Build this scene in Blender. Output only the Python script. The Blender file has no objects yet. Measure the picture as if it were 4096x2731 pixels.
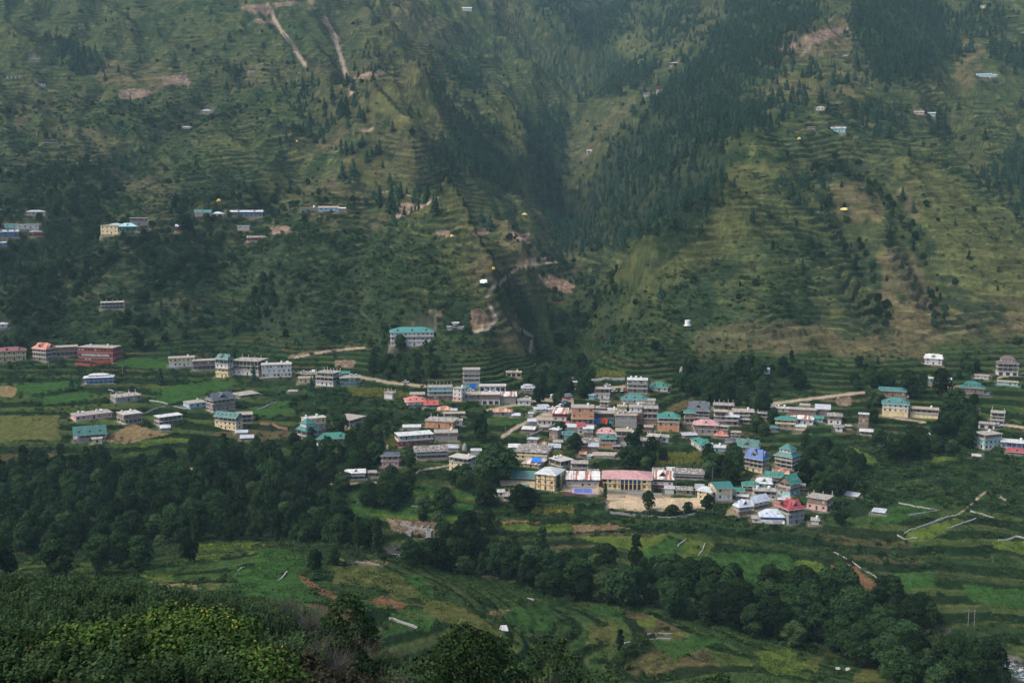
import bpy, math, random
import numpy as np
from mathutils import Vector
R = math.radians
rnd = random.Random(7)
rng = np.random.default_rng(11)
scene = bpy.context.scene
col = scene.collection

# ---------------------------------------------------------------- camera
F_PX, W_PX, H_PX = 4500.0, 4096.0, 2731.0      # focal length and frame of the photograph in pixels
PITCH = R(-8.0)
cam_d = bpy.data.cameras.new('camera'); cam = bpy.data.objects.new('camera', cam_d); col.objects.link(cam)
cam.location = (0, 0, 0); cam.rotation_euler = (R(90) + PITCH, 0, 0)
cam_d.sensor_width = 36.0; cam_d.lens = 36.0 * F_PX / W_PX
cam_d.clip_start = 0.5; cam_d.clip_end = 12000
scene.camera = cam

# ---------------------------------------------------------------- sky, sun, exposure
SUN_EL, SUN_AZ = 52.0, 252.0         # soft overcast sun, over the viewer's left shoulder
world = bpy.data.worlds.new('World'); scene.world = world; world.use_nodes = True
nt = world.node_tree
bg = nt.nodes['Background']
sky = nt.nodes.new('ShaderNodeTexSky'); sky.sky_type = 'NISHITA'; sky.sun_disc = False
sky.sun_elevation = R(SUN_EL); sky.sun_rotation = R(SUN_AZ)
sky.air_density = 1.0; sky.dust_density = 3.0; sky.ozone_density = 1.5
nt.links.new(sky.outputs[0], bg.inputs[0]); bg.inputs[1].default_value = 0.12
sl = bpy.data.lights.new('sun', 'SUN'); sun = bpy.data.objects.new('sun', sl); col.objects.link(sun)
sl.energy = 1.5; sl.angle = R(22); sl.color = (1.0, 0.93, 0.81)
az, el = R(SUN_AZ), R(SUN_EL)
sdir = Vector((math.sin(az) * math.cos(el), math.cos(az) * math.cos(el), math.sin(el)))
sun.rotation_euler = sdir.to_track_quat('Z', 'Y').to_euler()
scene.view_settings.view_transform = 'Standard'; scene.view_settings.look = 'None'
scene.view_settings.exposure = 1.4; scene.view_settings.gamma = 1.0; scene.view_settings.use_curve_mapping = False
scene.cycles.max_bounces = 4; scene.cycles.diffuse_bounces = 2; scene.cycles.glossy_bounces = 1
scene.cycles.transmission_bounces = 2; scene.cycles.transparent_max_bounces = 4; scene.cycles.volume_bounces = 0
scene.cycles.use_adaptive_sampling = True; scene.cycles.adaptive_threshold = 0.01
scene.cycles.use_denoising = True
scene.cycles.denoising_prefilter = 'ACCURATE'

# ---------------------------------------------------------------- photograph pixel <-> world
SP, CP = math.sin(PITCH), math.cos(PITCH)
def pix_dir(px, py):
    a = (px - W_PX / 2) / F_PX; v = -(py - H_PX / 2) / F_PX
    return a, CP - v * SP, SP + v * CP          # x, y, z  (forward = +Y)
def pix_at(px, py, Y):
    a, b, c = pix_dir(px, py); t = Y / b
    return a * t, Y, c * t
def project(x, y, z):
    d = y * CP + z * SP; v = -y * SP + z * CP
    return W_PX / 2 + F_PX * x / d, H_PX / 2 - F_PX * v / d

# ---------------------------------------------------------------- noise
def _hash(ix, iy, s):
    h = (ix.astype(np.int64) * 374761393 + iy.astype(np.int64) * 668265263 + s * 1442695041) & 0xFFFFFFFF
    h = ((h ^ (h >> 13)) * 1274126177) & 0xFFFFFFFF
    return ((h ^ (h >> 16)) & 0xFFFFFF) / float(0xFFFFFF)
def vnoise(x, y, s=0):
    x = np.asarray(x, float); y = np.asarray(y, float)
    ix = np.floor(x); iy = np.floor(y); fx = x - ix; fy = y - iy
    fx = fx * fx * (3 - 2 * fx); fy = fy * fy * (3 - 2 * fy)
    a = _hash(ix, iy, s); b = _hash(ix + 1, iy, s); c = _hash(ix, iy + 1, s); d = _hash(ix + 1, iy + 1, s)
    return (a + (b - a) * fx) * (1 - fy) + (c + (d - c) * fx) * fy      # 0..1
def fbm(x, y, s=0, o=4):
    t = 0; amp = 0.5; n = 0
    for k in range(o):
        t = t + amp * vnoise(x, y, s + k * 17); n += amp; amp *= 0.5
        x = x * 2.03 + 5.3; y = y * 2.03 - 3.1
    return t / n
def smooth(a, b, x):
    t = np.clip((x - a) / (b - a), 0, 1); return t * t * (3 - 2 * t)
# ================================================================ THE TERRAIN
CTRL = {  # photograph column: [(row, forward distance in metres)]
 0: [(2731,75),(2500,105),(2370,150),(2280,400),(2150,490),(1900,585),(1850,600),(1700,665),(1500,770)],
 600: [(2731,70),(2500,110),(2395,150),(2270,400),(2000,540),(1850,600),(1700,665),(1500,768)],
 1150: [(2790,75),(2630,110),(2530,140),(2300,380),(2200,420),(2080,510),(1850,600),(1700,665),(1500,765)],
 1500: [(2860,85),(2740,120),(2400,345),(2200,437),(2000,540),(1850,595),(1700,655),(1550,730),(1450,780)],
 1800: [(2480,325),(2350,385),(2220,498),(2130,502),(1850,595),(1700,650),(1550,726)],
 2048: [(2850,70),(2500,335),(2350,440),(2150,500),(2080,515),(2000,540),(1850,592),(1700,652)],
 2300: [(2550,375),(2700,348),(2320,472),(1850,590),(1650,675),(1500,760)],
 2600: [(2950,70),(2450,415),(2250,478),(2080,520)],
 2900: [(3000,60),(2660,362),(2420,442),(2050,530),(1850,600),(1650,680),(1550,738)],
 3300: [(3100,60),(2300,465),(2150,500),(1900,580),(1700,645),(1550,710)],
 3500: [(2520,418)],
 3700: [(2400,440),(2100,505),(1900,580),(1750,630),(1600,690)],
 3950: [(3100,60),(2600,400)],
 4096: [(2400,435),(2200,480),(2000,530),(1750,620),(1550,705)],
 4450: [(2720,378),(2200,470),(1750,610)],
}
MT = {
 0: [(1400,815),(1200,900),(1000,1000),(850,1090),(700,1230),(500,1420),(300,1620),(100,1850),(-150,2200),(-400,2600)],
 500: [(1400,815),(1200,900),(1000,995),(850,1090),(700,1225),(500,1420),(300,1630),(100,1860),(-150,2200)],
 1000: [(1400,815),(1200,890),(1000,985),(850,1085),(700,1220),(500,1410),(300,1620),(100,1850),(-150,2200),(-400,2600)],
 1400: [(1400,800),(1200,870),(1000,965),(850,1080),(700,1220),(500,1390),(380,1490),(200,1720),(0,2000),(-150,2250)],
 1700: [(1400,795),(1250,830),(1100,880),(1000,950),(850,1075),(700,1235),(400,1490),(250,1780),(100,2050),(-100,2350)],
 1850: [(1350,785),(1200,840),(1050,925),(850,1100),(700,1270),(550,1450),(300,1850)],
 1980: [(1400,785),(1250,850),(1050,980),(900,1120),(700,1330),(500,1570),(300,1950),(100,2300),(-100,2650)],
 2080: [(1420,795),(1320,850),(1150,960),(1000,1080),(850,1230),(650,1450)],
 2230: [(1400,830),(1200,960),(1050,1080),(900,1230),(750,1430),(550,1760),(350,2200),(150,2700),(0,3000),(-150,3250)],
 2500: [(1400,770),(1200,870),(1050,965),(900,1080),(700,1280),(500,1560),(300,1950),(100,2420),(0,2620),(-200,3000)],
 2900: [(1400,765),(1200,835),(1000,920),(800,1030),(640,1150),(500,1330),(300,1620),(100,1980),(0,2180),(-200,2600)],
 3300: [(1400,760),(1200,835),(1000,930),(800,1040),(650,1150),(500,1290),(300,1510),(100,1760),(0,1930),(-200,2300)],
 3700: [(1400,765),(1200,850),(1000,945),(800,1060),(600,1220),(400,1420),(200,1650),(0,1940),(-200,2300)],
 4096: [(1400,770),(1200,850),(1000,960),(800,1110),(600,1300),(400,1500),(200,1740),(0,2020),(-300,2550)],
}
pts = []
for tab in (CTRL, MT):
    for px, lst in tab.items():
        for row, Y in lst: pts.append(pix_at(px, row, Y))
for px, src in ((-900, 0), (5000, 4096)):
    for row, Y in CTRL[src] + MT[src]: pts.append(pix_at(px, row, Y))
for x, y, z in ((-110,250,-106),(-40,250,-108),(0,250,-115),(45,260,-124),(100,250,-126),(180,250,-126),(-200,250,-104),
                (60,130,-62),(0,130,-58),(120,130,-66),(-140,130,-48),(0,12,-3),(-60,15,-6),(60,15,-8),(0,45,-20)):
    pts.append((x, y, z))
# overlapping spurs: crest points and the lower ground hidden right behind them
for px, row, Y in ((1745,850,1075),(1830,980,985),(1950,1180,880),(2070,1340,805),(1835,850,1210),(1915,980,1110),(2030,1180,1000),(2050,470,1600),(2140,600,1505),(2235,760,1385),(2135,460,1780),(2225,590,1640),(2310,750,1480),
                   (2720,930,985),(2480,1110,900),(2630,920,1105),(2400,1100,1015),(1590,300,1640),(1735,425,1465),(1680,290,1800),(1820,415,1610)):
    pts.append(pix_at(px, row, Y))
P = np.array(pts)
PS = 500.0
def tps_fit(P):
    A = P[:, :2] / PS; n = len(A)
    d = np.linalg.norm(A[:, None] - A[None], axis=2)
    K = np.where(d > 0, d * d * np.log(np.maximum(d, 1e-9)), 0) + np.eye(n) * 2e-4
    Q = np.c_[np.ones(n), A]
    M = np.block([[K, Q], [Q.T, np.zeros((3, 3))]])
    return np.linalg.solve(M, np.r_[P[:, 2], np.zeros(3)]), A
TW, TA = tps_fit(P)
GX0, GX1, GY0, GY1, GS = -2400.0, 2400.0, 0.0, 4000.0, 5.0
gx = np.arange(GX0, GX1 + 1, GS); gy = np.arange(GY0, GY1 + 1, GS)
def tps_eval(X, Y):
    out = np.empty(X.size); X = X.ravel() / PS; Y = Y.ravel() / PS
    for i in range(0, X.size, 20000):
        x = X[i:i+20000]; y = Y[i:i+20000]
        d2 = (x[:, None] - TA[None, :, 0])**2 + (y[:, None] - TA[None, :, 1])**2
        out[i:i+20000] = (0.5 * d2 * np.log(np.maximum(d2, 1e-18))) @ TW[:-3] + TW[-3] + TW[-2] * x + TW[-1] * y
    return out
cgx = np.arange(GX0, GX1 + 1, 20.0); cgy = np.arange(GY0, GY1 + 1, 20.0)
CX, CY = np.meshgrid(cgx, cgy)
CB = tps_eval(CX, CY).reshape(CX.shape)
def lattice(G, x0, y0, s, x, y):
    u = np.clip((np.asarray(x, float) - x0) / s, 0, G.shape[1] - 1.001); v = np.clip((np.asarray(y, float) - y0) / s, 0, G.shape[0] - 1.001)
    i = u.astype(int); j = v.astype(int); fu = u - i; fv = v - j
    return (G[j, i] * (1 - fu) + G[j, i+1] * fu) * (1 - fv) + (G[j+1, i] * (1 - fu) + G[j+1, i+1] * fu) * fv
# smooth up-sampling of the coarse fit (cubic in both directions)
def cubic_up(G, x0, y0, s, X, Y):
    u = np.clip((X - x0) / s, 1, G.shape[1] - 3.001); v = np.clip((Y - y0) / s, 1, G.shape[0] - 3.001)
    i = u.astype(int); j = v.astype(int); fu = u - i; fv = v - j
    def w(t): return (-.5*t+t*t-.5*t**3, 1-2.5*t*t+1.5*t**3, .5*t+2*t*t-1.5*t**3, -.5*t*t+.5*t**3)
    wu, wv = w(fu), w(fv); r = 0
    for b in range(4):
        for a in range(4): r = r + wu[a] * wv[b] * G[j - 1 + b, i - 1 + a]
    return r
FX, FY = np.meshgrid(gx, gy)
BASE = cubic_up(CB, GX0, GY0, 20.0, FX, FY)
# the viewer's own slope drops away below this line of sight
_u, _v = project(FX, np.maximum(FY, 5), BASE)
_lim = np.interp(_u, [-500, 0, 700, 1150, 1400, 1600, 1900, 5000], [2350, 2350, 2370, 2450, 2570, 2700, 2860, 2880]) + 50 * (fbm(FX / 18, FY / 18, 61, 3) - .5)
_vv = -(_lim - H_PX / 2) / F_PX
_cap = (SP + _vv * CP) / (CP - _vv * SP) * FY - np.maximum(0, FY - 150) * .10 - np.maximum(0, 90 - FY) * .05
_w = 1 - smooth(255, 335, FY)
BASE = np.where(FY < 336, np.minimum(BASE, BASE * (1 - _w) + _cap * _w), BASE)
# spurs and ravines stand out more boldly from the general slope
def box_blur(G, r):
    for ax in (0, 1):
        for _ in range(2):
            c = np.cumsum(np.pad(G, [(r + 1, r) if a == ax else (0, 0) for a in (0, 1)], mode='edge'), axis=ax); n = G.shape[ax]
            G = (np.take(c, np.arange(2 * r + 1, 2 * r + 1 + n), ax) - np.take(c, np.arange(0, n), ax)) / (2 * r + 1)
    return G
_sl = box_blur(np.clip(BASE, -180, 700), 22)
BASE = BASE + np.clip((BASE - _sl) * .85, -60, 60) * smooth(700, 860, FY) * (1 - smooth(2600, 3200, FY))
def base_h(x, y): return lattice(BASE, GX0, GY0, GS, x, y)
RAY_T = np.concatenate([np.arange(30, 1100, 1.0), np.arange(1100, 3900, 2.0)])
def hit(px, py, hf=None, start=0):
    """where the sight line through a photograph pixel meets the ground"""
    hf = hf or H
    a, b, c = pix_dir(px, py)
    t = RAY_T / b; x = a * t; y = RAY_T; z = c * t
    g = hf(x, y) - z
    k = np.nonzero((g[1:] >= 0) & (g[:-1] < 0) & (RAY_T[1:] > start))[0]
    if len(k) == 0:
        k = [len(RAY_T) - 2]
    k = k[0]; f = g[k] / (g[k] - g[k+1]) if g[k] != g[k+1] else 0
    X = x[k] + (x[k+1] - x[k]) * f; Y = y[k] + (y[k+1] - y[k]) * f
    return float(X), float(Y), float(hf(np.array([X]), np.array([Y]))[0])
# crests (+) and gullies (-): photograph polyline, height, half width in metres
LINES = [
 ([(1590,320),(1680,360),(1740,430),(1790,480)],14,22), ([(1350,0),(1480,120),(1590,270)],16,26), ([(1100,170),(1180,230),(1270,300)],9,18),
 ([(1850,120),(1950,200),(2060,290),(2160,420)],20,30), ([(1930,390),(2050,470),(2140,600),(2230,760)],14,22), ([(1450,450),(1560,540),(1680,610),(1760,660)],16,22),
 ([(1740,840),(1830,980),(1950,1180),(2070,1340)],24,18), ([(2010,830),(2110,940),(2130,980)],8,16), ([(1960,990),(2020,1070)],7,12),
 ([(2130,0),(2250,110),(2360,280)],20,35), ([(2120,230),(2250,380),(2300,440)],14,25), ([(2960,780),(2850,880),(2700,960),(2500,1110),(2420,1180)],13,20),
 ([(2800,640),(2640,760),(2500,850),(2380,960),(2290,1010)],10,16), ([(3680,600),(3830,700),(4000,850),(4140,980)],13,18), ([(3560,650),(3650,760),(3800,930)],6,16),
 ([(3440,700),(3500,780),(3640,940),(3700,1060)],5,12), ([(3400,110),(3250,170),(3150,220)],16,25), ([(3250,400),(3450,450)],8,25),
 ([(3580,560),(3640,700),(3480,1180),(3600,1290)],5,14), ([(1250,300),(1400,430),(1530,520)],8,25), ([(350,180),(480,130),(660,60)],10,30), ([(0,120),(80,180),(170,240)],8,22),
 ([(3420,660),(3520,780),(3620,930),(3700,1080),(3740,1200)],-9,13), ([(3390,850),(3430,980),(3490,1120),(3530,1290)],-8,12), ([(3300,640),(3200,700)],-5,18),
 ([(4096,950),(3960,760),(3880,650),(3820,450)],-10,20), ([(1620,330),(1740,560),(1900,760),(2050,900),(2150,1010)],-8,18), ([(1800,460),(1950,640),(2080,700)],-6,18),
 ([(530,600),(450,760),(300,900),(100,1000)],-9,22), ([(800,440),(620,560),(540,650)],-8,22), ([(180,0),(150,100),(160,150)],-8,20), ([(430,40),(300,200),(200,230)],-7,20),
 ([(1480,20),(1600,120)],-10,20), ([(1340,60),(1380,250),(1400,360)],-7,14), ([(1080,60),(1150,150),(1220,260)],-6,12), ([(3780,0),(3830,300),(3760,480)],-9,22),
 ([(2050,940),(2150,1100),(2180,1250),(2150,1380)],-5,12), ([(1000,1150),(1050,1300)],-4,14), ([(2500,1120),(2350,1300),(2250,1400)],-7,14), ([(2330,300),(2240,480),(2180,640),(2270,800),(2290,980),(2230,1120),(2190,1300)],-15,45), ([(1450,700),(1500,900),(1480,1100),(1420,1300)],-6,20), ([(850,1000),(900,1150),(880,1320)],-6,22), ([(2900,1000),(2850,1200),(2800,1380)],-5,18),
]
MESO = np.zeros_like(BASE)
mt_mask = smooth(-128, -100, BASE) * smooth(480, 620, FY)
rx, ry = FX + 40 * (fbm(FX / 150, FY / 150, 3) - .5), FY + 40 * (fbm(FX / 150, FY / 150, 9) - .5)
n1 = 1 - np.abs(2 * fbm(rx / 75, ry / 260, 21, 3) - 1)
n2 = 1 - np.abs(2 * fbm((rx + .4 * ry) / 45, (ry) / 140, 41, 3) - 1)
MESO += mt_mask * ((n1 - .7) * 26 + (n2 - .7) * 18) * (0.45 + 0.55 * smooth(850, 1500, FY))
MESO += (fbm(FX / 60, FY / 60, 77, 3) - .5) * 4 * (1 - mt_mask) * smooth(420, 560, FY)
MESO += (fbm(FX / 18, FY / 18, 87, 3) - .5) * 2.5 * mt_mask
for poly, amp, wd in LINES:
    amp *= 2.1; wd *= 1.3
    q = np.array([hit(px, py, base_h)[:2] for px, py in poly])
    x0, x1, y0, y1 = q[:, 0].min() - 4 * wd, q[:, 0].max() + 4 * wd, q[:, 1].min() - 4 * wd, q[:, 1].max() + 4 * wd
    i0, i1 = np.searchsorted(gx, [x0, x1]); j0, j1 = np.searchsorted(gy, [y0, y1])
    sx = FX[j0:j1, i0:i1] + 14 * (fbm(FX[j0:j1, i0:i1] / 40, FY[j0:j1, i0:i1] / 40, 5, 2) - .5); sy = FY[j0:j1, i0:i1]
    best = np.full(sx.shape, 1e9); tpos = np.zeros(sx.shape); cum = np.r_[0, np.cumsum(np.hypot(*np.diff(q, axis=0).T))]; seg_i = 0
    for (ax, ay), (bx, by) in zip(q[:-1], q[1:]):
        L = max((bx-ax)**2 + (by-ay)**2, 1e-6); t = np.clip(((sx-ax)*(bx-ax) + (sy-ay)*(by-ay)) / L, 0, 1)
        d_ = np.hypot(sx - ax - t*(bx-ax), sy - ay - t*(by-ay)); m_ = d_ < best; best = np.where(m_, d_, best); tpos = np.where(m_, (cum[seg_i] + t * np.sqrt(L)) / cum[-1], tpos); seg_i += 1
    amp = amp * smooth(0, .22, tpos) * (1 - smooth(.78, 1, tpos)) if amp > 0 else amp * np.ones_like(tpos); pos_ = amp.max() > 0
    MESO[j0:j1, i0:i1] += amp * np.exp(-np.maximum(best, 0) / wd) if pos_ else amp * np.exp(-(best / wd)**2)
GRID = BASE + MESO
# flat building and sports ground terraces are pressed in later through PADS
PADS = []
TERR_A = 0.0
def H0(x, y): return lattice(GRID, GX0, GY0, GS, x, y)
def terrace(z, x, y):
    """stepped fields: flat treads and steep risers following the contours"""
    valley = (1 - smooth(-126, -118, z)) * smooth(300, 330, y)
    mt = smooth(-120, -105, z) * smooth(480, 620, y)
    out = z
    for step, sel, sd, blend in ((2.4, valley, 1, .72), (5.6, mt, 2, .6)):
        u = z / step + (1.8 if sd == 1 else 4.5) * (fbm(x / 70., y / 70., 300 + sd, 3) - .5)
        k = np.floor(u); f = u - k
        st = (smooth(.62, 1.0, f) - f) * step
        patch = smooth(.32, .5, fbm(x / 110., y / 110., 340 + sd, 3)) if sd == 2 else 1.0
        out = out + st * sel * blend * patch * (.35 + .65 * smooth(420, 460, y) if sd == 1 else 1)
    return out
def H(x, y):
    x = np.asarray(x, float); y = np.asarray(y, float)
    z = terrace(H0(x, y), x, y)
    for (cx, cy, ca, sa, hx, hy, zz, soft) in PADS:
        m = (np.abs(x - cx) < hx + hy + soft + 2) & (np.abs(y - cy) < hx + hy + soft + 2)
        if not m.any(): continue
        u = (x[m] - cx) * ca + (y[m] - cy) * sa; v = -(x[m] - cx) * sa + (y[m] - cy) * ca
        d = np.maximum(np.abs(u) - hx, np.abs(v) - hy)
        w = 1 - smooth(0, soft, d); zm = z[m]; z[m] = zm + (zz - zm) * w
    return z

# ---------------------------------------------------------------- land cover drawn as outlines on the ground
CW, CH = 1024, 683
def cover(*polys):
    """outlines in photograph pixels -> field 0..1 over the ground seen there"""
    yy, xx = np.mgrid[0:CH, 0:CW]; X = (xx + .5) * 4.; Y = (yy + .5) * 4.
    out = np.zeros((CH, CW), np.float32)
    for poly in polys:
        val = 1.0
        if isinstance(poly, tuple): val, poly = poly
        p = np.array(poly, float); ins = np.zeros((CH, CW), bool)
        x0, y0 = p.min(0); x1, y1 = p.max(0)
        n = len(p); j = n - 1
        for i in range(n):
            xi, yi = p[i]; xj, yj = p[j]
            if yi != yj: ins ^= ((yi > Y) != (yj > Y)) & (X < (xj - xi) * (Y - yi) / (yj - yi) + xi)
            j = i
        out[ins] = val
    return out
def strokes(*items):
    """(width, polyline) bands in photograph pixels"""
    yy, xx = np.mgrid[0:CH, 0:CW]; X = (xx + .5) * 4.; Y = (yy + .5) * 4.
    out = np.zeros((CH, CW), np.float32)
    for wd, poly in items:
        for (ax, ay), (bx, by) in zip(poly[:-1], poly[1:]):
            L = max((bx-ax)**2 + (by-ay)**2, 1e-6); t = np.clip(((X-ax)*(bx-ax) + (Y-ay)*(by-ay)) / L, 0, 1)
            out = np.maximum(out, np.clip(1.5 - np.hypot(X-ax-t*(bx-ax), Y-ay-t*(by-ay)) / wd, 0, 1))
    return out
def soften(M, r=4):
    for ax in (0, 1):
        for _ in range(2):
            c = np.cumsum(np.pad(M, [(r + 1, r) if a == ax else (0, 0) for a in (0, 1)], mode='edge'), axis=ax, dtype=np.float64)
            n = M.shape[ax]
            M = (np.take(c, np.arange(2 * r + 1, 2 * r + 1 + n), ax) - np.take(c, np.arange(0, n), ax)) / (2 * r + 1)
    return M.astype(np.float32)
def sample(M, u, v):
    i = np.clip(u / 4., 0, CW - 1).astype(int); j = np.clip(v / 4., 0, CH - 1).astype(int)
    return M[j, i]
M_CON = cover(
 [(2200,1010),(2300,800),(2420,640),(2560,480),(2660,330),(2850,160),(2950,0),(3250,0),(3300,60),(3180,170),(3120,260),(2980,380),(3050,480),(2900,600),(2880,700),(2900,830),(2780,930),(2600,960),(2400,1000)],
 (.8,[(2170,0),(2560,0),(2500,80),(2450,150),(2400,200),(2300,190),(2240,110)]), (.5,[(2560,0),(2950,0),(2830,130),(2700,170),(2560,160)]),
 (.9,[(2380,200),(2620,270),(2700,280),(2560,340),(2350,370),(2320,380),(2400,280)]), (1,[(3400,90),(3450,0),(3750,0),(3790,100),(3820,200),(3780,250),(3700,300),(3500,330),(3450,230)]),
 (.9,[(3800,50),(4000,60),(3990,120),(3830,140)]), (.9,[(3960,180),(4096,190),(4096,270),(3980,260)]),
 (1,[(1750,580),(1850,480),(1980,560),(2050,640),(2110,700),(2080,760),(2000,740),(1900,740),(1800,720),(1720,640)]),
 (.9,[(2040,440),(2110,470),(2260,450),(2280,520),(2220,640),(2300,760),(2260,860),(2290,980),(2230,1060),(2180,1000),(2200,860),(2150,700),(2100,560)]),
 (.8,[(3930,650),(4096,600),(4096,850),(3960,730)]), (.7,[(3600,440),(3820,460),(3800,520),(3600,500)]), (.7,[(3440,440),(3560,450),(3560,520),(3430,510)]),
 (.6,[(3060,400),(3150,420),(3100,530),(3050,520)]), (.6,[(200,160),(310,150),(310,220),(180,230)]), (.7,[(270,230),(420,230),(410,300),(270,290)]), (.6,[(900,270),(970,260),(970,350),(900,350)]),
 (.5,[(600,550),(640,480),(560,660),(450,680),(480,640)]), (.3,[(1420,190),(1560,200),(1580,280),(1430,270)]), (.35,[(1700,210),(1900,250),(1950,400),(1850,400),(1700,300)]),
 (.16,[(1120,340),(1450,330),(1480,480),(1300,560),(1100,560)]), (.10,[(1300,560),(1500,560),(1750,720),(1800,860),(1550,900),(1350,700)]), (.12,[(3000,260),(3400,300),(3400,460),(3100,400)]),
 (.07,[(3000,700),(3300,680),(3500,900),(3100,900)]))
M_BRO = cover(
 (1,[(0,1860),(350,1880),(700,1880),(900,1960),(1130,2000),(1200,1880),(1300,1860),(1400,1950),(1340,2100),(1480,2160),(1450,2250),(1300,2230),(1080,2160),(1000,2170),(750,2230),(500,2270),(0,2200)]),
 (.9,[(1180,1790),(1300,1700),(1520,1750),(1560,1880),(1480,1950),(1350,1900),(1200,1870)]), (.8,[(750,1830),(1100,1830),(1180,1950),(1000,1980),(800,1930)]),
 (.9,[(1420,1730),(1530,1740),(1550,1860),(1400,1850)]),(.7,[(1450,1980),(1640,1930),(1650,2000),(1480,2050)]),
 (.75,[(1740,2150),(1900,2120),(1960,2250),(2300,2260),(2650,2300),(2680,2400),(2500,2420),(2200,2380),(1950,2300),(1740,2280)]),
 (.85,[(2650,2300),(2950,2380),(3350,2400),(3700,2450),(3750,2560),(3900,2700),(4096,2790),(3700,2790),(3300,2600),(3000,2530),(2650,2450)]),
 (1,[(2700,1560),(2730,1450),(2900,1430),(3040,1470),(3050,1590),(2950,1600),(2870,1640),(2800,1580)]), (.8,[(3010,1620),(3090,1640),(3100,1740),(3020,1740)]),
 (.8,[(3420,1520),(3530,1510),(3600,1620),(3740,1650),(3760,1740),(3560,1720),(3480,1640)]), (.9,[(3640,1560),(3800,1480),(3850,1420),(3960,1500),(3900,1600),(3900,1750),(3700,1760)]),
 (.6,[(3500,1700),(3900,1760),(3900,1800),(3600,1850),(3450,1760)]), (1,[(1480,1460),(1560,1400),(1800,1400),(1830,1460),(1700,1510),(1500,1500)]),
 (.9,[(1530,1320),(1600,1300),(1580,1420),(1500,1430)]), (.9,[(0,900),(300,880),(450,900),(350,1000),(280,1080),(150,1080),(0,1100)]), (.6,[(500,900),(650,930),(900,940),(950,1080),(700,1150),(520,1100)]),
 (.8,[(700,800),(760,800),(760,900),(700,900)]), (.7,[(820,860),(920,870),(950,960),(820,950)]), (.5,[(0,1100),(200,1080),(250,1250),(0,1300)]), (.7,[(0,1300),(250,1250),(150,1400),(0,1420)]),
 (.6,[(1000,1180),(1150,1050),(1200,1120),(1150,1330),(980,1330)]), (.45,[(0,700),(400,650),(540,600),(420,850),(0,850)]),
 (.7,[(2180,1500),(2320,1480),(2240,1620),(2180,1640),(2120,1540)]), (.6,[(2330,1480),(2380,1500),(2370,1600),(2310,1580)]), (.35,[(2200,1330),(2300,1200),(2450,1150),(2300,1420)]),
 (.8,[(3240,670),(3420,640),(3440,720),(3280,730)]), (.6,[(2870,1480),(3100,1420),(3240,1500),(3200,1560)]), (.7,[(3400,1450),(3520,1440),(3500,1500)]),
 (.6,[(2500,1810),(2600,1800),(2620,1880),(2480,1880)]), (.5,[(2820,1830),(2960,1850),(2950,1930),(2820,1920)]), (.35,[(3200,1820),(3450,1830),(3400,1980),(3220,1960)]),
 (.5,[(1620,2040),(1760,2000),(1800,2080),(1640,2110)]), (0,[(3500,1560),(3770,1580),(3765,1765),(3500,1775)]), (0,[(3700,1500),(3960,1500),(3950,1610),(3710,1600)]))
M_BRO = np.maximum(M_BRO, .9 * strokes((14,[(3420,660),(3520,780),(3620,930),(3700,1080),(3740,1200),(3760,1300)]), (13,[(3390,850),(3430,980),(3490,1120),(3530,1290)]),
 (16,[(2050,930),(2150,1050),(2200,1200),(2240,1330)]), (10,[(2200,1050),(2350,1150),(2450,1250)])))
M_BRO[:, :] = np.minimum(M_BRO, 1)
M_SCR = cover(     # scrub cover
 (.85,[(0,950),(1500,930),(1750,980),(1900,1200),(2000,1400),(1200,1420),(0,1400)]), (.6,[(2150,1040),(2500,1100),(2700,1250),(2950,1420),(2250,1430),(2150,1330)]),
 (.55,[(2500,1150),(2900,1000),(3300,950),(3300,1250),(2900,1420),(2700,1400)]), (.75,[(1150,1560),(1700,1600),(1900,1660),(1800,1800),(1500,1780),(1250,1720),(1000,1620)]),
 (.5,[(0,640),(600,600),(1100,750),(1500,900),(0,930)]), (.7,[(3200,1750),(4096,1780),(4096,2050),(3500,2080),(3300,2000)]), (.65,[(2000,2000),(3300,2060),(3300,2180),(2700,2150),(2100,2130)]),
 (.6,[(3100,2150),(3500,2180),(4096,2330),(3300,2250)]), (.7,[(900,1440),(1600,1560),(1500,1620),(1000,1560),(450,1500)]), (.7,[(2500,1720),(3000,1740),(3100,1850),(2600,1860)]),
 (.6,[(700,1960),(1400,1940),(1200,2080),(800,2060)]), (.7,[(1300,1900),(2000,2030),(1900,2060),(1350,1960)]), (.5,[(1850,2250),(2700,2420),(2100,2450),(1900,2350)]),
 (.5,[(0,1400),(500,1500),(300,1600),(0,1560)]), (.35,[(0,350),(600,400),(900,300),(1100,500),(0,600)]), (.8,[(2700,1430),(3300,1460),(3200,1580),(2700,1560)]))
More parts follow.
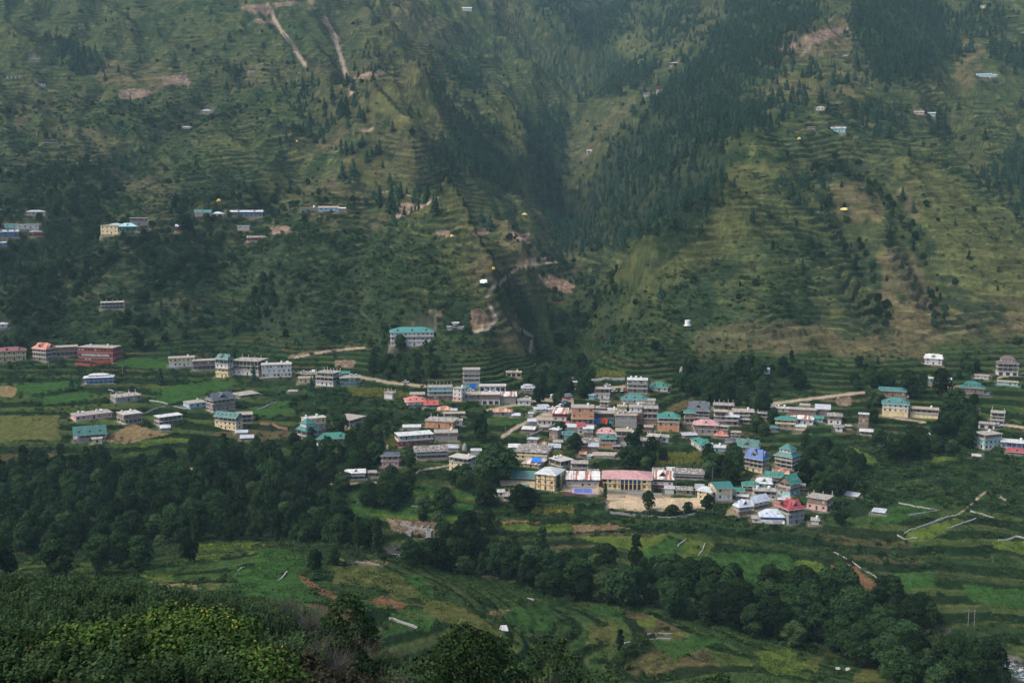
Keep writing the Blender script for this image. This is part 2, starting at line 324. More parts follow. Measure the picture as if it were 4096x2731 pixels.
M_DRY = cover(     # thin brownish grass
 (.9,[(3290,760),(3480,720),(3560,900),(3420,900),(3320,850)]), (.8,[(3560,740),(3640,720),(3730,900),(3600,890)]), (1,[(3500,1010),(3650,1010),(3750,1200),(3790,1350),(3700,1430),(3590,1420),(3540,1200)]),
 (.8,[(2760,1290),(3000,1280),(3540,1330),(3600,1450),(3000,1400),(2780,1420)]), (.7,[(540,1170),(860,1180),(850,1260),(600,1250)]), (.7,[(2030,1220),(2120,1300),(2110,1440),(2050,1430),(1950,1400)]),
 (.7,[(1960,830),(2100,900),(2190,1000),(2130,1060),(2020,1000)]), (.8,[(1890,1000),(2020,1040),(2030,1090),(1960,1130),(1880,1090)]), (.6,[(300,240),(480,230),(700,250),(760,330),(600,400),(450,380)]),
 (.7,[(0,480),(300,480),(500,560),(100,560)]), (.6,[(430,700),(700,680),(700,830),(600,900),(500,780)]), (.6,[(1100,800),(1600,870),(1500,950),(1250,930)]), (.6,[(30,650),(250,650),(330,690),(40,700)]),
 (.9,[(3180,60),(3420,100),(3480,200),(3080,240)]), (.6,[(3750,120),(3900,130),(4000,300),(3850,400)]), (.7,[(2900,640),(3100,640),(3060,680),(2960,690)]), (.5,[(3000,300),(3500,350),(3400,420),(3150,380)]),
 (.4,[(600,1850),(900,1830),(800,1900),(650,1930)]), (.5,[(3200,1820),(3440,1810),(3480,1900),(3250,1900)]), (.7,[(4000,1210),(4096,1200),(4096,1330),(3960,1280)]),
 (.4,[(2250,450),(2600,370),(2450,560),(2300,700)]), (.5,[(1300,480),(1550,620),(1500,720),(1250,620)]))
M_SOIL = np.maximum(cover(
 (.75,[(960,22),(1060,22),(1100,70),(1060,60),(965,40)]), (.7,[(1080,10),(1240,0),(1270,12),(1100,30)]),
 (.9,[(475,360),(560,350),(620,370),(540,400),(480,395)]), (.7,[(640,300),(750,290),(760,340),(650,340)]), (1,[(3100,200),(3280,120),(3400,110),(3360,140),(3250,180)]), (1,[(1080,908),(1150,905),(1180,930),(1090,940)]),
 (1,[(2150,1100),(2230,1105),(2300,1140),(2290,1170),(2200,1160)]), (1,[(2060,1045),(2190,1025),(2190,1060),(2060,1070)]), (1,[(1885,1240),(1925,1236),(1958,1268),(1945,1310),(1905,1318),(1880,1290)]),
 (.9,[(1430,515),(1500,505),(1500,530),(1440,530)]), (.8,[(1330,303),(1400,310),(1470,290),(1555,288),(1500,312),(1400,325)]), (.9,[(1600,820),(1700,800),(1690,830),(1600,850)]), (.8,[(1740,920),(1800,920),(1800,950),(1740,940)]),
 (.8,[(1880,930),(1950,910),(1960,935),(1900,950)]), (.8,[(2040,930),(2120,930),(2120,960),(2050,960)]), (1,[(1400,1440),(1420,1440),(1420,1470),(1340,1470),(1350,1445)]), (.7,[(3000,1550),(3080,1530),(3090,1600),(3040,1600)]),
 (.7,[(3340,1590),(3400,1580),(3420,1620),(3350,1620)]), (1,[(1360,1770),(1560,1770),(1560,1750)]), (.9,[(1540,2070),(1760,2090),(1880,2150),(1850,2260),(1780,2270),(1700,2150),(1560,2130)]),
 (1,[(2400,1985),(2640,1985),(2820,2010),(2800,2040),(2450,2040)]), (.9,[(1330,130),(1360,140),(1370,220),(1345,170)])),
 strokes((8,[(1070,20),(1110,100),(1160,170),(1215,250)]), (5,[(1020,80),(1100,95)]), (9,[(1300,70),(1340,160),(1365,230),(1385,300),(1405,370)]), (5,[(1580,870),(1730,800),(1750,790)]), (4,[(2020,1110),(2080,1065),(2200,1050),(2250,1050)]),
 (7,[(1960,1170),(1985,1130)]), (7,[(1890,1320),(1960,1300),(1985,1250),(1960,1220)]), (7,[(2060,1290),(2080,1320),(2130,1350),(2130,1400)]), (4,[(1150,1430),(1300,1405),(1460,1390)]), (9,[(1720,1250),(1760,1260)])))
# cultivated plots: outline, colour
PLOTS = [
 ('green',[(60,1540),(290,1520),(320,1545),(150,1580),(60,1570)]), ('tan',[(0,1550),(65,1545),(60,1585),(0,1590)]), ('green',[(450,1430),(680,1440),(660,1480),(450,1465)]), ('olive',[(0,1660),(230,1665),(240,1760),(0,1765)]),
 ('tan',[(430,1740),(530,1700),(680,1735),(500,1775),(420,1765)]), ('lime',[(480,1790),(700,1745),(780,1760),(560,1790)]), ('green',[(600,1560),(850,1520),(980,1530),(700,1610)]), ('green',[(990,1630),(1150,1600),(1180,1650),(1060,1670)]),
 ('green',[(180,1590),(350,1560),(380,1600),(170,1620)]), ('green',[(600,1600),(690,1580),(700,1610),(620,1630)]), ('lime',[(1390,1555),(1560,1560),(1700,1600),(1420,1580)]), ('lime',[(2370,1485),(2500,1490),(2500,1510),(2380,1510)]),
 ('lime',[(2620,1820),(2900,1820),(2890,1850),(2620,1855)]), ('lime',[(2920,1850),(3000,1840),(2970,1900),(2920,1890)]), ('green',[(1370,1960),(1700,1940),(1980,1960),(1900,2000),(1400,2000)]), ('lime',[(1500,1965),(1880,1985),(1900,2000),(1500,1985)]),
 ('green',[(1400,2010),(1900,2015),(1880,2080),(1560,2080),(1400,2060)]), ('lime',[(1480,2055),(1850,2075),(1820,2085),(1500,2070)]), ('yellow',[(2125,2040),(2290,2030),(2290,2050),(2130,2058)]), ('tan',[(2000,2085),(2160,2080),(2150,2090),(2010,2095)]),
 ('lime',[(2000,2100),(2280,2090),(2290,2130),(2010,2120)]), ('soil',[(2285,2100),(2450,2098),(2540,2110),(2420,2130),(2290,2128)]), ('lime',[(2300,2150),(2600,2150),(2700,2130),(2600,2200),(2450,2190)]), ('lime',[(2740,2160),(2860,2170),(2830,2220),(2700,2230)]),
 ('green',[(2550,2200),(2700,2150),(2740,2200),(2600,2250)]), ('green',[(2700,2240),(2950,2200),(3150,2220),(3300,2330),(3380,2350),(3250,2380),(2900,2320)]), ('lime',[(3180,2230),(3300,2250),(3320,2330),(3200,2280)]),
 ('brown',[(3330,2250),(3390,2255),(3540,2340),(3490,2370),(3400,2310),(3340,2290)]), ('green',[(3560,2290),(3720,2280),(3750,2350),(3600,2360)]), ('lime',[(3640,2120),(3830,2070),(3870,2080),(3700,2170),(3620,2170)]), ('green',[(3640,1990),(3740,2010),(3720,2060),(3500,2060)]),
 ('green',[(3460,2060),(3640,2060),(3600,2090),(3420,2090)]), ('green',[(3850,2330),(4096,2360),(4096,2430),(3900,2410)]), ('lime',[(3960,2160),(4096,2170),(4096,2220),(3970,2190)]), ('lime',[(3400,1780),(3500,1820),(3520,1860),(3460,1850)]), ('lime',[(3740,1830),(3850,1820),(3830,1850),(3730,1850)]),
 ('lime',[(770,2220),(900,2210),(880,2240),(780,2255)]), ('lime',[(560,2300),(690,2290),(710,2325),(600,2335)]), ('tan',[(620,2335),(750,2335),(800,2360),(650,2350)]), ('lime',[(780,2165),(1040,2170),(1000,2200),(780,2200)]), ('olive',[(780,2340),(880,2330),(860,2360)]),
 ('green',[(1050,2190),(1180,2200),(1280,2250),(1200,2290),(1000,2280)]), ('green',[(900,2260),(1150,2260),(1250,2350),(1250,2420),(1000,2400)]), ('brown',[(1170,2290),(1230,2310),(1350,2380),(1340,2400),(1270,2370)]), ('olive',[(1340,2270),(1500,2250),(1520,2300),(1480,2350),(1330,2330)]),
 ('olive',[(1510,2290),(1560,2280),(1700,2370),(1600,2400),(1500,2350)]), ('brown',[(1480,2400),(1540,2380),(1640,2420),(1600,2440),(1500,2430)]), ('green',[(1600,2290),(1680,2290),(1760,2380),(1720,2390)]), ('tan',[(1350,2230),(1560,2240),(1540,2260),(1400,2250)]),
 ('olive',[(1680,2380),(1800,2400),(1930,2470),(2000,2540),(1800,2500),(1700,2450)]), ('green',[(1560,2450),(1740,2480),(1720,2520),(1580,2480)]), ('green',[(2000,2430),(2180,2420),(2190,2440),(2000,2470)]), ('green',[(2050,2470),(2200,2450),(2200,2530),(2060,2520)]), ('tan',[(1940,2460),(2060,2440),(2000,2480)]),
 ('olive',[(2340,2510),(2460,2500),(2460,2580),(2340,2570)]), ('lime',[(2540,2480),(2620,2460),(2620,2500),(2560,2500)]), ('green',[(2600,2560),(2760,2540),(2900,2560),(2700,2640)]), ('olive',[(2600,2530),(2720,2520),(2800,2540),(2650,2560)]), ('green',[(2350,2400),(2500,2420),(2480,2480),(2350,2460)]),
 ('olive',[(3220,2640),(3300,2620),(3260,2690)]), ('olive',[(3420,2690),(3500,2660),(3560,2720),(3420,2731)]), ('lime',[(3000,2600),(3150,2600),(3250,2660),(3100,2700)]), ('tan',[(3920,2640),(4000,2650),(3990,2680),(3920,2670)]),
 ('olive',[(0,2130),(60,2130),(120,2210),(0,2240)]),
]
PAL = dict(green=(.032,.080,.020), lime=(.080,.115,.022), olive=(.085,.092,.030), tan=(.19,.135,.070), brown=(.15,.082,.045), soil=(.19,.125,.075), yellow=(.26,.215,.045))
plot_maps = [(PAL[c], cover(p)) for c, p in PLOTS]
M_PLOT = cover(*[p for _, p in PLOTS])
PATHS = [(4.5,[(1580,870),(1660,842),(1725,805),(1750,788)]), (4.5,[(2000,1135),(2025,1108),(2080,1066),(2200,1050),(2265,1048)]), (7,[(1948,1185),(1985,1130)]), (7,[(1890,1327),(1950,1316),(1990,1275),(1962,1225)]), (6,[(2085,1318),(2130,1345),(2122,1405)]), (3.5,[(1180,1430),(1300,1405),(1460,1390)]),
 (6,[(1090,60),(1125,125),(1165,175),(1222,262)]), (7,[(1335,140),(1362,225),(1385,300),(1405,372)]), (3,[(1500,765),(1600,770),(1660,790)]), (6,[(1180,1490),(1400,1500),(1560,1530),(1700,1545)]), (7,[(2010,1745),(2080,1700),(2170,1660),(2260,1610)]), (6,[(2230,1585),(2260,1540),(2290,1510)]), (6,[(3050,1620),(3200,1600),(3400,1575),(3540,1560)]),
 (3.5,[(1500,1980),(1620,1920),(1680,1880),(1800,1860)]), (4,[(1135,1980),(1230,1960),(1310,1940)]), (3,[(1310,1935),(1500,1930),(1600,1925)]), (4,[(3520,1660),(3700,1690)]), (6,[(3740,1555),(3860,1545)]), (6,[(3960,1690),(4096,1710)]), (4,[(3990,1510),(4096,1490)]),
 (3,[(0,1420),(60,1440)]), (4,[(4020,2000),(3950,1960),(3830,2060)]), (7,[(2160,1600),(2290,1600),(2290,1640),(2200,1680)]), (5,[(1950,1640),(2160,1600)]), (5,[(2440,1550),(2510,1545)]), (5,[(3040,1615),(3100,1620)])]
M_PATH = strokes(*PATHS)
M_RIV = strokes((22,[(1700,2200),(1900,2240),(2100,2270),(2400,2325),(2650,2385),(2900,2425),(3300,2480),(3600,2530),(3800,2560),(3900,2610),(4096,2690)]))
M_YARD = cover([(2430,1980),(2810,1990),(2820,2030),(2700,2045),(2440,2035)], (1,[(2000,1920),(2140,1925),(2140,1950),(2000,1950)]), (.8,[(2250,1935),(2420,1940),(2420,1980),(2250,1970)]), (.5,[(3020,1900),(3150,1900),(3200,2080),(2900,2060)]))

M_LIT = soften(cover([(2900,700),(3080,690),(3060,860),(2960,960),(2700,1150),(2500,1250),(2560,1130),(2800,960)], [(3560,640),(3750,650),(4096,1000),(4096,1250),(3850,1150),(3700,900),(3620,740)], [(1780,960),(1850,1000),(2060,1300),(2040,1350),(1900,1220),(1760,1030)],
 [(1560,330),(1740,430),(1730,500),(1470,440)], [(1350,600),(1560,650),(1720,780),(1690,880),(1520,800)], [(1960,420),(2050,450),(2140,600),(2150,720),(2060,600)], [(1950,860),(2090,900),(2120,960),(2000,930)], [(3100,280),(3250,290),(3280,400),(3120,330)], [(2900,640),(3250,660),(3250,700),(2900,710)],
 [(2440,200),(2560,100),(2580,170),(2560,260)], [(2420,1120),(2600,1010),(2560,1060),(2430,1180)]), 6)  # short yellow-green grass; lit look of the spur crests painted into its colour
M_CONs, M_BROs, M_SCRs, M_DRYs, M_SOILs = soften(M_CON, 7), soften(M_BRO, 3), soften(M_SCR, 10), soften(M_DRY, 7), soften(M_SOIL, 1)
# ================================================================ THE HOUSES: where they stand
# x0 = left end, row = foot of the nearest corner, w = front width, s = side width (yaw 0: depth in m), h = wall height -- all in photograph
# pixels; yaw > 0 shows the left side, yaw < 0 the right side; floors bottom to top: style + colour
# label | x0 row w s h yaw | floors | roof kind, colour, height | extras: T tanks, R bare columns on the roof, D dormers, S solar heater
HOUSES = """
cream balconied hotel with maroon hip roof at the left edge|-40 1447 140 12 44 0|oy oy|hip maroon 20|D3
tall brown house under an orange-red gabled roof beside the maroon hotel|117 1448 68 26 52 -28|oc ok ok|cross coral 28|
flat brown building between the orange-roofed house and the red school|211 1424 98 10 36 0|xc nk|flat slab 0|
long red school building with a white-lettered banner|303 1451 150 14 60 -10|vr nr vr|flat slab 0|T2
blue two-storey house with tiered pale roof below the red school|324 1537 108 12 26 14|ob ob|tier wsheet 18|
unfinished flat house bristling with bare columns in the left fields|420 1612 84 44 22 36|wc|flat slab 0|R10 T2
long low pinkish house with solar panels in the left fields|258 1686 118 46 21 36|wp|flat slab 0|T2 S2
square house raised on stilts in the left fields|447 1698 57 50 39 40|xc wk|flat wslab 0|T2
open frame house under a thin white slab in the left fields|604 1706 77 33 37 38|xo xc|flat white 0|
tiny stone hut with white roof before the white-slab frame house|645 1722 33 8 13 0|nc|hip wsheet 6|
house with three-peaked teal roof above the left wood|276 1771 112 22 30 22|wc xc|gable teal 40|D3
small cream annex below the three-peaked teal roof|370 1776 38 5 21 0|wy|flat slab 0|
cream and white flat house with a water tank west of the brown row|678 1467 100 9 36 0|ww wy|flat slab 0|T1
sky-blue bungalow with one tank in the left fields|717 1632 58 40 17 36|wl|flat slab 0|T1
long brown two-storey block left of the teal-roofed tower|774 1480 86 9 38 0|xd wk|flat slab 0|
tall white tower house with peaked teal roof|857 1512 56 14 76 -22|wy oy ww xc|cross teal 24|
four-storey concrete frame with bare rooftop columns beside the teal tower|921 1503 112 22 58 -14|ww oc xc|flat slab 0|R9
white three-storey block with rows of dark windows and rooftop tanks|1048 1510 118 9 53 0|vw ww vw|flat wslab 0|T2 S1
little cream box house under the roadside cars|1195 1531 55 7 19 0|wy|flat slab 0|
dark three-storey block crowned with many bare columns|1258 1546 74 24 53 -20|ww od oc|flat slab 0|R12
dark green two-storey building with cars on its roof|1359 1543 82 11 32 0|vg vg|flat slab 0|
grey hut with green lid on the dark green building's roof terrace|1361 1511 36 5 18 0|na|shed green 5|
bare concrete slab on posts above the grey-gabled house|909 1592 66 50 9 40|xc|flat slab 0|
big house with dark grey gables and pink lower walls|812 1650 76 40 50 40|op wk xc|cross slate 34|
cream house with a zigzag teal roof|847 1722 98 18 52 -24|wy wy xc|gable teal 24|D5
open pink-posted extension behind the zigzag teal roof|947 1690 62 9 32 0|xp xc|flat slab 0|
low tin shelter right below the zigzag-roofed house|938 1735 42 6 5 10|xc|shed tin 4|
tin-roofed field hut downhill of the zigzag-roofed house|957 1762 46 7 11 12|nc|shed tin 5|
cream building with railed roof terrace behind the two-tier teal roof|1200 1748 80 20 74 26|wk wc wy|flat wslab 0|T2
narrow concrete tower under a two-tier teal roof|1179 1788 45 46 66 44|wc oc xc|tier teal 46|
long low house with bright green roof and two dormers|1268 1770 128 9 17 0|oy|hip green 28|D2
red pagoda-roofed gazebo in the bushes|1303 1801 50 6 8 0|xr|tier red 24|
pale awning beside the red gazebo|1264 1794 42 5 13 0|xc|flat wsheet 0|
slab-roofed unfinished house with yellow base right of the green roof|1316 1714 82 56 32 -30|wy xc|flat slab 0|
small white hut with grey cap at the wood's edge|703 1896 30 5 19 0|nc|hip tin 8|
small tin-roofed hut beside the blue tarpaulin|752 1896 26 5 13 0|nk|shed rust 4|
little turquoise hut with rooftop columns in the green slope|1535 1596 34 12 24 -22|ww|flat slab 0|R6
low brown roofed shed behind the coral-roofed hotel|1642 1586 54 6 9 0|nk|shed slab 3|
turquoise-topped three-storey block with a crowd of rooftop columns|1712 1598 97 9 50 0|wk oc wt|flat slab 0|R14
white and pink corner house next to the turquoise-topped block|1810 1606 36 17 53 -30|wp ww ww|flat slab 0|T1
tall bare four-storey block standing behind the shop row|1853 1549 66 9 72 0|wt oc oc nc|flat slab 0|
long white shop row with dark open fronts|1917 1566 106 8 22 0|gw|flat wslab 0|
white hotel with coral roof and three dormers|1611 1630 72 20 23 14|ow ww|hip coral 28|D3
open pavilion with bright red roof beside the coral-roofed hotel|1697 1630 54 7 13 0|xw|gable brightred 19|D2
cottage with rusty hip roof below the bright red pavilion|1753 1651 51 7 13 0|wy|hip rust 19|
small grey gabled cottage beside the rusty cottage|1806 1652 20 5 13 0|ww|gable tin 7|
brown open-fronted house at the left end of the market row|1851 1601 74 11 23 0|oc|flat slab 0|
white-based brown house in the middle of the market row|1926 1618 74 10 41 0|gw nk|flat wslab 0|
grey warehouse with striped rusty roof in the market row|2001 1612 63 9 29 0|nc|shed whiterust 8|
small white house at the right end of the market row|2070 1622 53 8 20 0|ww|flat slab 0|
grey cottage with orange-rust roof under the market row|1976 1663 71 7 18 0|wc|hip rust 15|
brown flat house with yellow doors on the slope above the market row|2025 1506 60 7 16 0|gy|flat tan 0|T1
grey two-tier roofed house amid trees above the market row|2087 1572 50 7 22 0|wk ww|tier tin 16|
tin shed by the bend of the road|2153 1632 38 5 6 12|xc|shed tin 3|
little white shed with tin roof under the road bend|2135 1647 48 6 11 12|ww|shed tin 3|
long orange-walled house with rooftop columns|1696 1714 116 18 27 -12|wo|flat slab 0|R9
white annex at the right end of the orange-walled house|1816 1701 33 6 19 0|ww|flat slab 0|
long red and white hotel under a broad white slab|1573 1787 138 22 44 18|wr ow|flat white 0|
bare brick house right of the red and white hotel|1738 1762 92 9 32 0|nc wk|flat slab 0|T1
white slab half hidden in maize behind the red and white hotel|1612 1718 70 7 10 0|nw|flat white 0|
old long timber house with shingle roof and green balcony|1651 1836 132 8 31 10|xd og|gable shingle 26|
pale hipped roof beside the beehive temple|1771 1800 62 7 11 0|nw|hip tin 13|
big pinkish house with a wide flat roof terrace|1793 1890 78 32 56 -30|wy wy xc|flat wslab 0|T1
small flat-roofed white shed right of the beehive temple|1885 1817 40 5 15 0|nw|flat wsheet 0|
lilac and white house with dark roof among the trees|1526 1868 70 8 48 0|wp op|hip slate 13|
white-roofed green-banded house beside the footpath|1388 1917 72 7 28 0|og ow|gable white 17|D1
pink lean-to at the left of the green-banded house|1361 1915 28 5 18 0|wp|flat slab 0|T1
dark shed at the right of the green-banded house|1473 1906 32 5 16 0|oc|flat slab 0|
white tin shed above the long cream house|2037 1795 41 5 8 0|nc|shed white 5|
long cream house with grey roof and green windows|2057 1842 130 46 34 -13|wy oy|hip shingle 22|
yellow cottage with half its rusty roof under blue plastic|2091 1871 64 34 15 -22|wy|hip whiterust 18|
open concrete house with three tanks on its flat roof|2197 1868 53 45 23 36|xc|flat wslab 0|T3
long shed with sweeping teal roof by the big trees|2044 1924 93 10 11 -14|xd|gable teal 36|
cream three-storey school with brown bands and grey hip roof|2141 1965 79 42 68 -24|wY wY wY|hip wsheet 32|
brown and white house between the school and the pink hall|2285 1895 66 7 43 0|ow ok|flat slab 0|
long classroom block with rust-patched white roof above the blue court|2265 1945 132 7 30 0|wy og|shed whiterust 20|
large cream hall with pink roof and tall columns|2408 1958 201 15 46 0|vY vY|hip pink 30|
timber and white house with rusty cross gable beside the pink hall|2608 1951 84 8 38 0|wr ww nd|cross whiterust 38|
long old shingled house above the quarry yard|2692 1915 122 8 24 0|xd od|gable shingle 22|
tiny white cabin with turquoise trim beside the timber house|2659 1972 37 5 19 0|ww|flat wsheet 0|
small yellow house with worn grey roof above the quarry yard|2704 1977 64 6 21 0|oy|gable shingle 14|
cream house with grey hip roof turned sideways at the quarry edge|2793 2005 52 12 38 -38|wy wy|hip tin 22|
cream over white house with broad teal gable|2845 2003 70 18 54 10|ww wy|gable teal 27|
small cream house with two-step green roof|2930 1983 45 6 22 0|wy|gable green 9|
house with green hipped roof and arched dormers|2972 1968 60 10 27 -10|xk wk|hip green 20|D2
house with pinkish white cross gables and turquoise wall|3027 1957 60 10 24 -12|wt|cross wsheet 26|
tangle of white terraces and bare posts in the hotel cluster|3015 1998 92 10 34 -8|ww xc|flat slab 0|R6 T2
long balconied lodge under a silver-blue roof|3003 2040 70 12 30 34|oc ww|gable gblue 32|D2
silver-roofed corner lodge with crossing gables|2944 2062 56 12 36 20|wk oc|cross gblue 34|
blue-walled house with silver roof and white compound wall|3042 2092 92 10 27 -5|ww ob|hip gblue 33|D2
low white outhouse at the corner of the silver-roofed blue house|3008 2090 34 5 17 0|ww|flat slab 0|
tall grey house with a crimson gabled roof|3118 2099 73 36 64 24|wa wa xa|cross red 42|T1
little white outhouse below the crimson-roofed house|3245 2097 30 5 16 0|nw|flat slab 0|T1
brick house with pink base and rooftop columns|3236 2047 70 44 50 -34|wp wk|flat slab 0|R6
unfinished slab on brick piers in the right-hand orchard|3340 1926 86 16 21 -24|xk|flat slab 0|R7 T1
fallen tin lean-to in the right-hand orchard|3386 1990 42 8 6 -30|xc|shed tin 5|
three-tiered concrete house with royal blue roof|2986 1893 62 36 56 -40|wy xc xc|cross blue 46|
tall unfinished hotel with layered teal pagoda roof|3109 1878 58 46 50 -42|xk xk ok|tier teal 48|
front wing of the teal L-shaped hotel with two dormers|3063 1937 68 12 30 -14|ok wk|gable green 24|D2
three-storey main wing of the teal L-shaped hotel|3122 1985 52 38 50 42|wt wk ok|gable green 40|D3
broad dark green roofed lodge uphill of the blue roof|2944 1812 90 24 23 -15|wc|cross dgreen 36|
white house with mint green roof and maroon gable|2780 1803 48 22 25 12|ww|cross green 27|T1
turquoise and grey cabins behind a stone parapet|2836 1810 64 7 21 0|wt|flat wsheet 0|T2
coral-red gazebo below the pink-roofed brick house|2860 1748 50 7 7 0|xr|hip coral 23|D2
brick house with pink roof over a white ground floor|2774 1736 98 8 39 0|ow wk|hip pink 25|D1
large lodge under a sweeping dark slate roof|2752 1688 84 16 46 -12|xk oc xc|cross slate 44|
pinkish brick hotel with broad green hip roof|2631 1725 86 9 56 0|no wo ok|hip green 28|D1
slim brick stair tower with a small teal cap|2737 1716 42 7 68 0|wk ok wk|hip green 14|
bare-framed brick block with rooftop columns left of the green hotel|2568 1694 62 9 62 0|nk xk ok|flat slab 0|R8
narrow brick and white house with red balcony|2516 1692 50 8 66 0|wk wr ww|flat slab 0|T1
long white house with teal roof and white dormers|2487 1612 104 9 14 0|ww|hip teal2 26|D3
white-topped four-storey block with round tanks|2509 1572 80 9 53 0|oc oc vc|flat white 0|T3
white cottage with dark green roof and two white gables|2602 1566 68 14 17 -10|ww|hip dgreen2 28|D2
tan open-framed tower house right of the slate roof|2856 1701 48 7 56 0|wk oc xc|flat tan 0|
house with long sloping white verandah roof|2903 1701 50 7 36 0|ok oc|shed wsheet 9|
wide grey terraced house next to the pine by the road|2932 1694 84 14 46 -8|xc ow oc|flat slab 0|T1
roofless concrete frame behind the slate-roofed lodge|2854 1641 80 9 20 0|xc|flat slab 0|R10
rusty tin shed tucked behind the verandah house|2908 1666 42 6 9 0|nk|shed rust 8|
big orange and brick three-storey house in the village centre|2285 1697 90 10 68 0|ok wo wo|flat slab 0|T1
dark shop house hung with coloured tarpaulins|2378 1692 78 8 40 0|od nd|flat slab 0|
concrete car terrace with tall bare posts|2459 1706 88 11 46 0|nc wc|flat tan 0|R6
brown boarded house with striped white roof by the parked cars|2209 1684 56 12 31 -10|ww nr|shed whiterust 13|
white bungalow with muddy flat roof beside the boarded house|2148 1700 60 9 20 0|ww|flat tan 0|
silver-roofed shed beside the white bungalow|2114 1697 34 5 13 0|nc|shed wsheet 3|
grey stone barn with silver gable roof|2090 1731 46 12 15 -15|nk|gable wsheet 14|
tall narrow brick house with white roof slab|2197 1762 34 18 43 -30|wk wk|flat wsheet 0|T1
small turquoise house with peaked teal roof in the village centre|2254 1759 47 8 23 0|wt|cross teal2 17|
grey block house with pale lid above the long cream house|2110 1781 38 10 24 -18|wc|flat wsheet 0|
rusty lean-to above the long cream house|2143 1790 40 6 9 0|xc|shed rust 6|
narrow white house with bright red roof in the village centre|2310 1736 26 6 31 0|ww ww|gable red 20|
narrow house with white tin lid beside the red roof|2335 1743 37 6 31 0|wk ww|shed white 4|
house with wide pink roof and two dormers in the village centre|2387 1746 74 7 14 0|wy|hip pink 26|D2
tall house with open top floor and white ground floor|2463 1785 63 8 62 0|ww wk xc|flat tan 0|T1
orange-brown house with blue-green hip roof|2400 1792 63 9 40 0|wo oo|hip teal2 20|D1
old red-brown timber house with stone slate cap|2309 1797 45 7 30 0|nr wd|hip shingle 19|
low slate-roofed house with a dark yard|2337 1784 62 6 20 0|xd|gable shingle 17|
old slate-roofed row house below the green hotel|2530 1781 64 6 22 0|od|gable shingle 13|
brick house with pale roof slab and columns left of the rubble heap|2587 1781 46 18 35 -20|nc wk|flat wslab 0|R6
low tan shack with patched roof above the orchard trees|2372 1831 112 6 12 0|nw|hip tan 12|
brown and cream villa with a roof tank near the terraced garden|2379 1595 60 8 40 0|ww ok|flat slab 0|T1
tiny turquoise hut at the end of the garden wall|2352 1533 18 4 10 0|nt|shed wsheet 3|
low tin roof beside the uphill track|2290 1536 34 5 7 0|xc|flat wsheet 0|
open pillared slab house above the lower terraces|2013 2003 62 8 19 0|xc|flat slab 0|R7
white hut at the left of the pillared slab house|1991 1983 27 5 15 0|ww|flat wsheet 0|
mud hut with teal lid behind the pillared slab house|2079 1965 33 5 14 0|nk|shed teal2 4|
white villa with silver cross gables high on the right|3700 1459 66 8 26 0|ww ww|cross white 22|
dark brown pagoda-roofed hotel at the far right|3996 1504 76 10 50 -14|gw xc xc|tier brown 30|
turquoise house with red parapet and yellow base|3716 1549 85 8 33 0|ny wt|flat wslab 0|T1
brown house with two-step teal roof on the right|3845 1572 88 8 22 0|wk|tier teal 26|
low shed with purplish grey roof under the two-step teal house|3900 1584 52 6 6 0|xc|shed slate 6|
small pale house above the two-step teal house|3900 1515 52 6 12 0|ww|flat slab 0|
pale turquoise shop by the right-hand road|3992 1541 76 6 13 0|wt|flat tan 0|
white roadside shop left of the two-step teal house|3782 1582 72 6 14 0|gw|flat tan 0|
yellow-based villa with spreading teal roof|3530 1666 100 10 52 0|ny wy ww|hip teal2 30|D2
brown house with teal roof directly behind the yellow-based villa|3518 1588 102 8 26 0|wk|gable teal2 18|T1
low yellow and grey house right of the yellow-based villa|3641 1672 108 8 36 0|ny ok|flat tan 0|T1
slim brick tower with white cap|3436 1712 36 9 56 -18|wk wk wk|flat wsheet 0|
open white slab shed at the foot of the slim brick tower|3440 1739 56 7 13 0|xc|flat white 0|
cream two-storey house with thin green roof|3102 1714 80 8 38 0|oy oy|hip green 9|
grey house with wide rust-striped roof|3165 1699 86 8 25 0|ww|hip whiterust 18|
long brick range behind the rust-striped roof|3157 1665 106 7 27 0|nk|flat slab 0|
brown barn with silver sheet roof at the range's end|3263 1662 54 7 27 0|wk|shed tin 11|
mint house with small green roof beside the rust-striped roof|3249 1687 42 6 17 0|wt|gable green 7|
two-storey white house with brown upper floor|3312 1698 52 8 37 0|ww wk|hip shingle 8|
small white house below the brown-topped white house|3338 1726 31 6 21 0|ww|hip shingle 6|
little brick house with cream slab before the green-roofed house|3184 1734 38 7 28 0|nk wy|flat wsheet 0|
white sheds and tanks beside the road|3075 1646 92 6 13 0|ww|flat wslab 0|T3
blue hut with small teal roof at the wood's edge|3086 1722 24 5 14 0|wb|hip teal2 7|
stacked white and turquoise block on the right edge|3915 1800 82 22 62 20|ww wt oc|flat slab 0|T1
white roadside store above the stacked block|3914 1714 62 6 19 0|gw|flat slab 0|
dark three-storey frame behind the roadside store|3964 1696 50 8 46 0|oc oc xc|flat slab 0|R4
blue house under a broad white slab on the right edge|4006 1791 100 9 21 0|ob|flat white 0|T1
low house with red hip roof on the right edge|4032 1816 72 8 9 0|xc|hip red 22|D1
grey-blue barn with curved lid among the right-hand trees|3675 1753 40 7 15 -15|nc|gable gblue 8|
tumbledown tin shed by the lower right terraces|3497 2056 38 8 7 -28|nk|shed tin 5|
pinkish farmhouse with grey lid above the left hamlet|110 862 68 8 15 0|wp|hip tin 8|
long blue guest house with dormered tin roof at the left edge|-4 948 74 9 21 0|ob ob|gable tin 10|D3
turquoise house behind the blue guest house|20 913 48 8 15 0|wt|flat slab 0|
white parapeted house in the left hamlet|72 916 80 8 17 0|ww|flat wslab 0|R5
red house with brown cap in the left hamlet|121 945 45 8 17 0|wr|hip shingle 13|
white-roofed shed at the foot of the left hamlet|-2 984 28 8 13 0|wb|shed white 3|
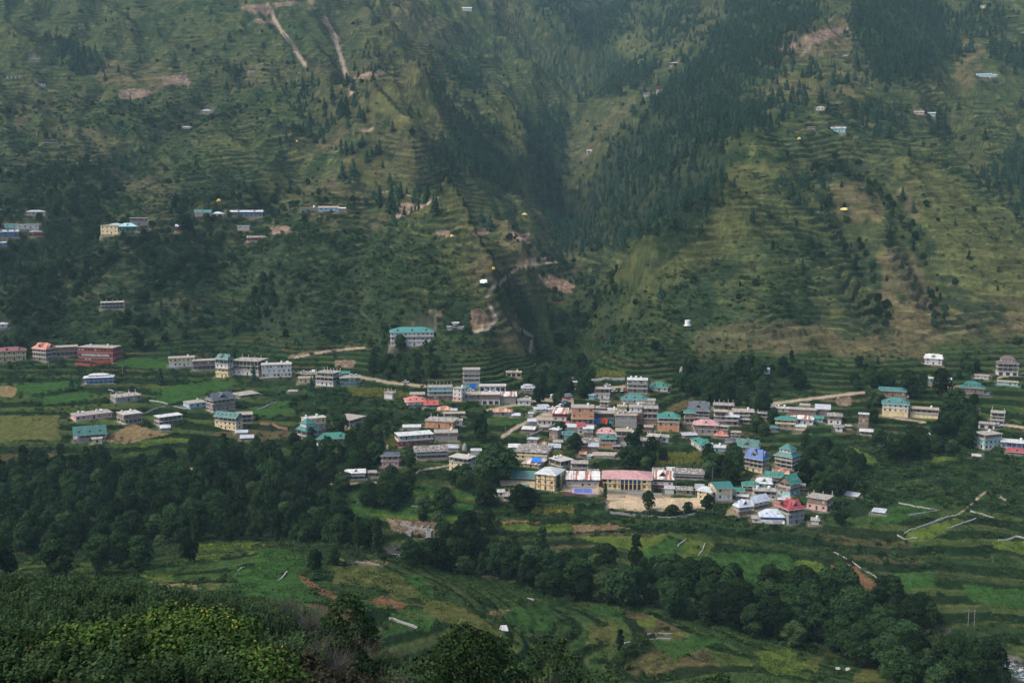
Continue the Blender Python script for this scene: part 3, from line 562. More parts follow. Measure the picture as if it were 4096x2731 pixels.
tall cream house on the wooded left slope|398 937 74 10 34 -12|wy wy|flat wslab 0|
grey roofed house just behind the tall cream house|442 914 46 8 15 0|nc|hip tin 7|
pale mint-roofed house right of the tall cream house|479 926 66 9 20 0|og|hip pteal 18|D1
grey flat-roofed block above the mint-roofed house|522 901 66 9 28 0|wc wk|flat wslab 0|
low dark shed right of the mint-roofed house|550 926 46 6 7 0|xc|flat slate 0|
green-gabled blue farmhouse on the upper left terrace|782 868 62 8 18 0|wp|gable teal2 15|D1
small pink farmhouse with pale blue hip roof|849 866 46 8 11 0|wp|hip gblue 12|
long blue and pink lodge on the upper left terrace|925 868 124 9 20 0|op ob|gable wsheet 7|D2
red-brown cottage with pinkish roof half hidden by trees|705 925 36 8 19 0|wr|gable tin 13|
white cottage on a yellow plinth|951 922 46 8 18 0|ny ww|flat wsheet 0|
brown roofed low cottage at the scrub edge|991 963 68 8 13 0|wr|gable shingle 9|
farmhouse with pale verandah and tan gable on the upper terrace|1276 846 78 8 15 0|wl|gable tan 8|
plain earth-walled wing of the farmhouse with pale verandah|1204 847 70 7 15 0|nc|flat tan 0|T1
tiny white-gabled hut right of the farmhouse with pale verandah|1354 843 27 6 9 0|nc|gable white 5|
large white three-storey hotel with turquoise roof on the hillside|1562 1384 174 14 57 0|ww ow ww|hip teal3 26|D3
skeletal white frame house with rooftop columns on the left slope|407 1236 86 9 26 0|xw xw|flat wslab 0|R9
small white house at the left edge above the fields|-2 1311 30 7 15 0|ww|hip tin 5|
lone two-tier white farmhouse on the upper left slope|806 453 42 8 9 0|wp|tier wsheet 9|
lone tiny farmhouse with white hip roof on the upper left slope|730 515 34 8 6 0|nw|hip wsheet 6|
little farmhouse with bright roof near the upper left trees|118 245 38 8 7 0|nc|shed wsheet 3|
small white farmhouse with flat roof below the upper left trees|140 345 40 8 9 0|ww|flat wsheet 0|
whitewashed ruined hut near the left edge|32 314 44 6 7 0|gw|flat slab 0|
long low byre on the left terraces|176 569 48 6 7 0|xc|flat tin 0|
small stone byre with flat lid on the upper terraces|996 284 28 8 10 0|nk|flat tin 0|
isolated two-tier white house on the right spur|3266 441 30 8 10 0|ww|tier white 8|
long turquoise farmhouse with silver roof on the right spur|3322 529 58 10 14 0|wt|gable tin 9|D2
mud hut under a white dome of plastic on the right spur|3230 516 30 8 8 0|nk|flat wsheet 0|
tan-roofed pink farmhouse at the edge of the upper right wood|3658 457 36 8 9 0|wp|gable tan 5|
mint farmhouse with pale roof right of the tan-roofed one|3710 462 30 8 7 0|wt|gable wsheet 5|
pale green lodge with a row of dormers high on the right|3908 308 54 10 9 0|nl|gable pteal 8|D4
small annex beside the pale green lodge|3964 306 24 8 6 0|nl|hip pteal 4|
yellow farmhouse with silver roof in the topmost right trees|3912 34 30 8 10 0|wy|shed tin 4|
small shed with blue-grey lid under the bare landslip crest|3216 208 22 6 7 0|nc|shed wsheet 3|
small white shed on the terrace under the landslip|3372 226 18 6 6 0|nw|flat slab 0|
cottage with pale pointed roof in the upper central clearing|2681 262 30 8 9 0|wr|hip wsheet 6|
grey farmhouse with tin lids in the central clearing|2574 383 38 8 12 0|wc|flat tin 0|
small red-roofed farmhouse in the central clearing|2626 370 24 8 8 0|ww|gable brightred 4|
lone cottage with reddish striped roof on the ravine's right bank|2348 612 32 8 9 0|gw|gable whiterust 5|
little lean-to with red lid below the striped white roof|2255 1702 18 5 8 0|nc|shed red 3|
pair of worn white gables behind the small turquoise house|2262 1718 46 8 12 0|nw|gable wsheet 9|
flat muddy-roofed annex on the slope right of the white bungalow|2172 1678 40 7 14 0|nc|flat tan 0|
white washed stair house left of the striped white roof|2194 1658 22 6 20 0|nw|flat wslab 0|T1
pale sheet-roofed store at the foot of the narrow red roof|2232 1747 28 5 11 0|xc|shed wsheet 3|
white sheet-covered sheds right of the pale open top-floor house|2506 1742 44 6 12 0|nc|flat wsheet 0|
grey rubble-walled cottage above the brick house with pale slab|2577 1724 34 6 16 0|nk|flat slab 0|
leaning tin sheets on a frame under the green-roofed hotel|2730 1748 54 6 8 8|xc|shed tin 4|
brown slate-lidded store between open-topped house and orange one|2452 1798 26 6 14 0|nd|shed shingle 4|
rust-coloured crate-like shack above the shingled villa trees|2320 1826 22 4 11 0|nk|shed rust 3|
small white outbuilding beside the rust-coloured shack|2346 1834 19 4 11 0|nw|flat wsheet 0|
white tin lean-to behind the timber house|2670 1892 26 5 10 0|nc|shed wsheet 6|
flat white shelter roof at the left of the hotel cluster|2948 1994 44 6 9 0|xc|flat wsheet 0|
heap of white awnings between the grey house and the cluster|3112 2012 44 8 14 0|xc|flat wsheet 0|
pale slab outhouse on the right of the pagoda hotel|3190 1890 40 7 12 0|xk|flat wslab 0|
brown peaked store below the royal blue roof|3092 1896 42 7 12 0|nk|hip rust 11|
white pillared garden house beneath the rusty cottage|1775 1664 84 6 10 0|xw|flat tan 0|
tiny white box by the path under the market row|2116 1668 15 4 15 0|nw|flat wsheet 0|
collapsed pale shed by the rusty-roofed cottage|2050 1668 28 5 7 0|nc|shed wsheet 3|
grey slab shelter lost in the middle orchard|1154 1572 34 6 6 0|xc|flat slab 0|
little brown hut left of the slim brick tower|3381 1714 22 5 10 0|nk|flat slab 0|
mossy slab roof in the right-hand wood|3872 1648 34 6 6 0|nc|flat tan 0|
scattered white hut below the stacked block|3890 1832 30 5 8 0|xw|flat wsheet 0|
turquoise lean-to left of the brown and cream villa|2356 1597 22 5 18 0|nt|shed tin 5|
white two-storey annex behind the dark shop house|2432 1662 34 7 22 0|ww|flat wslab 0|T1
narrow brown house squeezed behind the orange and brick house|2384 1650 38 7 18 0|wk|flat slab 0|
brick shell standing behind the narrow red-balconied house|2545 1640 30 7 26 0|xk|flat slab 0|R4
low brown house left of the pinkish brick hotel|2600 1650 30 7 18 0|wk|flat slab 0|
small white-walled house right of the wide grey terraced house|2990 1662 40 7 16 0|ww|flat tan 0|
two-storey brown house between slate lodge and tan tower|2838 1722 30 7 24 0|wk|flat slab 0|
three-storey brown house uphill of the dark shop house|2400 1648 32 10 40 -20|wk ok xc|flat slab 0|R4
brick and cream house uphill of the concrete car terrace|2470 1662 36 7 36 0|wk wy|flat tan 0|T1
narrow grey house between teal-roofed hotel and brick frame|2592 1628 28 7 26 0|wc ww|flat slab 0|
grey three-storey house between the pink roof and the verandah house|2880 1742 30 10 36 -22|wc wk xc|flat slab 0|
stained white house at the lower end of the pink-roofed row|2640 1770 34 7 22 0|ww|flat slab 0|
tin-lidded brick hut between the orange villa and red timber house|2356 1806 36 6 22 0|wk|shed tin 5|
brown gallery house left of the two-storey pink-based brick house|3180 1968 38 8 26 -15|ok wk|flat slab 0|
weathered house with rusty lid above the teal L-shaped hotel|3120 1912 34 7 20 0|wk|hip rust 10|
grey row house above the long cream house's right end|2196 1806 44 6 18 0|nc|shed tin 6|
small brown house under the tall narrow brick house|2214 1786 36 6 18 0|wk|flat slab 0|
dull green cabin among trees by the turquoise village house|2282 1782 28 6 18 0|ng|shed teal2 5|
mud-walled house on the slope right of the rubble wall|2160 1722 34 7 14 0|nk|flat tan 0|
brown two-storey house right of the coral gazebo|2926 1752 34 8 22 -15|ok wk|flat slab 0|
grey cottage with slate lid between cabins and dark green lodge|2906 1782 30 7 16 0|nc|hip slate 9|
yellow-walled house by the road below the slope's white tank|3200 1640 38 7 18 0|wy|flat slab 0|
half-built brick house at the village's right end|3030 1682 36 9 28 -20|wk xk|flat slab 0|R4
dark timber barn behind the long classroom block|2352 1908 40 6 22 0|nd|gable shingle 10|
grey stone house behind the timber house|2612 1902 40 7 20 0|wc|gable shingle 10|
white farmhouse at the very top of the central slope|1850 43 36 9 9 0|nw|gable white 7|
"""
HS = []
_pads = []
for line in HOUSES.strip().split('\n'):
    lab, geo, fl, rf, ex = (line.split('|') + [''])[:5]
    x0, row, w, sd, hh, yaw = map(float, geo.split())
    rk, rc, rh = rf.split()
    near_x = x0 + (sd if yaw > 0 else (w if yaw < 0 else w / 2))
    X0, Y0, Z0 = hit(near_x, row, start=300)
    k = Y0 / F_PX; cy = math.cos(R(yaw)); sy = abs(math.sin(R(yaw)))
    Wm = w * k / cy; Dm = sd if yaw == 0 else min(max(sd * k / max(sy, .2), 4.5), 16)
    Wm = max(Wm, 2.5); Hm = hh * k * 1.0; Rm = float(rh) * k * 1.0
    bear = math.atan2(X0, Y0); rot = R(yaw) - bear if yaw == 0 else R(yaw)
    c_, s_ = math.cos(rot), math.sin(rot)
    # centre of the footprint from the near corner
    lx = {True: Wm / 2, False: -Wm / 2}[yaw > 0] if yaw != 0 else 0.0
    CX_, CY_ = X0 + lx * c_ - (Dm / 2) * s_, Y0 + lx * s_ + (Dm / 2) * c_
    HS.append(dict(label=lab, x=CX_, y=CY_, z=Z0, rot=rot, W=Wm, D=Dm, H=Hm, R=Rm, fl=fl.split(), rk=rk, rc=rc, ex=ex.split(), yaw=yaw, far=Y0 > 900, k=k))
    _pads.append((CX_, CY_, c_, s_, Wm / 2, Dm / 2, Z0, 2.2))
PADS += _pads
# level grounds: the blue court, the quarry yard, the hall forecourt
def pad_px(px, row, wpx, dm, rot=0.0, soft=2.5):
    X0, Y0, Z0 = hit(px, row, start=300); k = Y0 / F_PX
    PADS.append((X0, Y0 + dm / 2, math.cos(rot), math.sin(rot), wpx * k / 2, dm / 2, Z0, soft)); return X0, Y0, Z0, k
COURT = pad_px(2333, 1976, 100, 12)
YARD = pad_px(2560, 2030, 250, 18, 0, 4)
print('houses', len(HS))
# ================================================================ materials helpers
def new_mat(name, rough=.9, spec=.2):
    m = bpy.data.materials.new(name); m.use_nodes = True
    b = m.node_tree.nodes['Principled BSDF']; b.inputs['Roughness'].default_value = rough
    b.inputs['Specular IOR Level'].default_value = spec
    return m, m.node_tree, b
def node(nt, t, **kw):
    n = nt.nodes.new(t)
    for k, v in kw.items(): setattr(n, k, v)
    return n
def tag(o, label=None, cat=None, group=None, kind=None):
    if label: o['label'] = label
    if cat: o['category'] = cat
    if group: o['group'] = group
    if kind: o['kind'] = kind
    return o
def mesh_np(name, co, faces_flat, counts, mats=(), midx=None, smooth_=False):
    me = bpy.data.meshes.new(name)
    nv = len(co); nf = len(counts)
    me.vertices.add(nv); me.vertices.foreach_set('co', np.asarray(co, np.float32).ravel())
    me.loops.add(len(faces_flat)); me.loops.foreach_set('vertex_index', np.asarray(faces_flat, np.int32))
    me.polygons.add(nf)
    st = np.zeros(nf, np.int32); st[1:] = np.cumsum(counts)[:-1]
    me.polygons.foreach_set('loop_start', st)
    for m in mats: me.materials.append(m)
    if midx is not None: me.polygons.foreach_set('material_index', np.asarray(midx, np.int32))
    if smooth_: me.polygons.foreach_set('use_smooth', np.ones(nf, bool))
    me.update(calc_edges=True); me.validate()
    return me

# ================================================================ building materials
WCOL = dict(w=(.50,.475,.435), y=(.55,.44,.25), Y=(.62,.49,.27), k=(.20,.135,.105), c=(.23,.215,.19), p=(.50,.31,.27), t=(.20,.44,.42), b=(.05,.17,.36), l=(.30,.44,.56),
            g=(.035,.12,.10), o=(.46,.22,.11), d=(.075,.055,.042), r=(.24,.05,.04), a=(.21,.215,.23), x=(.12,.11,.10))
RCOL = dict(teal=(.030,.125,.108), teal2=(.050,.155,.140), teal3=(.045,.20,.175), green=(.035,.165,.120), dgreen=(.07,.155,.125), dgreen2=(.03,.17,.10), maroon=(.20,.06,.045), coral=(.44,.15,.105), brightred=(.38,.06,.045), red=(.27,.045,.045),
            pink=(.42,.225,.21), tin=(.36,.37,.38), wsheet=(.44,.44,.43), white=(.50,.49,.46), slate=(.075,.083,.092), rust=(.30,.13,.07), whiterust=(.56,.53,.49), shingle=(.13,.115,.10), blue=(.018,.08,.25),
            slab=(.31,.275,.235), wslab=(.43,.39,.34), tan=(.33,.27,.20), brown=(.12,.085,.08), pteal=(.30,.52,.49), gblue=(.42,.46,.50))
_mc = {}
def wall_mat(ch):
    if ('w', ch) in _mc: return _mc['w', ch]
    m, t, b = new_mat('painted wall ' + ch, .9, .15)
    tc = node(t, 'ShaderNodeNewGeometry'); mp = node(t, 'ShaderNodeMapping'); mp.inputs['Scale'].default_value = (1, 1, .28); t.links.new(tc.outputs['Position'], mp.inputs[0])
    nz = node(t, 'ShaderNodeTexNoise'); nz.inputs['Scale'].default_value = .9; nz.inputs['Detail'].default_value = 6; nz.inputs['Roughness'].default_value = .75; t.links.new(mp.outputs[0], nz.inputs['Vector'])
    rp = node(t, 'ShaderNodeValToRGB'); e = rp.color_ramp.elements; c = WCOL[ch]
    e[0].position = .30; e[0].color = (*[v * .5 for v in c], 1); e[1].position = .52; e[1].color = (*c, 1)
    t.links.new(nz.outputs[0], rp.inputs[0])
    if ch in 'kdr':
        br = node(t, 'ShaderNodeTexBrick'); br.inputs['Scale'].default_value = 1.6; br.inputs['Mortar Size'].default_value = .03; br.inputs['Color1'].default_value = (1, 1, 1, 1); br.inputs['Color2'].default_value = (.65, .65, .65, 1); br.inputs['Mortar'].default_value = (.8, .8, .8, 1)
        m2 = node(t, 'ShaderNodeMapping'); m2.inputs['Rotation'].default_value = (R(90), 0, 0); t.links.new(tc.outputs['Position'], m2.inputs[0]); t.links.new(m2.outputs[0], br.inputs['Vector'])
        mu = node(t, 'ShaderNodeMix', data_type='RGBA', blend_type='MULTIPLY'); mu.inputs[0].default_value = .7; t.links.new(rp.outputs[0], mu.inputs[6]); t.links.new(br.outputs[0], mu.inputs[7]); t.links.new(mu.outputs[2], b.inputs['Base Color'])
    else: t.links.new(rp.outputs[0], b.inputs['Base Color'])
    _mc['w', ch] = m; return m
def roof_mat(name):
    if ('r', name) in _mc: return _mc['r', name]
    flat = name in ('slab', 'wslab', 'tan', 'shingle'); c = RCOL[name]
    m, t, b = new_mat('roofing ' + name, .9 if flat else .5, .12 if flat else .35)
    tc = node(t, 'ShaderNodeTexCoord'); nz = node(t, 'ShaderNodeTexNoise'); nz.inputs['Scale'].default_value = .55 if not flat else .8; nz.inputs['Detail'].default_value = 6; nz.inputs['Roughness'].default_value = .7
    t.links.new(tc.outputs['Object'], nz.inputs['Vector'])
    rp = node(t, 'ShaderNodeValToRGB'); e = rp.color_ramp.elements
    lo = .45 if flat else .58
    e[0].position = .34; e[0].color = (*[v * lo for v in c], 1); e[1].position = .62; e[1].color = (*[min(1, v * 1.1) for v in c], 1)
    t.links.new(nz.outputs[0], rp.inputs[0]); out = rp.outputs[0]
    wv = node(t, 'ShaderNodeTexWave', bands_direction='X'); wv.inputs['Scale'].default_value = .7 if not flat else .3; wv.inputs['Distortion'].default_value = .6 if not flat else 6; t.links.new(tc.outputs['Object'], wv.inputs['Vector'])
    mu = node(t, 'ShaderNodeMix', data_type='RGBA', blend_type='MULTIPLY'); mu.inputs[0].default_value = .22; t.links.new(out, mu.inputs[6]); t.links.new(wv.outputs['Color'], mu.inputs[7]); out = mu.outputs[2]
    if name in ('whiterust', 'rust', 'shingle'):
        n2 = node(t, 'ShaderNodeTexNoise'); n2.inputs['Scale'].default_value = .5; mp = node(t, 'ShaderNodeMapping'); mp.inputs['Scale'].default_value = (1.6, .12, .12) if name != 'shingle' else (2, 2, 5); t.links.new(tc.outputs['Object'], mp.inputs[0]); t.links.new(mp.outputs[0], n2.inputs['Vector'])
        r2 = node(t, 'ShaderNodeValToRGB'); r2.color_ramp.elements[0].position = .50; r2.color_ramp.elements[1].position = .58; t.links.new(n2.outputs[0], r2.inputs[0])
        m3 = node(t, 'ShaderNodeMix', data_type='RGBA'); m3.inputs[7].default_value = {'whiterust': (.22, .08, .045, 1), 'rust': (.46, .26, .16, 1), 'shingle': (.30, .27, .24, 1)}[name]
        t.links.new(r2.outputs[0], m3.inputs[0]); t.links.new(out, m3.inputs[6]); out = m3.outputs[2]
    t.links.new(out, b.inputs['Base Color']); _mc['r', name] = m; return m
def flat_mat(name, c, rough=.8, spec=.2):
    if name in _mc: return _mc[name]
    m, t, b = new_mat(name, rough, spec)
    nz = node(t, 'ShaderNodeTexNoise'); nz.inputs['Scale'].default_value = 1.7; nz.inputs['Detail'].default_value = 4; tc = node(t, 'ShaderNodeNewGeometry'); t.links.new(tc.outputs['Position'], nz.inputs['Vector'])
    rp = node(t, 'ShaderNodeValToRGB'); e = rp.color_ramp.elements; e[0].position = .3; e[0].color = (*[v * .7 for v in c], 1); e[1].position = .65; e[1].color = (*c, 1)
    t.links.new(nz.outputs[0], rp.inputs[0]); t.links.new(rp.outputs[0], b.inputs['Base Color']); _mc[name] = m; return m
M_CONC = flat_mat('weathered concrete', (.34, .315, .275)); M_TRIM = flat_mat('white trim', (.54, .52, .49)); M_DARKIN = flat_mat('unlit interior', (.03, .028, .026)); M_WOODF = flat_mat('brown window frame', (.10, .055, .04))
M_GLASS = flat_mat('dusty window glass', (.022, .028, .032), .15, .5); M_TANK = flat_mat('white tank plastic', (.62, .62, .60), .5, .3); M_BLUEP = flat_mat('blue plastic sheet', (.015, .13, .42), .5); M_REDP = flat_mat('orange-red cloth', (.60, .09, .04))
M_YELP = flat_mat('yellow straw', (.58, .42, .10)); M_STONE = flat_mat('whitewashed field stone', (.30, .29, .27)); M_RAIL = flat_mat('thin railing', (.30, .27, .24)); M_MAROON = flat_mat('brown painted band', (.16, .05, .035))

class MB:
    def __init__(s): s.v, s.f, s.m, s.mats = [], [], [], []
    def mi(s, m):
        if m not in s.mats: s.mats.append(m)
        return s.mats.index(m)
    def face(s, pts, m):
        o = len(s.v); s.v += [tuple(p) for p in pts]; s.f.append(tuple(range(o, o + len(pts)))); s.m.append(s.mi(m))
    def box(s, x0, x1, y0, y1, z0, z1, m):
        a = [(x0,y0,z0),(x1,y0,z0),(x1,y1,z0),(x0,y1,z0),(x0,y0,z1),(x1,y0,z1),(x1,y1,z1),(x0,y1,z1)]
        for q in ((0,3,2,1),(4,5,6,7),(0,1,5,4),(1,2,6,5),(2,3,7,6),(3,0,4,7)): s.face([a[i] for i in q], m)
    def slabpoly(s, top, t, m):
        """a thin solid under a planar polygon"""
        s.face(top, m); bot = [(p[0], p[1], p[2] - t) for p in top]; s.face(bot[::-1], m)
        n = len(top)
        for i in range(n): s.face([top[i], bot[i], bot[(i+1) % n], top[(i+1) % n]], m)
    def mesh(s, name):
        me = bpy.data.meshes.new(name); me.from_pydata(s.v, [], s.f)
        for m in s.mats: me.materials.append(m)
        me.polygons.foreach_set('material_index', s.m); me.update(); return me
    def obj(s, name, parent=None):
        o = bpy.data.objects.new(name, s.mesh(name)); col.objects.link(o)
        if parent: o.parent = parent
        return o
def child(name, me, parent, loc, sc=(1, 1, 1), rz=0.0):
    o = bpy.data.objects.new(name, me); col.objects.link(o); o.parent = parent; o.location = loc; o.scale = sc; o.rotation_euler = (0, 0, rz); return o
# shared small parts (unit size, front face towards -Y)
def window_mesh(fm, pane):
    b = MB(); b.box(-.5, .5, -.05, .02, -.5, .5, fm)
    for xa, xb in ((-.40, -.04), (.04, .40)): b.box(xa, xb, -.075, -.045, -.40, .40, pane)
    return b.mesh('window')
CURT = flat_mat('pale curtain', (.30, .28, .24)); SHUT = flat_mat('brown shutter', (.12, .06, .04)); TSH = flat_mat('teal shutter', (.05, .18, .16)); M_GREYF = flat_mat('grey cement frame', (.22, .20, .18))
WINS = {True: [window_mesh(M_TRIM, M_GLASS), window_mesh(M_TRIM, M_GLASS), window_mesh(M_GREYF, M_GLASS), window_mesh(M_TRIM, CURT), window_mesh(M_WOODF, SHUT)], False: [window_mesh(M_WOODF, M_GLASS), window_mesh(M_WOODF, M_GLASS), window_mesh(M_TRIM, M_GLASS), window_mesh(M_WOODF, SHUT), window_mesh(M_GREYF, CURT), window_mesh(TSH, M_GLASS)]}
class _W:
    def __getitem__(s, k): return rnd.choice(WINS[k])
WIN = _W()
b = MB(); b.box(-.5, .5, -.04, .02, 0, 1, M_WOODF); b.box(-.36, .36, -.07, -.03, .04, .9, flat_mat('dark door leaf', (.05, .035, .03))); DOOR = b.mesh('door')
b = MB(); b.box(-.5, .5, -.04, .02, 0, 1, M_DARKIN); b.box(-.5, .5, -.09, -.035, .86, 1.03, flat_mat('rolled shutter', (.30, .30, .31))); SHOP = b.mesh('shop_front')
b = MB(); b.box(-.15, .15, -.15, .15, 0, 1, M_CONC); POST = b.mesh('column')
b = MB(); b.box(-.17, .17, -.17, .17, 0, 1, M_CONC)
for xa, ya in ((-.1,-.1),(.1,-.1),(.1,.1),(-.1,.1)): b.box(xa-.02, xa+.02, ya-.02, ya+.02, 1, 1.22, flat_mat('rusty rebar', (.16, .07, .04)))
STUB = b.mesh('column')
def lathe(prof, k, m, name):
    b = MB()
    for (r0, z0), (r1, z1) in zip(prof[:-1], prof[1:]):
        for i in range(k):
            a0, a1 = 2*math.pi*i/k, 2*math.pi*(i+1)/k
            b.face([(r0*math.cos(a0), r0*math.sin(a0), z0), (r0*math.cos(a1), r0*math.sin(a1), z0), (r1*math.cos(a1), r1*math.sin(a1), z1), (r1*math.cos(a0), r1*math.sin(a0), z1)], m)
    return b.mesh(name)
TANK = lathe([(0,0),(.55,0),(.55,.25),(.52,.28),(.55,.31),(.55,.6),(.52,.63),(.55,.66),(.55,1.0),(.42,1.18),(.2,1.25)], 12, M_TANK, 'tank_body')
TLID = lathe([(.2,1.23),(.2,1.33),(0,1.35)], 10, flat_mat('tank lid', (.15, .15, .16)), 'lid')
def dormer_mesh(rm, wm):
    b = MB(); w, d, h, o = .5, 1.0, .62, .12
    b.face([(-w,0,0),(w,0,0),(0,0,h)], wm); b.face([(-.2,-.03,.08),(.2,-.03,.08),(.2,-.03,.34),(-.2,-.03,.34)], M_GLASS)
    for sx in (-1, 1):
        top = [(sx*(w+o), -o, -o*h/w), (0, -o, h + .03), (0, d, h + .03), (sx*(w+o), d, -o*h/w)]
        b.slabpoly(top if sx > 0 else top[::-1], .05, rm)
        b.face([(sx*(w+o),-o-.01,-o*h/w-.06),(0,-o-.01,h-.05),(0,-o-.01,h+.05),(sx*(w+o),-o-.01,-o*h/w+.05)], M_TRIM)
    return b.mesh('dormer')
_dm = {}
def roof_rise(Rh, W, D): return max(.17 * min(D, W), min(Rh - .26 * D / 2, .65 * min(W, D)), .7)
def add_roof(p, kind, rc, W, D, z, Rh, wm):
    """pitched roofs over the rectangle centred on the origin, eaves at height z"""
    rm = roof_mat(rc); b = MB(); ov = .7; x, y = W/2 + ov, D/2 + ov
    if kind == 'flat':
        b.box(-W/2 - .45, W/2 + .45, -D/2 - .55, D/2 + .3, z, z + .22, rm)
        n_ = min(7, max(2, int(W / 4)))
        for i in range(n_):       # lying things and stains of mortar make the slab uneven
            cx, cy = rnd.uniform(-W*.42, W*.42), rnd.uniform(-D*.4, D*.4); s_ = rnd.uniform(.2, .7)
            b.box(cx - s_, cx + s_, cy - s_*.5, cy + s_*.5, z + .223, z + .223 + rnd.uniform(.05, .35), M_CONC if rnd.random() < .6 else rm)
        LASTROOF[0] = b.obj('roof', p); return z + .22
    g = MB()
    if kind == 'shed':
        h = max(Rh, .5); b.slabpoly([(-x,-y,z),(x,-y,z),(x,y,z+h),(-x,y,z+h)], .09, rm)
        g.v = [(-W/2,-D/2,z),(W/2,-D/2,z),(W/2,D/2,z),(-W/2,D/2,z),(W/2,D/2,z+h*.9),(-W/2,D/2,z+h*.9)]; g.f = [(0,3,5),(1,4,2),(3,2,4,5)]; g.m = [g.mi(wm)] * 3
        LASTROOF[0] = b.obj('roof', p); g.obj('gable_wall', p); return z + h
    # photographed roof height mixes rise and the far slope seen from above
    h = roof_rise(Rh, W, D)
    if kind in ('hip', 'cross'):
        r = max(W/2 - D/2 * (.95 if kind == 'hip' else .45), .3) if W >= D else .3
        ry = 0 if W >= D else max(D/2 - W/2 * .95, .3)
        A, B_ = (-r, -ry, z+h), (r, ry, z+h)
        if W >= D:
            b.slabpoly([(-x,-y,z),(x,-y,z),B_,A], .1, rm); b.slabpoly([(x,y,z),(-x,y,z),A,B_], .1, rm); b.slabpoly([(x,-y,z),(x,y,z),B_], .1, rm); b.slabpoly([(-x,y,z),(-x,-y,z),A], .1, rm)
        else:
            A, B_ = (0,-ry,z+h),(0,ry,z+h)
            b.slabpoly([(-x,-y,z),(x,-y,z),A], .1, rm); b.slabpoly([(x,-y,z),(x,y,z),B_,A], .1, rm); b.slabpoly([(x,y,z),(-x,y,z),B_], .1, rm); b.slabpoly([(-x,y,z),(-x,-y,z),A,B_], .1, rm)
        b.box(-x, x, -y-.03, -y+.02, z-.22, z-.02, M_TRIM); b.box(-x-.03, -x+.02, -y, y, z-.22, z-.02, M_TRIM); b.box(x-.02, x+.03, -y, y, z-.22, z-.02, M_TRIM)
    if kind == 'gable':
        b.slabpoly([(-x,-y,z),(x,-y,z),(x,0,z+h),(-x,0,z+h)], .1, rm); b.slabpoly([(x,y,z),(-x,y,z),(-x,0,z+h),(x,0,z+h)], .1, rm)
        for sx in (-1, 1): g2 = MB(); g2.face([(sx*W/2,-D/2,z),(sx*W/2,D/2,z),(sx*W/2,0,z+h*.92)], wm); g2.obj('gable_wall', p)
        b.box(-x, x, -y-.03, -y+.02, z-.2, z-.02, M_TRIM)
    if kind == 'cross':
        gw = min(W * .26, h * 1.25); hz = z + h * 1.02; yb = -y * .72
        for sx in (-1, 1):
            t = [(sx*gw, yb, z + h*.16), (0, yb, hz), (0, D*.3, hz), (sx*gw, D*.3, z + h*.16)]; b.slabpoly(t if sx > 0 else t[::-1], .1, rm)
            b.face([(sx*gw, yb-.02, z+h*.10),(0,yb-.02,hz-.14),(0,yb-.02,hz+.05),(sx*gw,yb-.02,z+h*.16+.05)], M_TRIM)
            ss = D * .22; xe = sx * (W/2 + .1); rz = z + h * .9                          # side gables
            for sy in (-1, 1):
                t = [(xe, sy*ss, z + h*.3), (xe, 0, rz), (sx*r*.3, 0, rz), (sx*r*.3, sy*ss, z + h*.3)]; b.slabpoly(t if sy*sx < 0 else t[::-1], .1, rm)
            g2 = MB(); g2.face([(xe - sx*.3, -ss*.85, z+h*.2),(xe - sx*.3, ss*.85, z+h*.2),(xe - sx*.3, 0, rz-.1)], M_DARKIN); g2.obj('side_gable', p)
        g.face([(-gw*.8, yb+.25, z+h*.2),(gw*.8, yb+.25, z+h*.2),(0, yb+.25, hz-.15)], wm)
        g.box(-gw*.3, gw*.3, yb+.17, yb+.24, z+h*.28, z+h*.58, M_GLASS)
    if kind == 'tier':
        h1 = h * .38; f = .62; xi, yi = x*f, y*f
        for q in ([(-x,-y,z),(x,-y,z),(xi,-yi,z+h1),(-xi,-yi,z+h1)], [(x,-y,z),(x,y,z),(xi,yi,z+h1),(xi,-yi,z+h1)], [(x,y,z),(-x,y,z),(-xi,yi,z+h1),(xi,yi,z+h1)], [(-x,y,z),(-x,-y,z),(-xi,-yi,z+h1),(-xi,yi,z+h1)]): b.slabpoly(q, .1, rm)
        g.box(-xi+.2, xi-.2, -yi+.2, yi-.2, z+h1*.6, z+h1+h*.30, M_TRIM)
        nn = max(2, int(xi))
        for i in range(nn): cxx = -xi+.2 + (2*xi-.4) * (i+.5)/nn; g.box(cxx-.25, cxx+.25, -yi+.14, -yi+.19, z+h1+.1*h*.3, z+h1+h*.24, M_GLASS)
        z2 = z + h1 + h*.30; x2, y2 = xi+.35, yi+.35; r2 = max(x2-y2, .4)
        b.slabpoly([(-x2,-y2,z2),(x2,-y2,z2),(r2,0,z2+h*.55),(-r2,0,z2+h*.55)], .09, rm); b.slabpoly([(x2,y2,z2),(-x2,y2,z2),(-r2,0,z2+h*.55),(r2,0,z2+h*.55)], .09, rm)
        b.slabpoly([(x2,-y2,z2),(x2,y2,z2),(r2,0,z2+h*.55)], .09, rm); b.slabpoly([(-x2,y2,z2),(-x2,-y2,z2),(-r2,0,z2+h*.55)], .09, rm)
        b.box(-x, x, -y-.03, -y+.02, z-.2, z-.02, M_TRIM)
    LASTROOF[0] = b.obj('roof', p)
    if g.f: g.obj('gable_wall', p)
    return z + h
ROOF_THINGS = []
LASTROOF = [None]
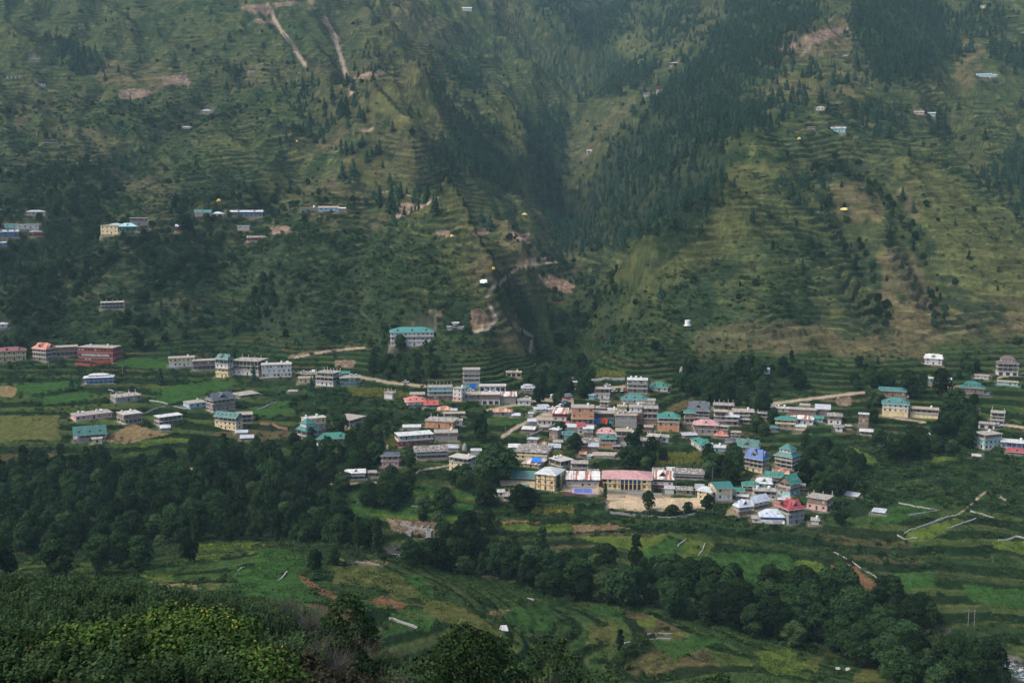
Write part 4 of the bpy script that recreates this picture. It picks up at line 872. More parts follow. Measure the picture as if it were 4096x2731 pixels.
def build_house(hs):
    p = bpy.data.objects.new('house', None); col.objects.link(p); p.empty_display_size = 1
    p.location = (hs['x'], hs['y'], hs['z']); p.rotation_euler = (0, 0, hs['rot'])
    W, D, Hh = hs['W'], hs['D'], hs['H']; n = len(hs['fl']); fh = Hh / n; far = hs['far']; lab = hs['label']
    nm = 'house'
    for key, nn in (('school', 'school_building'), ('hall', 'hall'), ('gazebo', 'gazebo'), ('hotel', 'hotel'), ('shed', 'shed'), ('hut', 'hut'), ('barn', 'barn'), ('shop', 'shop_building'), ('block', 'apartment_block'), ('temple', 'house')):
        if key in lab.split(' with ')[0].split(' beside ')[0].split(' right of ')[0].split(' below ')[0].split(' above ')[0].split(' behind ')[0]: nm = nn; break
    p.name = nm; tag(p, lab, nm.replace('_', ' ') if nm != 'house' else 'house')
    wl = MB(); wl.box(-W/2 + .02, W/2 - .02, -D/2 + .02, D/2 - .02, -2.5, .12, M_CONC)
    z = .12; side = 1 if hs['yaw'] > 0 else -1; wmat = wall_mat('c')
    for i, f in enumerate(hs['fl']):
        st, ch = f[0], f[1]; wm = wall_mat(ch); wmat = wm; t = z + fh - (.12 if i == 0 else 0); zz0 = z
        trim = ch in 'ktbdogca'
        if st in 'ox':
            ins = min(1.6 if st == 'o' else 2.6, D * .35); si = min(ins, W * .2)
            xa = -W/2 + (si if side < 0 or True else 0) * (1 if (hs['yaw'] > 0) else 0); xb = W/2 - si * (1 if hs['yaw'] < 0 else 0)
            if hs['yaw'] == 0: xa, xb = -W/2 + .3, W/2 - .3
            wl.box(xa, xb, -D/2 + ins, D/2, zz0, t, wm if st == 'o' else wall_mat('x'))
            npost = max(2, min(12, int(round(W / 3.0)) + 1)) if not far else max(2, min(6, int(W / 4) + 1))
            for j in range(npost): child('column', POST, p, (-W/2 + .2 + (W - .4) * j / (npost - 1), -D/2 + .2, zz0), (1, 1, t - zz0))
            if hs['yaw'] != 0:
                for j in range(1, max(2, int(D / 4)) + 1): child('column', POST, p, (-side * (W/2 - .2), -D/2 + .2 + (D - .4) * j / max(2, int(D / 4)), zz0), (1, 1, t - zz0))
            if st == 'o' and i > 0:
                rl = MB(); rm_ = wm if ch in 'wypbtr' else M_RAIL
                rl.box(-W/2 - .1, W/2 + .1, -D/2 - .12, -D/2 - .04, zz0 + .12, zz0 + 1.0, rm_)
                if hs['yaw'] != 0: rl.box(*sorted((-side * (W/2 + .12), -side * (W/2 + .04))), -D/2 - .12, D/2, zz0 + .12, zz0 + 1.0, rm_)
                rl.obj('railing', p)
            yf = -D/2 + ins
            if st == 'x': yf = None
        else:
            wl.box(-W/2, W/2, -D/2, D/2, zz0, t, wm); yf = -D/2
        if yf is not None and st != 'n' and W > 2.2 and fh > 1.2:
            bay = {'w': 2.9, 'o': 2.9, 'v': 2.3, 'g': 3.2}[st] * (1.35 if far else 1); nb = max(1, min(16, int(W / bay))); ww = {'w': 1.15, 'o': 1.1, 'v': 1.5, 'g': 2.4}[st] * (1.2 if far else 1); wh = min(1.35, fh * .5)
            for j in range(nb):
                cx = -W/2 + W * (j + .5) / nb + rnd.uniform(-.1, .1)
                if st == 'g': child('shop_front', SHOP, p, (cx, yf, zz0 + .08), (min(ww, W / nb * .82), 1, fh * .78))
                elif (st == 'o' and j % 2 == 1) or (i == 0 and j == nb // 2 and st == 'w' and nb > 2): child('door', DOOR, p, (cx, yf, zz0 + .13), (1.0, 1, min(2.05, fh * .72)))
                elif rnd.random() < .93: child('window', WIN[trim], p, (cx, yf, zz0 + fh * .56), (min(ww, W / nb * .7) * rnd.uniform(.8, 1.15), 1, wh * rnd.uniform(.8, 1.12)))
            if hs['yaw'] != 0 and D > 3 and st != 'g' and (st != 'o'):
                ns = max(1, min(5, int(D / 3.4)))
                for j in range(ns): child('window', WIN[trim], p, (-side * W/2, -D/2 + D * (j + .5) / ns, zz0 + fh * .56), (1.1, 1, wh), R(-90) if side > 0 else R(90))
        z = t
        if i < n - 1 and W > 3:
            sb = MB(); o = .35 if st in 'ox' or hs['fl'][i+1][0] in 'ox' else .12
            sb.box(-W/2 - o, W/2 + o, -D/2 - o, D/2 + .05, z - .14, z + .10, M_MAROON if ch == 'Y' else M_CONC); sb.obj('floor_slab', p)
    if hs['fl'][0][1] == 'Y':
        for j in range(5):
            pl = MB(); xx = -W/2 + .15 + (W - .3) * j / 4; pl.box(xx - .16, xx + .16, -D/2 - .09, -D/2 - .01, .1, z, M_MAROON); pl.obj('pilaster', p)
    wl.obj('wall', p)
    top = add_roof(p, hs['rk'], hs['rc'], W, D, z, hs['R'], wmat)
    for e in hs['ex']:
        k, c = e[0], int(e[1:])
        if k == 'D':
            key = (hs['rc'], hs['fl'][-1][1])
            if key not in _dm: _dm[key] = dormer_mesh(roof_mat(hs['rc']), M_TRIM if hs['fl'][-1][1] in 'wpt' else wall_mat('d'))
            hgt = roof_rise(hs['R'], W, D)
            for j in range(c):
                s_ = min(2.6, W / c * .55, D * .3); child('dormer', _dm[key], LASTROOF[0], (-W/2 + W * (j + .5) / c if c > 1 else 0, -D * .36, z + hgt * .27), (s_, min(D * .34, s_ * 1.6), s_))
        if k == 'R':
            rows_ = 2 if D > 5 else 1; q = 0
            for rr in range(rows_):
                m_ = (c + rows_ - 1) // rows_
                for j in range(m_):
                    if q >= c: break
                    child('column', STUB, p, (-W/2 + .3 + (W - .6) * j / max(1, m_ - 1) + rnd.uniform(-.15, .15), -D/2 + .4 + (D - .8) * rr, top), (1, 1, rnd.uniform(1.3, 2.3))); q += 1
        if k in 'TS': ROOF_THINGS.append((k, c, p, hs, top if hs['rk'] == 'flat' else z, W, D))
    hs['obj'] = p; hs['top'] = top
    return p
for hs in HS: build_house(hs)
def place_on(hs, lx, ly, z):
    c_, s_ = math.cos(hs['rot']), math.sin(hs['rot']); return (hs['x'] + lx * c_ - ly * s_, hs['y'] + lx * s_ + ly * c_, hs['z'] + z)
b = MB(); b.slabpoly([(-.95,-.5,.35),(.95,-.5,.35),(.95,.45,1.05),(-.95,.45,1.05)], .1, flat_mat('solar glass', (.50, .52, .56), .2)); b.box(-.9,.9,.35,.42,0,.95,M_CONC); b.box(-.95,.95,-.45,-.4,0,.3,M_CONC); SOLAR = b.mesh('solar_heater')
ORD = ['nearer', 'farther', 'middle']
for k, c, p, hs, z, W, D in ROOF_THINGS:
    short = hs['label']
    for sep in (' under ', ' with ', ' beside ', ' right of ', ' behind ', ' in the ', ' below ', ' at the ', ' above ', ' between ', ' over ', ' next to ', ' left of ', ' on the '):
        pass
    words = short.split()[:8]
    while words and words[-1] in ('a', 'the', 'of', 'in', 'at', 'with', 'under', 'and', 'by', 'below', 'above', 'right', 'left', 'beside', 'on', 'between', 'behind', 'to', 'an'): words.pop()
    short = ' '.join(words)
    for j in range(c):
        off = hs['rk'] != 'flat'; lx = (-.32 + .5 * j / max(1, c - 1)) * W if c > 1 else .25 * W
        if k == 'S': lx += .12 * W
        ly = D * .22 if not off else 0
        if off: lx = (W/2 + 1.2) * (1 if hs['yaw'] <= 0 else -1); z = 0
        loc = place_on(hs, lx, ly if not off else -D * .3, z + .01); s_ = rnd.uniform(1.0, 1.25) * (1.5 if hs['far'] else 1)
        if k == 'T':
            t = bpy.data.objects.new('water_tank', None); col.objects.link(t); t.location = loc; t.scale = (s_, s_, s_)
            tag(t, 'white water tank%s %s' % ((' (%s)' % ['first', 'second', 'third'][j] if False else '') + ' on the roof of the' if not off else ' beside the', short), 'water tank', 'white tanks of the ' + short)
            for me_, pn in ((TANK, 'tank_body'), (TLID, 'lid')): o = bpy.data.objects.new(pn, me_); col.objects.link(o); o.parent = t
        else:
            t = bpy.data.objects.new('solar_heater', SOLAR); col.objects.link(t); t.location = loc; t.rotation_euler = (0, 0, hs['rot'] + rnd.uniform(-.3, .3))
            tag(t, 'tilted solar water heater on the ' + short, 'solar heater', 'solar heaters of the ' + short)
def find(words):
    for hs in HS:
        if hs['label'].startswith(words): return hs
# --- the school's lettered banner
sch = find('long red school'); W, D, Hh = sch['W'], sch['D'], sch['H']
b = MB(); b.box(-W * .46, W * .46, -D/2 - .16, -D/2 - .05, Hh * .41, Hh * .57, flat_mat('dark banner cloth', (.035, .045, .06))); sgn = b.obj('banner', sch['obj'])
fc = bpy.data.curves.new('lettering', 'FONT'); fc.body = 'GAYATRI PUBLIC HIGH SCHOOL'; fc.size = 1.0; fc.align_x = 'CENTER'; fc.align_y = 'CENTER'; fc.extrude = .02; fc.offset = .012
tmp = bpy.data.objects.new('lettering', fc); col.objects.link(tmp); bpy.context.view_layer.update()
me = bpy.data.meshes.new_from_object(tmp); bpy.data.objects.remove(tmp); me.materials.clear(); me.materials.append(flat_mat('white lettering', (.85, .85, .85)))
xs = [v_.co.x for v_ in me.vertices]; sc_ = W * .80 / (max(xs) - min(xs)); o = child('lettering', me, sgn, (0, -D/2 - .19, Hh * .49), (sc_, sc_ * 1.05, 1)); o.rotation_euler = (R(90), 0, 0)
# --- long cream house: white posts, hall: blue upper glazing and tall posts
hall = find('large cream hall'); W, D, Hh = hall['W'], hall['D'], hall['H']
for j in range(6):
    b = MB(); x_ = -W * .14 + W * .085 * j; b.box(x_ - .22, x_ + .22, -D/2 - .5, -D/2 - .12, .1, Hh - .1, wall_mat('y')); b.obj('tall_column', hall['obj'])
for j in range(5):
    x_ = -W * .0975 + W * .085 * j; b = MB(); b.box(x_ - .75, x_ + .75, -D/2 - .11, -D/2 - .02, .2, Hh * .5, M_DARKIN); b.obj('doorway', hall['obj'])
    b = MB(); b.box(x_ - .75, x_ + .75, -D/2 - .12, -D/2 - .02, Hh * .56, Hh * .92, flat_mat('blue glazing', (.02, .07, .16), .3)); b.obj('glazed_panel', hall['obj'])
# ================================================================ SMALLER THINGS OF THE VILLAGE
def at_px(px, row): return hit(px, row, start=300)
# --- vehicles
def car_meshes(kind, paint):
    L, W_, h = (4.0, 1.7, .75) if kind != 'van' else (4.6, 1.8, .95)
    b = MB(); b.box(-L/2, L/2, -W_/2, W_/2, .32, h, paint)
    if kind == 'jeep': b.box(-L/2, -L*.02, -W_/2 + .05, W_/2 - .05, h, 1.75, paint); ca, cb_, ct = -L*.02, L*.12, 1.7
    elif kind == 'van': b.box(-L/2 + .05, L*.30, -W_/2 + .05, W_/2 - .05, 1.45, 1.9, paint); ca, cb_, ct = -L*.48, L*.42, 1.5
    else: ca, cb_, ct = -L*.40, L*.22, 1.42
    g = MB(); top = (ca + .35, cb_ - .55) if kind == 'car' else (ca + .1, cb_ - .15)
    A = [(ca, -W_/2+.06, h), (cb_, -W_/2+.06, h), (cb_, W_/2-.06, h), (ca, W_/2-.06, h)]; B_ = [(top[0], -W_/2+.2, ct), (top[1], -W_/2+.2, ct), (top[1], W_/2-.2, ct), (top[0], W_/2-.2, ct)]
    for i in range(4): g.face([A[i], A[(i+1)%4], B_[(i+1)%4], B_[i]], M_GLASS)
    b.slabpoly([(p[0], p[1], ct + .05) for p in B_], .06, paint); b.slabpoly([(L/2, -W_*.46, h+.02), (L/2, W_*.46, h+.02), (cb_, W_*.46, h+.10), (cb_, -W_*.46, h+.10)], .05, paint)
    w = MB()
    for i in range(10):
        a0, a1 = i*math.pi/5, (i+1)*math.pi/5; r = .33
        for y0 in (-.1, .1): w.face([(0, y0, 0), (r*math.cos(a0), y0, r*math.sin(a0)), (r*math.cos(a1), y0, r*math.sin(a1))], flat_mat('tyre rubber', (.03,.03,.03)))
        w.face([(r*math.cos(a0), -.1, r*math.sin(a0)), (r*math.cos(a1), -.1, r*math.sin(a1)), (r*math.cos(a1), .1, r*math.sin(a1)), (r*math.cos(a0), .1, r*math.sin(a0))], flat_mat('tyre rubber', (.03,.03,.03)))
    return b.mesh('body'), g.mesh('windows'), w.mesh('wheel'), L, W_
P_WHITE = flat_mat('white car paint', (.75,.75,.74), .3, .5); P_RED = flat_mat('red car paint', (.35,.02,.02), .3, .5); P_DK = flat_mat('dark car paint', (.05,.055,.06), .3, .5)
CARM = {(k, c): car_meshes(k, p) for k, c, p in (('car', 'white', P_WHITE), ('jeep', 'white', P_WHITE), ('van', 'white', P_WHITE), ('car', 'red', P_RED), ('car', 'dark', P_DK))}
CARS = [('car','white',2262,1609,60,'white car at the upper end of the packed row by the striped-roof house','cars packed by the striped-roof house'),('car','white',2252,1617,55,'white car second from the top of the packed row by the striped-roof house','cars packed by the striped-roof house'),
 ('car','white',2243,1626,60,'white car second from the bottom of the packed row by the striped-roof house','cars packed by the striped-roof house'),('car','white',2230,1635,50,'white car at the lower end of the packed row by the striped-roof house','cars packed by the striped-roof house'),
 ('van','white',2272,1588,20,'white van parked just above the red car at the junction',None),('car','red',2268,1598,5,'red car parked at the village road junction',None),('van','white',2208,1592,80,'small white van beside the stone pile at the junction',None),
 ('car','white',2154,1598,5,'white car alone on the road left of the junction',None),('jeep','dark',2293,1521,70,'dark jeep coming down the dirt track',None),('car','white',2313,1561,5,'white car under the tree right of the dirt track',None),
 ('car','white',2430,1545,10,'white car parked by the long garden wall',None),('car','white',2459,1568,40,'white car nearest the brown villa in the small car park',None),('car','white',2488,1566,80,'white car in the middle of the small car park',None),('car','red',2503,1567,80,'reddish car beside the four-storey block',None),
 ('car','white',1625,1531,5,'white car alone on the road above the green slope',None),('car','white',1884,1565,5,'white car before the tall bare block',None),('car','white',1948,1570,5,'white car before the left half of the long shop row',None),('car','white',1976,1569,5,'white car before the middle of the long shop row',None),
 ('car','white',2110,1596,5,'white car behind the small white house on the market road',None),('car','white',1217,1492,20,'white car beside a jeep above the little cream box house',None),('jeep','white',1248,1491,175,'white jeep above the little cream box house',None),
 ('van','white',3077,1619,15,'white van on the road beside the white sheds',None),('car','white',3990,1694,10,'upper of two white cars on the right-hand road',None),('car','white',3994,1706,10,'lower of two white cars on the right-hand road',None),
 ('jeep','white',1778,2146,200,'white pickup at the block-walled building site',None),('car','white',1866,1917,10,'white car half hidden by trees below the big pinkish house',None)]
for kd, cc, px, row, rz, lab, grp in CARS:
    kk = (kd, cc) if (kd, cc) in CARM else ('car', cc)
    bm_, gm_, wm_, L, W_ = CARM[kk]; x_, y_, z_ = at_px(px, row)
    t = bpy.data.objects.new('parked_car' if kd == 'car' else ('parked_van' if kd == 'van' else 'parked_jeep'), None); col.objects.link(t); t.location = (x_, y_, z_ + .25); t.rotation_euler = (0, 0, R(rz)); tag(t, lab, {'car': 'car', 'van': 'van', 'jeep': 'jeep'}[kd], grp)
    t.scale = (1.1, 1.1, 1.1)
    child('body', bm_, t, (0,0,0)); child('windows', gm_, t, (0,0,0))
    for sx in (-1, 1):
        for sy in (-1, 1): child('wheel', wm_, t, (sx * L * .32, sy * W_ * .46, .33))
for hs_, n_, lab in ((find('dark green two-storey'), 2, 'on the roof of the dark green building'), (find('concrete car terrace'), 2, 'on the concrete car terrace')):
    for j in range(n_):
        bm_, gm_, wm_, L, W_ = CARM['car', 'white']; t = bpy.data.objects.new('parked_car', None); col.objects.link(t)
        t.location = place_on(hs_, hs_['W'] * (.08 + .24 * j) - (hs_['W'] * .3 if 'terrace' in lab else 0), 0, hs_['top'] + .02); t.rotation_euler = (0, 0, R(95 if n_ == 2 and 'green' in lab else 8))
        tag(t, ('left' if j == 0 else 'right') + ' one of two white cars parked ' + lab, 'car', 'cars ' + lab)
        child('body', bm_, t, (0,0,0)); child('windows', gm_, t, (0,0,0))
        for sx in (-1, 1):
            for sy in (-1, 1): child('wheel', wm_, t, (sx * L * .32, sy * W_ * .46, .33))
# --- dry stone walls edging fields, whitewashed or bare
def wall_along(px_pts, h, th, m, label, nm='field_wall', step=1.6, cat='wall', irr=.35):
    q = [at_px(a, b_) for a, b_ in px_pts]; pts_ = []
    for (a, b_) in zip(q[:-1], q[1:]):
        L = math.dist(a[:2], b_[:2]); n = max(1, int(L / step))
        for i in range(n): f = i / n; pts_.append((a[0] + (b_[0]-a[0]) * f, a[1] + (b_[1]-a[1]) * f))
    pts_.append(q[-1][:2]); P_ = np.array(pts_); P_[1:-1] += rng.normal(0, .12 if irr else 0, P_[1:-1].shape)
    Zs = H(P_[:, 0], P_[:, 1]); c0 = P_.mean(0); z0 = float(Zs.min()); b = MB()
    T_ = np.gradient(P_, axis=0); T_ /= np.maximum(np.linalg.norm(T_, axis=1, keepdims=True), 1e-6); N_ = np.c_[-T_[:, 1], T_[:, 0]] * th / 2
    hh = h * (1 + rng.uniform(-irr, irr, len(P_)))
    L_, R_ = P_ - c0 + N_, P_ - c0 - N_
    for i in range(len(P_) - 1):
        a0, a1, b0, b1 = L_[i], L_[i+1], R_[i], R_[i+1]; zb0, zb1 = Zs[i] - z0 - .6, Zs[i+1] - z0 - .6; zt0, zt1 = Zs[i] - z0 + hh[i], Zs[i+1] - z0 + hh[i+1]
        b.face([(*b0, zb0), (*b1, zb1), (*b1, zt1), (*b0, zt0)], m); b.face([(*a1, zb1), (*a0, zb0), (*a0, zt0), (*a1, zt1)], m); b.face([(*b0, zt0), (*b1, zt1), (*a1, zt1), (*a0, zt0)], m)
        if i == 0: b.face([(*a0, zb0), (*b0, zb0), (*b0, zt0), (*a0, zt0)], m)
        if i == len(P_) - 2: b.face([(*b1, zb1), (*a1, zb1), (*a1, zt1), (*b1, zt1)], m)
    o = b.obj(nm); o.location = (c0[0], c0[1], z0); tag(o, label, cat, None, 'thing'); return o
M_BARE = flat_mat('grey rubble stone', (.27, .25, .22)); M_BLOCK = flat_mat('hollow concrete block', (.30, .29, .27)); M_REDW = flat_mat('red compound wall', (.28, .07, .05))
WALLS = [([(598,1603),(640,1608),(671,1617)],.9,'pale stone wall running above the sky-blue bungalow\'s field'),([(561,1658),(600,1645),(635,1632),(673,1623)],.9,'pale stone wall stepping up beside the white-slab frame house'),([(687,1624),(725,1632),(764,1637)],.8,'pale stone wall below the sky-blue bungalow'),
 ([(1031,1638),(1065,1626),(1104,1613)],1.3,'bright white straight field wall above the low orchard'),([(434,1560),(470,1568),(507,1573)],.8,'pale wall behind the column-studded field house'),([(3594,2013),(3668,2028),(3748,2040)],.9,'upper white wall of the walled plot among right-hand fields'),
 ([(3635,2063),(3700,2052),(3757,2042)],.8,'lower white wall of the walled plot among right-hand fields'),([(3710,2100),(3770,2078),(3833,2061)],.8,'thin white wall just above the bright green right-hand plot'),([(3618,2135),(3726,2095),(3834,2062)],1.1,'longest white wall edging the bright green right-hand plot'),
 ([(3589,2142),(3618,2158),(3669,2153)],1.0,'short hooked white wall at the corner of the bright green plot'),([(3790,2116),(3853,2094),(3904,2075)],1.0,'curved white wall at the far side of the bright green plot'),([(3882,2046),(3930,2058),(3974,2072)],.9,'white wall standing by itself above the far right fields'),
 ([(3993,2161),(4063,2148),(4096,2154)],.9,'rough white wall by the bright field at the right edge'),([(3335,2212),(3389,2240)],1.0,'short white wall left of the brown ploughed field'),([(3408,2247),(3446,2275),(3522,2333)],.8,'long grey stone wall down the side of the brown ploughed field'),
 ([(2711,2186),(2743,2162)],.8,'little pale wall at the left of the small vegetable plot'),([(2823,2170),(2794,2221)],.8,'little pale wall at the right of the small vegetable plot'),([(2797,2284),(2839,2269)],1.0,'short white wall just above the riverside trees'),
 ([(2600,2558),(2683,2559)],.9,'pale wall below the riverside trees'),([(1556,2474),(1610,2492),(1669,2513)],.8,'pale wall at the top of the dark bushes in front'),([(1360,2257),(1440,2252),(1520,2260)],.7,'low white wall curling over the round olive field'),
 ([(1645,2025),(1684,2029)],.8,'short white wall in the middle terraced field'),([(1425,2013),(1470,1998)],.8,'slanting pale wall at the left of the terraced field'),([(2110,2394),(2136,2403)],.8,'tiny white wall in the dark lower field'),([(952,2282),(978,2271)],.8,'tiny white wall in the lower left green field'),
 ([(1113,2323),(1149,2290)],.8,'slanting white wall in the lower left green field'),([(0,838),(85,840)],.8,'long pale wall above the left hamlet'),([(2590,2536),(2690,2536)],.6,'pale footwall of the small field below the river trees'),([(2490,2578),(2520,2572)],.8,'pale wall next to the lone slim cypress')]
for pp, h_, lab in WALLS: wall_along(pp, h_ * .75, .32, M_STONE, lab)
wall_along([(2359,1522),(2440,1520),(2500,1518)], 1.6, .3, M_BLOCK, 'long grey wall behind the grassy garden', 'garden_wall', 4, irr=.04)
wall_along([(299,1462),(380,1466),(446,1458)], 2.0, .25, M_REDW, 'red compound wall in front of the red school', 'compound_wall', 4, irr=.02)
wall_along([(2848,1826),(2880,1822),(2920,1812)], 2.2, .35, M_BLOCK, 'grey stone parapet below the turquoise and grey cabins', 'parapet_wall', 3, irr=.05)
wall_along([(3040,2093),(3090,2096),(3139,2094)], 1.9, .3, wall_mat('w'), 'white compound wall round the silver-roofed blue house', 'compound_wall', 4, irr=.02)
wall_along([(2440,2052),(2560,2066),(2680,2072),(2780,2060)], 1.0, .4, M_BARE, 'rubble wall along the lower edge of the quarry yard', 'yard_wall', 2)
wall_along([(2253,1977),(2300,1985),(2340,1990)], 1.6, .2, flat_mat('maroon sheet fence', (.12,.05,.05)), 'dark maroon fence along the near side of the blue court', 'fence', 4, cat='fence', irr=.03)
wall_along([(2110,1750),(2170,1722),(2220,1700)], 1.2, .5, M_BARE, 'rubble wall beside the path climbing to the junction', 'path_wall', 2)
wall_along([(1180,1790),(1230,1745)], 1.0, .4, M_STONE, 'white yard wall in front of the two-tier teal tower', 'yard_wall', 2)
wall_along([(1040,1697),(1090,1702),(1112,1712),(1150,1719)], 1.5, .3, flat_mat('brick boundary wall', (.25,.13,.09)), 'brick and white boundary wall between field and narrow tower', 'boundary_wall', 3, irr=.03)
# --- retaining terrace and spectator steps below the hall
X0, Y0, Z0, K0 = YARD
def flat_obj(nm, label, cat, px, row, build):
    x_, y_, z_ = at_px(px, row); b = MB(); build(b, y_ / F_PX); o = b.obj(nm); o.location = (x_, y_, z_); o.rotation_euler = (0, 0, -math.atan2(x_, y_)); tag(o, label, cat); return o
def steps(b, k):
    for i in range(5): b.box(-35*k, 35*k, i * .75, 6, i * .42, (i + 1) * .42, M_BARE)
flat_obj('spectator_steps', 'grey stone spectator steps below the left half of the pink hall', 'steps', 2466, 1988, steps)
def terr(b, k):
    b.box(-70*k, 70*k, 0, .6, -1, 2.3, M_BARE)
    for i in range(18):
        for j in range(4): xx = -69*k + 138*k*(i + .5 * (j % 2)) / 18; b.box(xx, xx + 3.2*k, -.08, .02, .15 + j * .52, .45 + j * .52, flat_mat('pale dressed stone', (.42,.38,.32)))
flat_obj('retaining_wall', 'high coursed stone retaining wall right of the spectator steps', 'wall', 2580, 1988, terr)
cx, cy, cz, ck = COURT
b = MB(); hw = 46 * ck; b.box(-hw, hw, 0, 10.5, -.3, .06, flat_mat('lilac court margin', (.36,.24,.34), .6)); o1 = b.obj('sports_court'); o1.location = (cx, cy + .6, cz + .05); o1.rotation_euler = (0, 0, R(-3)); tag(o1, 'small outdoor sports court with a blue floor', 'court')
b = MB(); b.box(-hw + .9, hw - .9, 1.0, 9.6, .05, .075, flat_mat('blue court paint', (.07,.12,.30), .6)); b.obj('court_floor', o1)
b = MB(); b.box(-.04, .04, 1.2, 9.4, .075, .085, M_TRIM); b.box(-hw + 1.1, -hw + 1.2, 1.2, 9.4, .075, .085, M_TRIM); b.box(hw - 1.2, hw - 1.1, 1.2, 9.4, .075, .085, M_TRIM); b.obj('court_lines', o1)
def board(b, k):
    b.box(-20*k, 20*k, 0, .15, 4.6, 7.2, flat_mat('blank white board', (.48,.47,.47), .6)); b.box(-20.4*k, 20.4*k, -.02, .12, 5.82, 5.92, M_RAIL)
    for s_ in (-1, 1): b.box(s_*15*k - .08, s_*15*k + .08, .16, .32, -1, 6.9, M_RAIL)
flat_obj('billboard', 'blank white billboard behind the sideways cream house', 'billboard', 2797, 1990, board)
# --- tanks, temples, haystacks, plastic covers
def lathe_thing(nm, prof, k, m, px, row, label, cat, grp=None, sc=1.0):
    x_, y_, z_ = at_px(px, row); o = bpy.data.objects.new(nm, lathe(prof, k, m, nm)); col.objects.link(o); o.location = (x_, y_, z_ - .1); o.scale = (sc,) * 3; tag(o, label, cat, grp); return o
big = [(0,0),(2.0,0),(2.0,1.1),(1.95,1.14),(2.0,1.2),(2.0,2.2),(1.95,2.24),(2.0,2.3),(2.0,3.4),(1.95,3.42),(1.9,3.3),(0,3.2)]
lathe_thing('storage_tank', [(0,0),(2.5,0),(2.5,.4),(2.1,.4)] + [(r, z + .4) for r, z in big[1:]], 20, M_TANK, 3068, 1494, 'large round white tank on a plinth above the dirt road', 'water tank')
lathe_thing('storage_tank', [(0,0),(2.9,0),(2.9,.7),(2.1,.7)] + [(r, z + .7) for r, z in big[1:]], 20, M_TANK, 2750, 1302, 'white banded water tank alone on the open right slope', 'water tank', sc=.98)
lathe_thing('stone_cistern', [(0,0),(2.4,0),(2.6,2.0),(2.3,2.0),(2.2,1.2),(0,1.2)], 16, flat_mat('cistern stone', (.36,.31,.25)), 3520, 1782, 'round stone cistern in the right-hand orchard', 'cistern')
t_ = flat_obj('concrete_base', 'concrete platform on the slope right of the white hillside hotel', 'platform', 1822, 1318, lambda b, k: (b.box(-33*k, 33*k, 0, 3.5, -2, 2.0, M_BLOCK), b.box(-36*k, 36*k, 1.5, 4, 2.0, 2.2, M_CONC)))
o_ = lathe_thing('bowl_tank', [(0,0),(1.2,0),(2.9,2.6),(3.0,2.7),(2.7,2.7),(1.0,.4),(0,.4)], 20, M_TANK, 1822, 1316, 'white bowl-shaped tank on the concrete platform', 'water tank'); o_.location.z = t_.location.z + 2.2; o_.location.y = t_.location.y + 2.4
shik = [(0,0),(1.5,0),(1.5,1.2),(1.35,1.3),(1.4,1.6),(1.3,2.6),(1.05,3.6),(.7,4.2),(.75,4.4),(.4,4.7),(.1,5.1),(0,5.3)]
lathe_thing('stone_temple', shik, 8, flat_mat('old temple stone', (.25,.225,.19)), 1859, 1806, 'beehive stone temple tower behind the big pinkish house', 'temple', sc=1.0)
lathe_thing('stone_temple', shik, 8, flat_mat('old temple stone', (.25,.225,.19)), 1551, 1797, 'small beehive temple tip beside the lilac house', 'temple', sc=.6)
lathe_thing('stone_tower', shik, 8, flat_mat('old temple stone', (.25,.225,.19)), 2725, 1494, 'lone stone beehive tower on the slope above the village', 'temple', sc=.95)
def dome(nm, px, row, r, h, m, label, cat, sx=1.0):
    g = np.random.default_rng(int(px)); x_, y_, z_ = at_px(px, row); b = MB(); n, mm = 12, 5; V = {}
    for i in range(n):
        for j in range(mm + 1):
            a = 2*math.pi*i/n; ph_ = math.pi/2*j/mm; q = 1 + g.normal() * .10
            V[i, j] = (r*sx*math.cos(a)*math.cos(ph_)*q, r*math.sin(a)*math.cos(ph_)*q, h*math.sin(ph_)*q if j < mm else h)
    for i in range(n):
        for j in range(mm): b.face([V[i,j], V[(i+1)%n,j], V[(i+1)%n,j+1], V[i,j+1]], m)
    o = b.obj(nm); o.location = (x_, y_, z_ - .15); tag(o, label, cat); return o
for px, row, r_, lab in ((65,469,1.6,'tiny yellow haystack near the upper left edge'),(192,734,2.2,'yellow heap on brown grass at the left'),(875,806,2.1,'bright yellow haystack above the long blue and pink lodge'),(1187,568,1.9,'yellow haystack among pines on the left slope'),
    (3197,559,1.8,'pale yellow haystack below the white-domed mud hut'),(1808,946,1.4,'small straw heap beside the eroded track'),(1972,1076,1.6,'yellow heap above the white plastic cover'),(2772,1464,1.9,'golden haystack hanging in a tree above the village'),(1955,2110,1.7,'golden haystack by the white shed roof')):
    dome('haystack', px, row, r_, r_ * 1.25, M_YELP, lab, 'haystack')
M_YPL = flat_mat('yellow plastic sheet', (.75,.60,.20), .5)
dome('plastic_cover', 3377, 840, 3.2, 2.2, M_YPL, 'yellow plastic cover beside the dry grass strip', 'tarpaulin', 1.2); dome('plastic_cover', 2098, 859, 2.6, 2.0, M_YPL, 'pale yellow plastic cover on the bank of the ravine', 'tarpaulin', 1.2)
dome('plastic_cover', 1935, 1131, 3.0, 2.4, flat_mat('white plastic sheet', (.80,.80,.82), .5), 'white plastic cover above the winding dirt track', 'tarpaulin', 1.1)
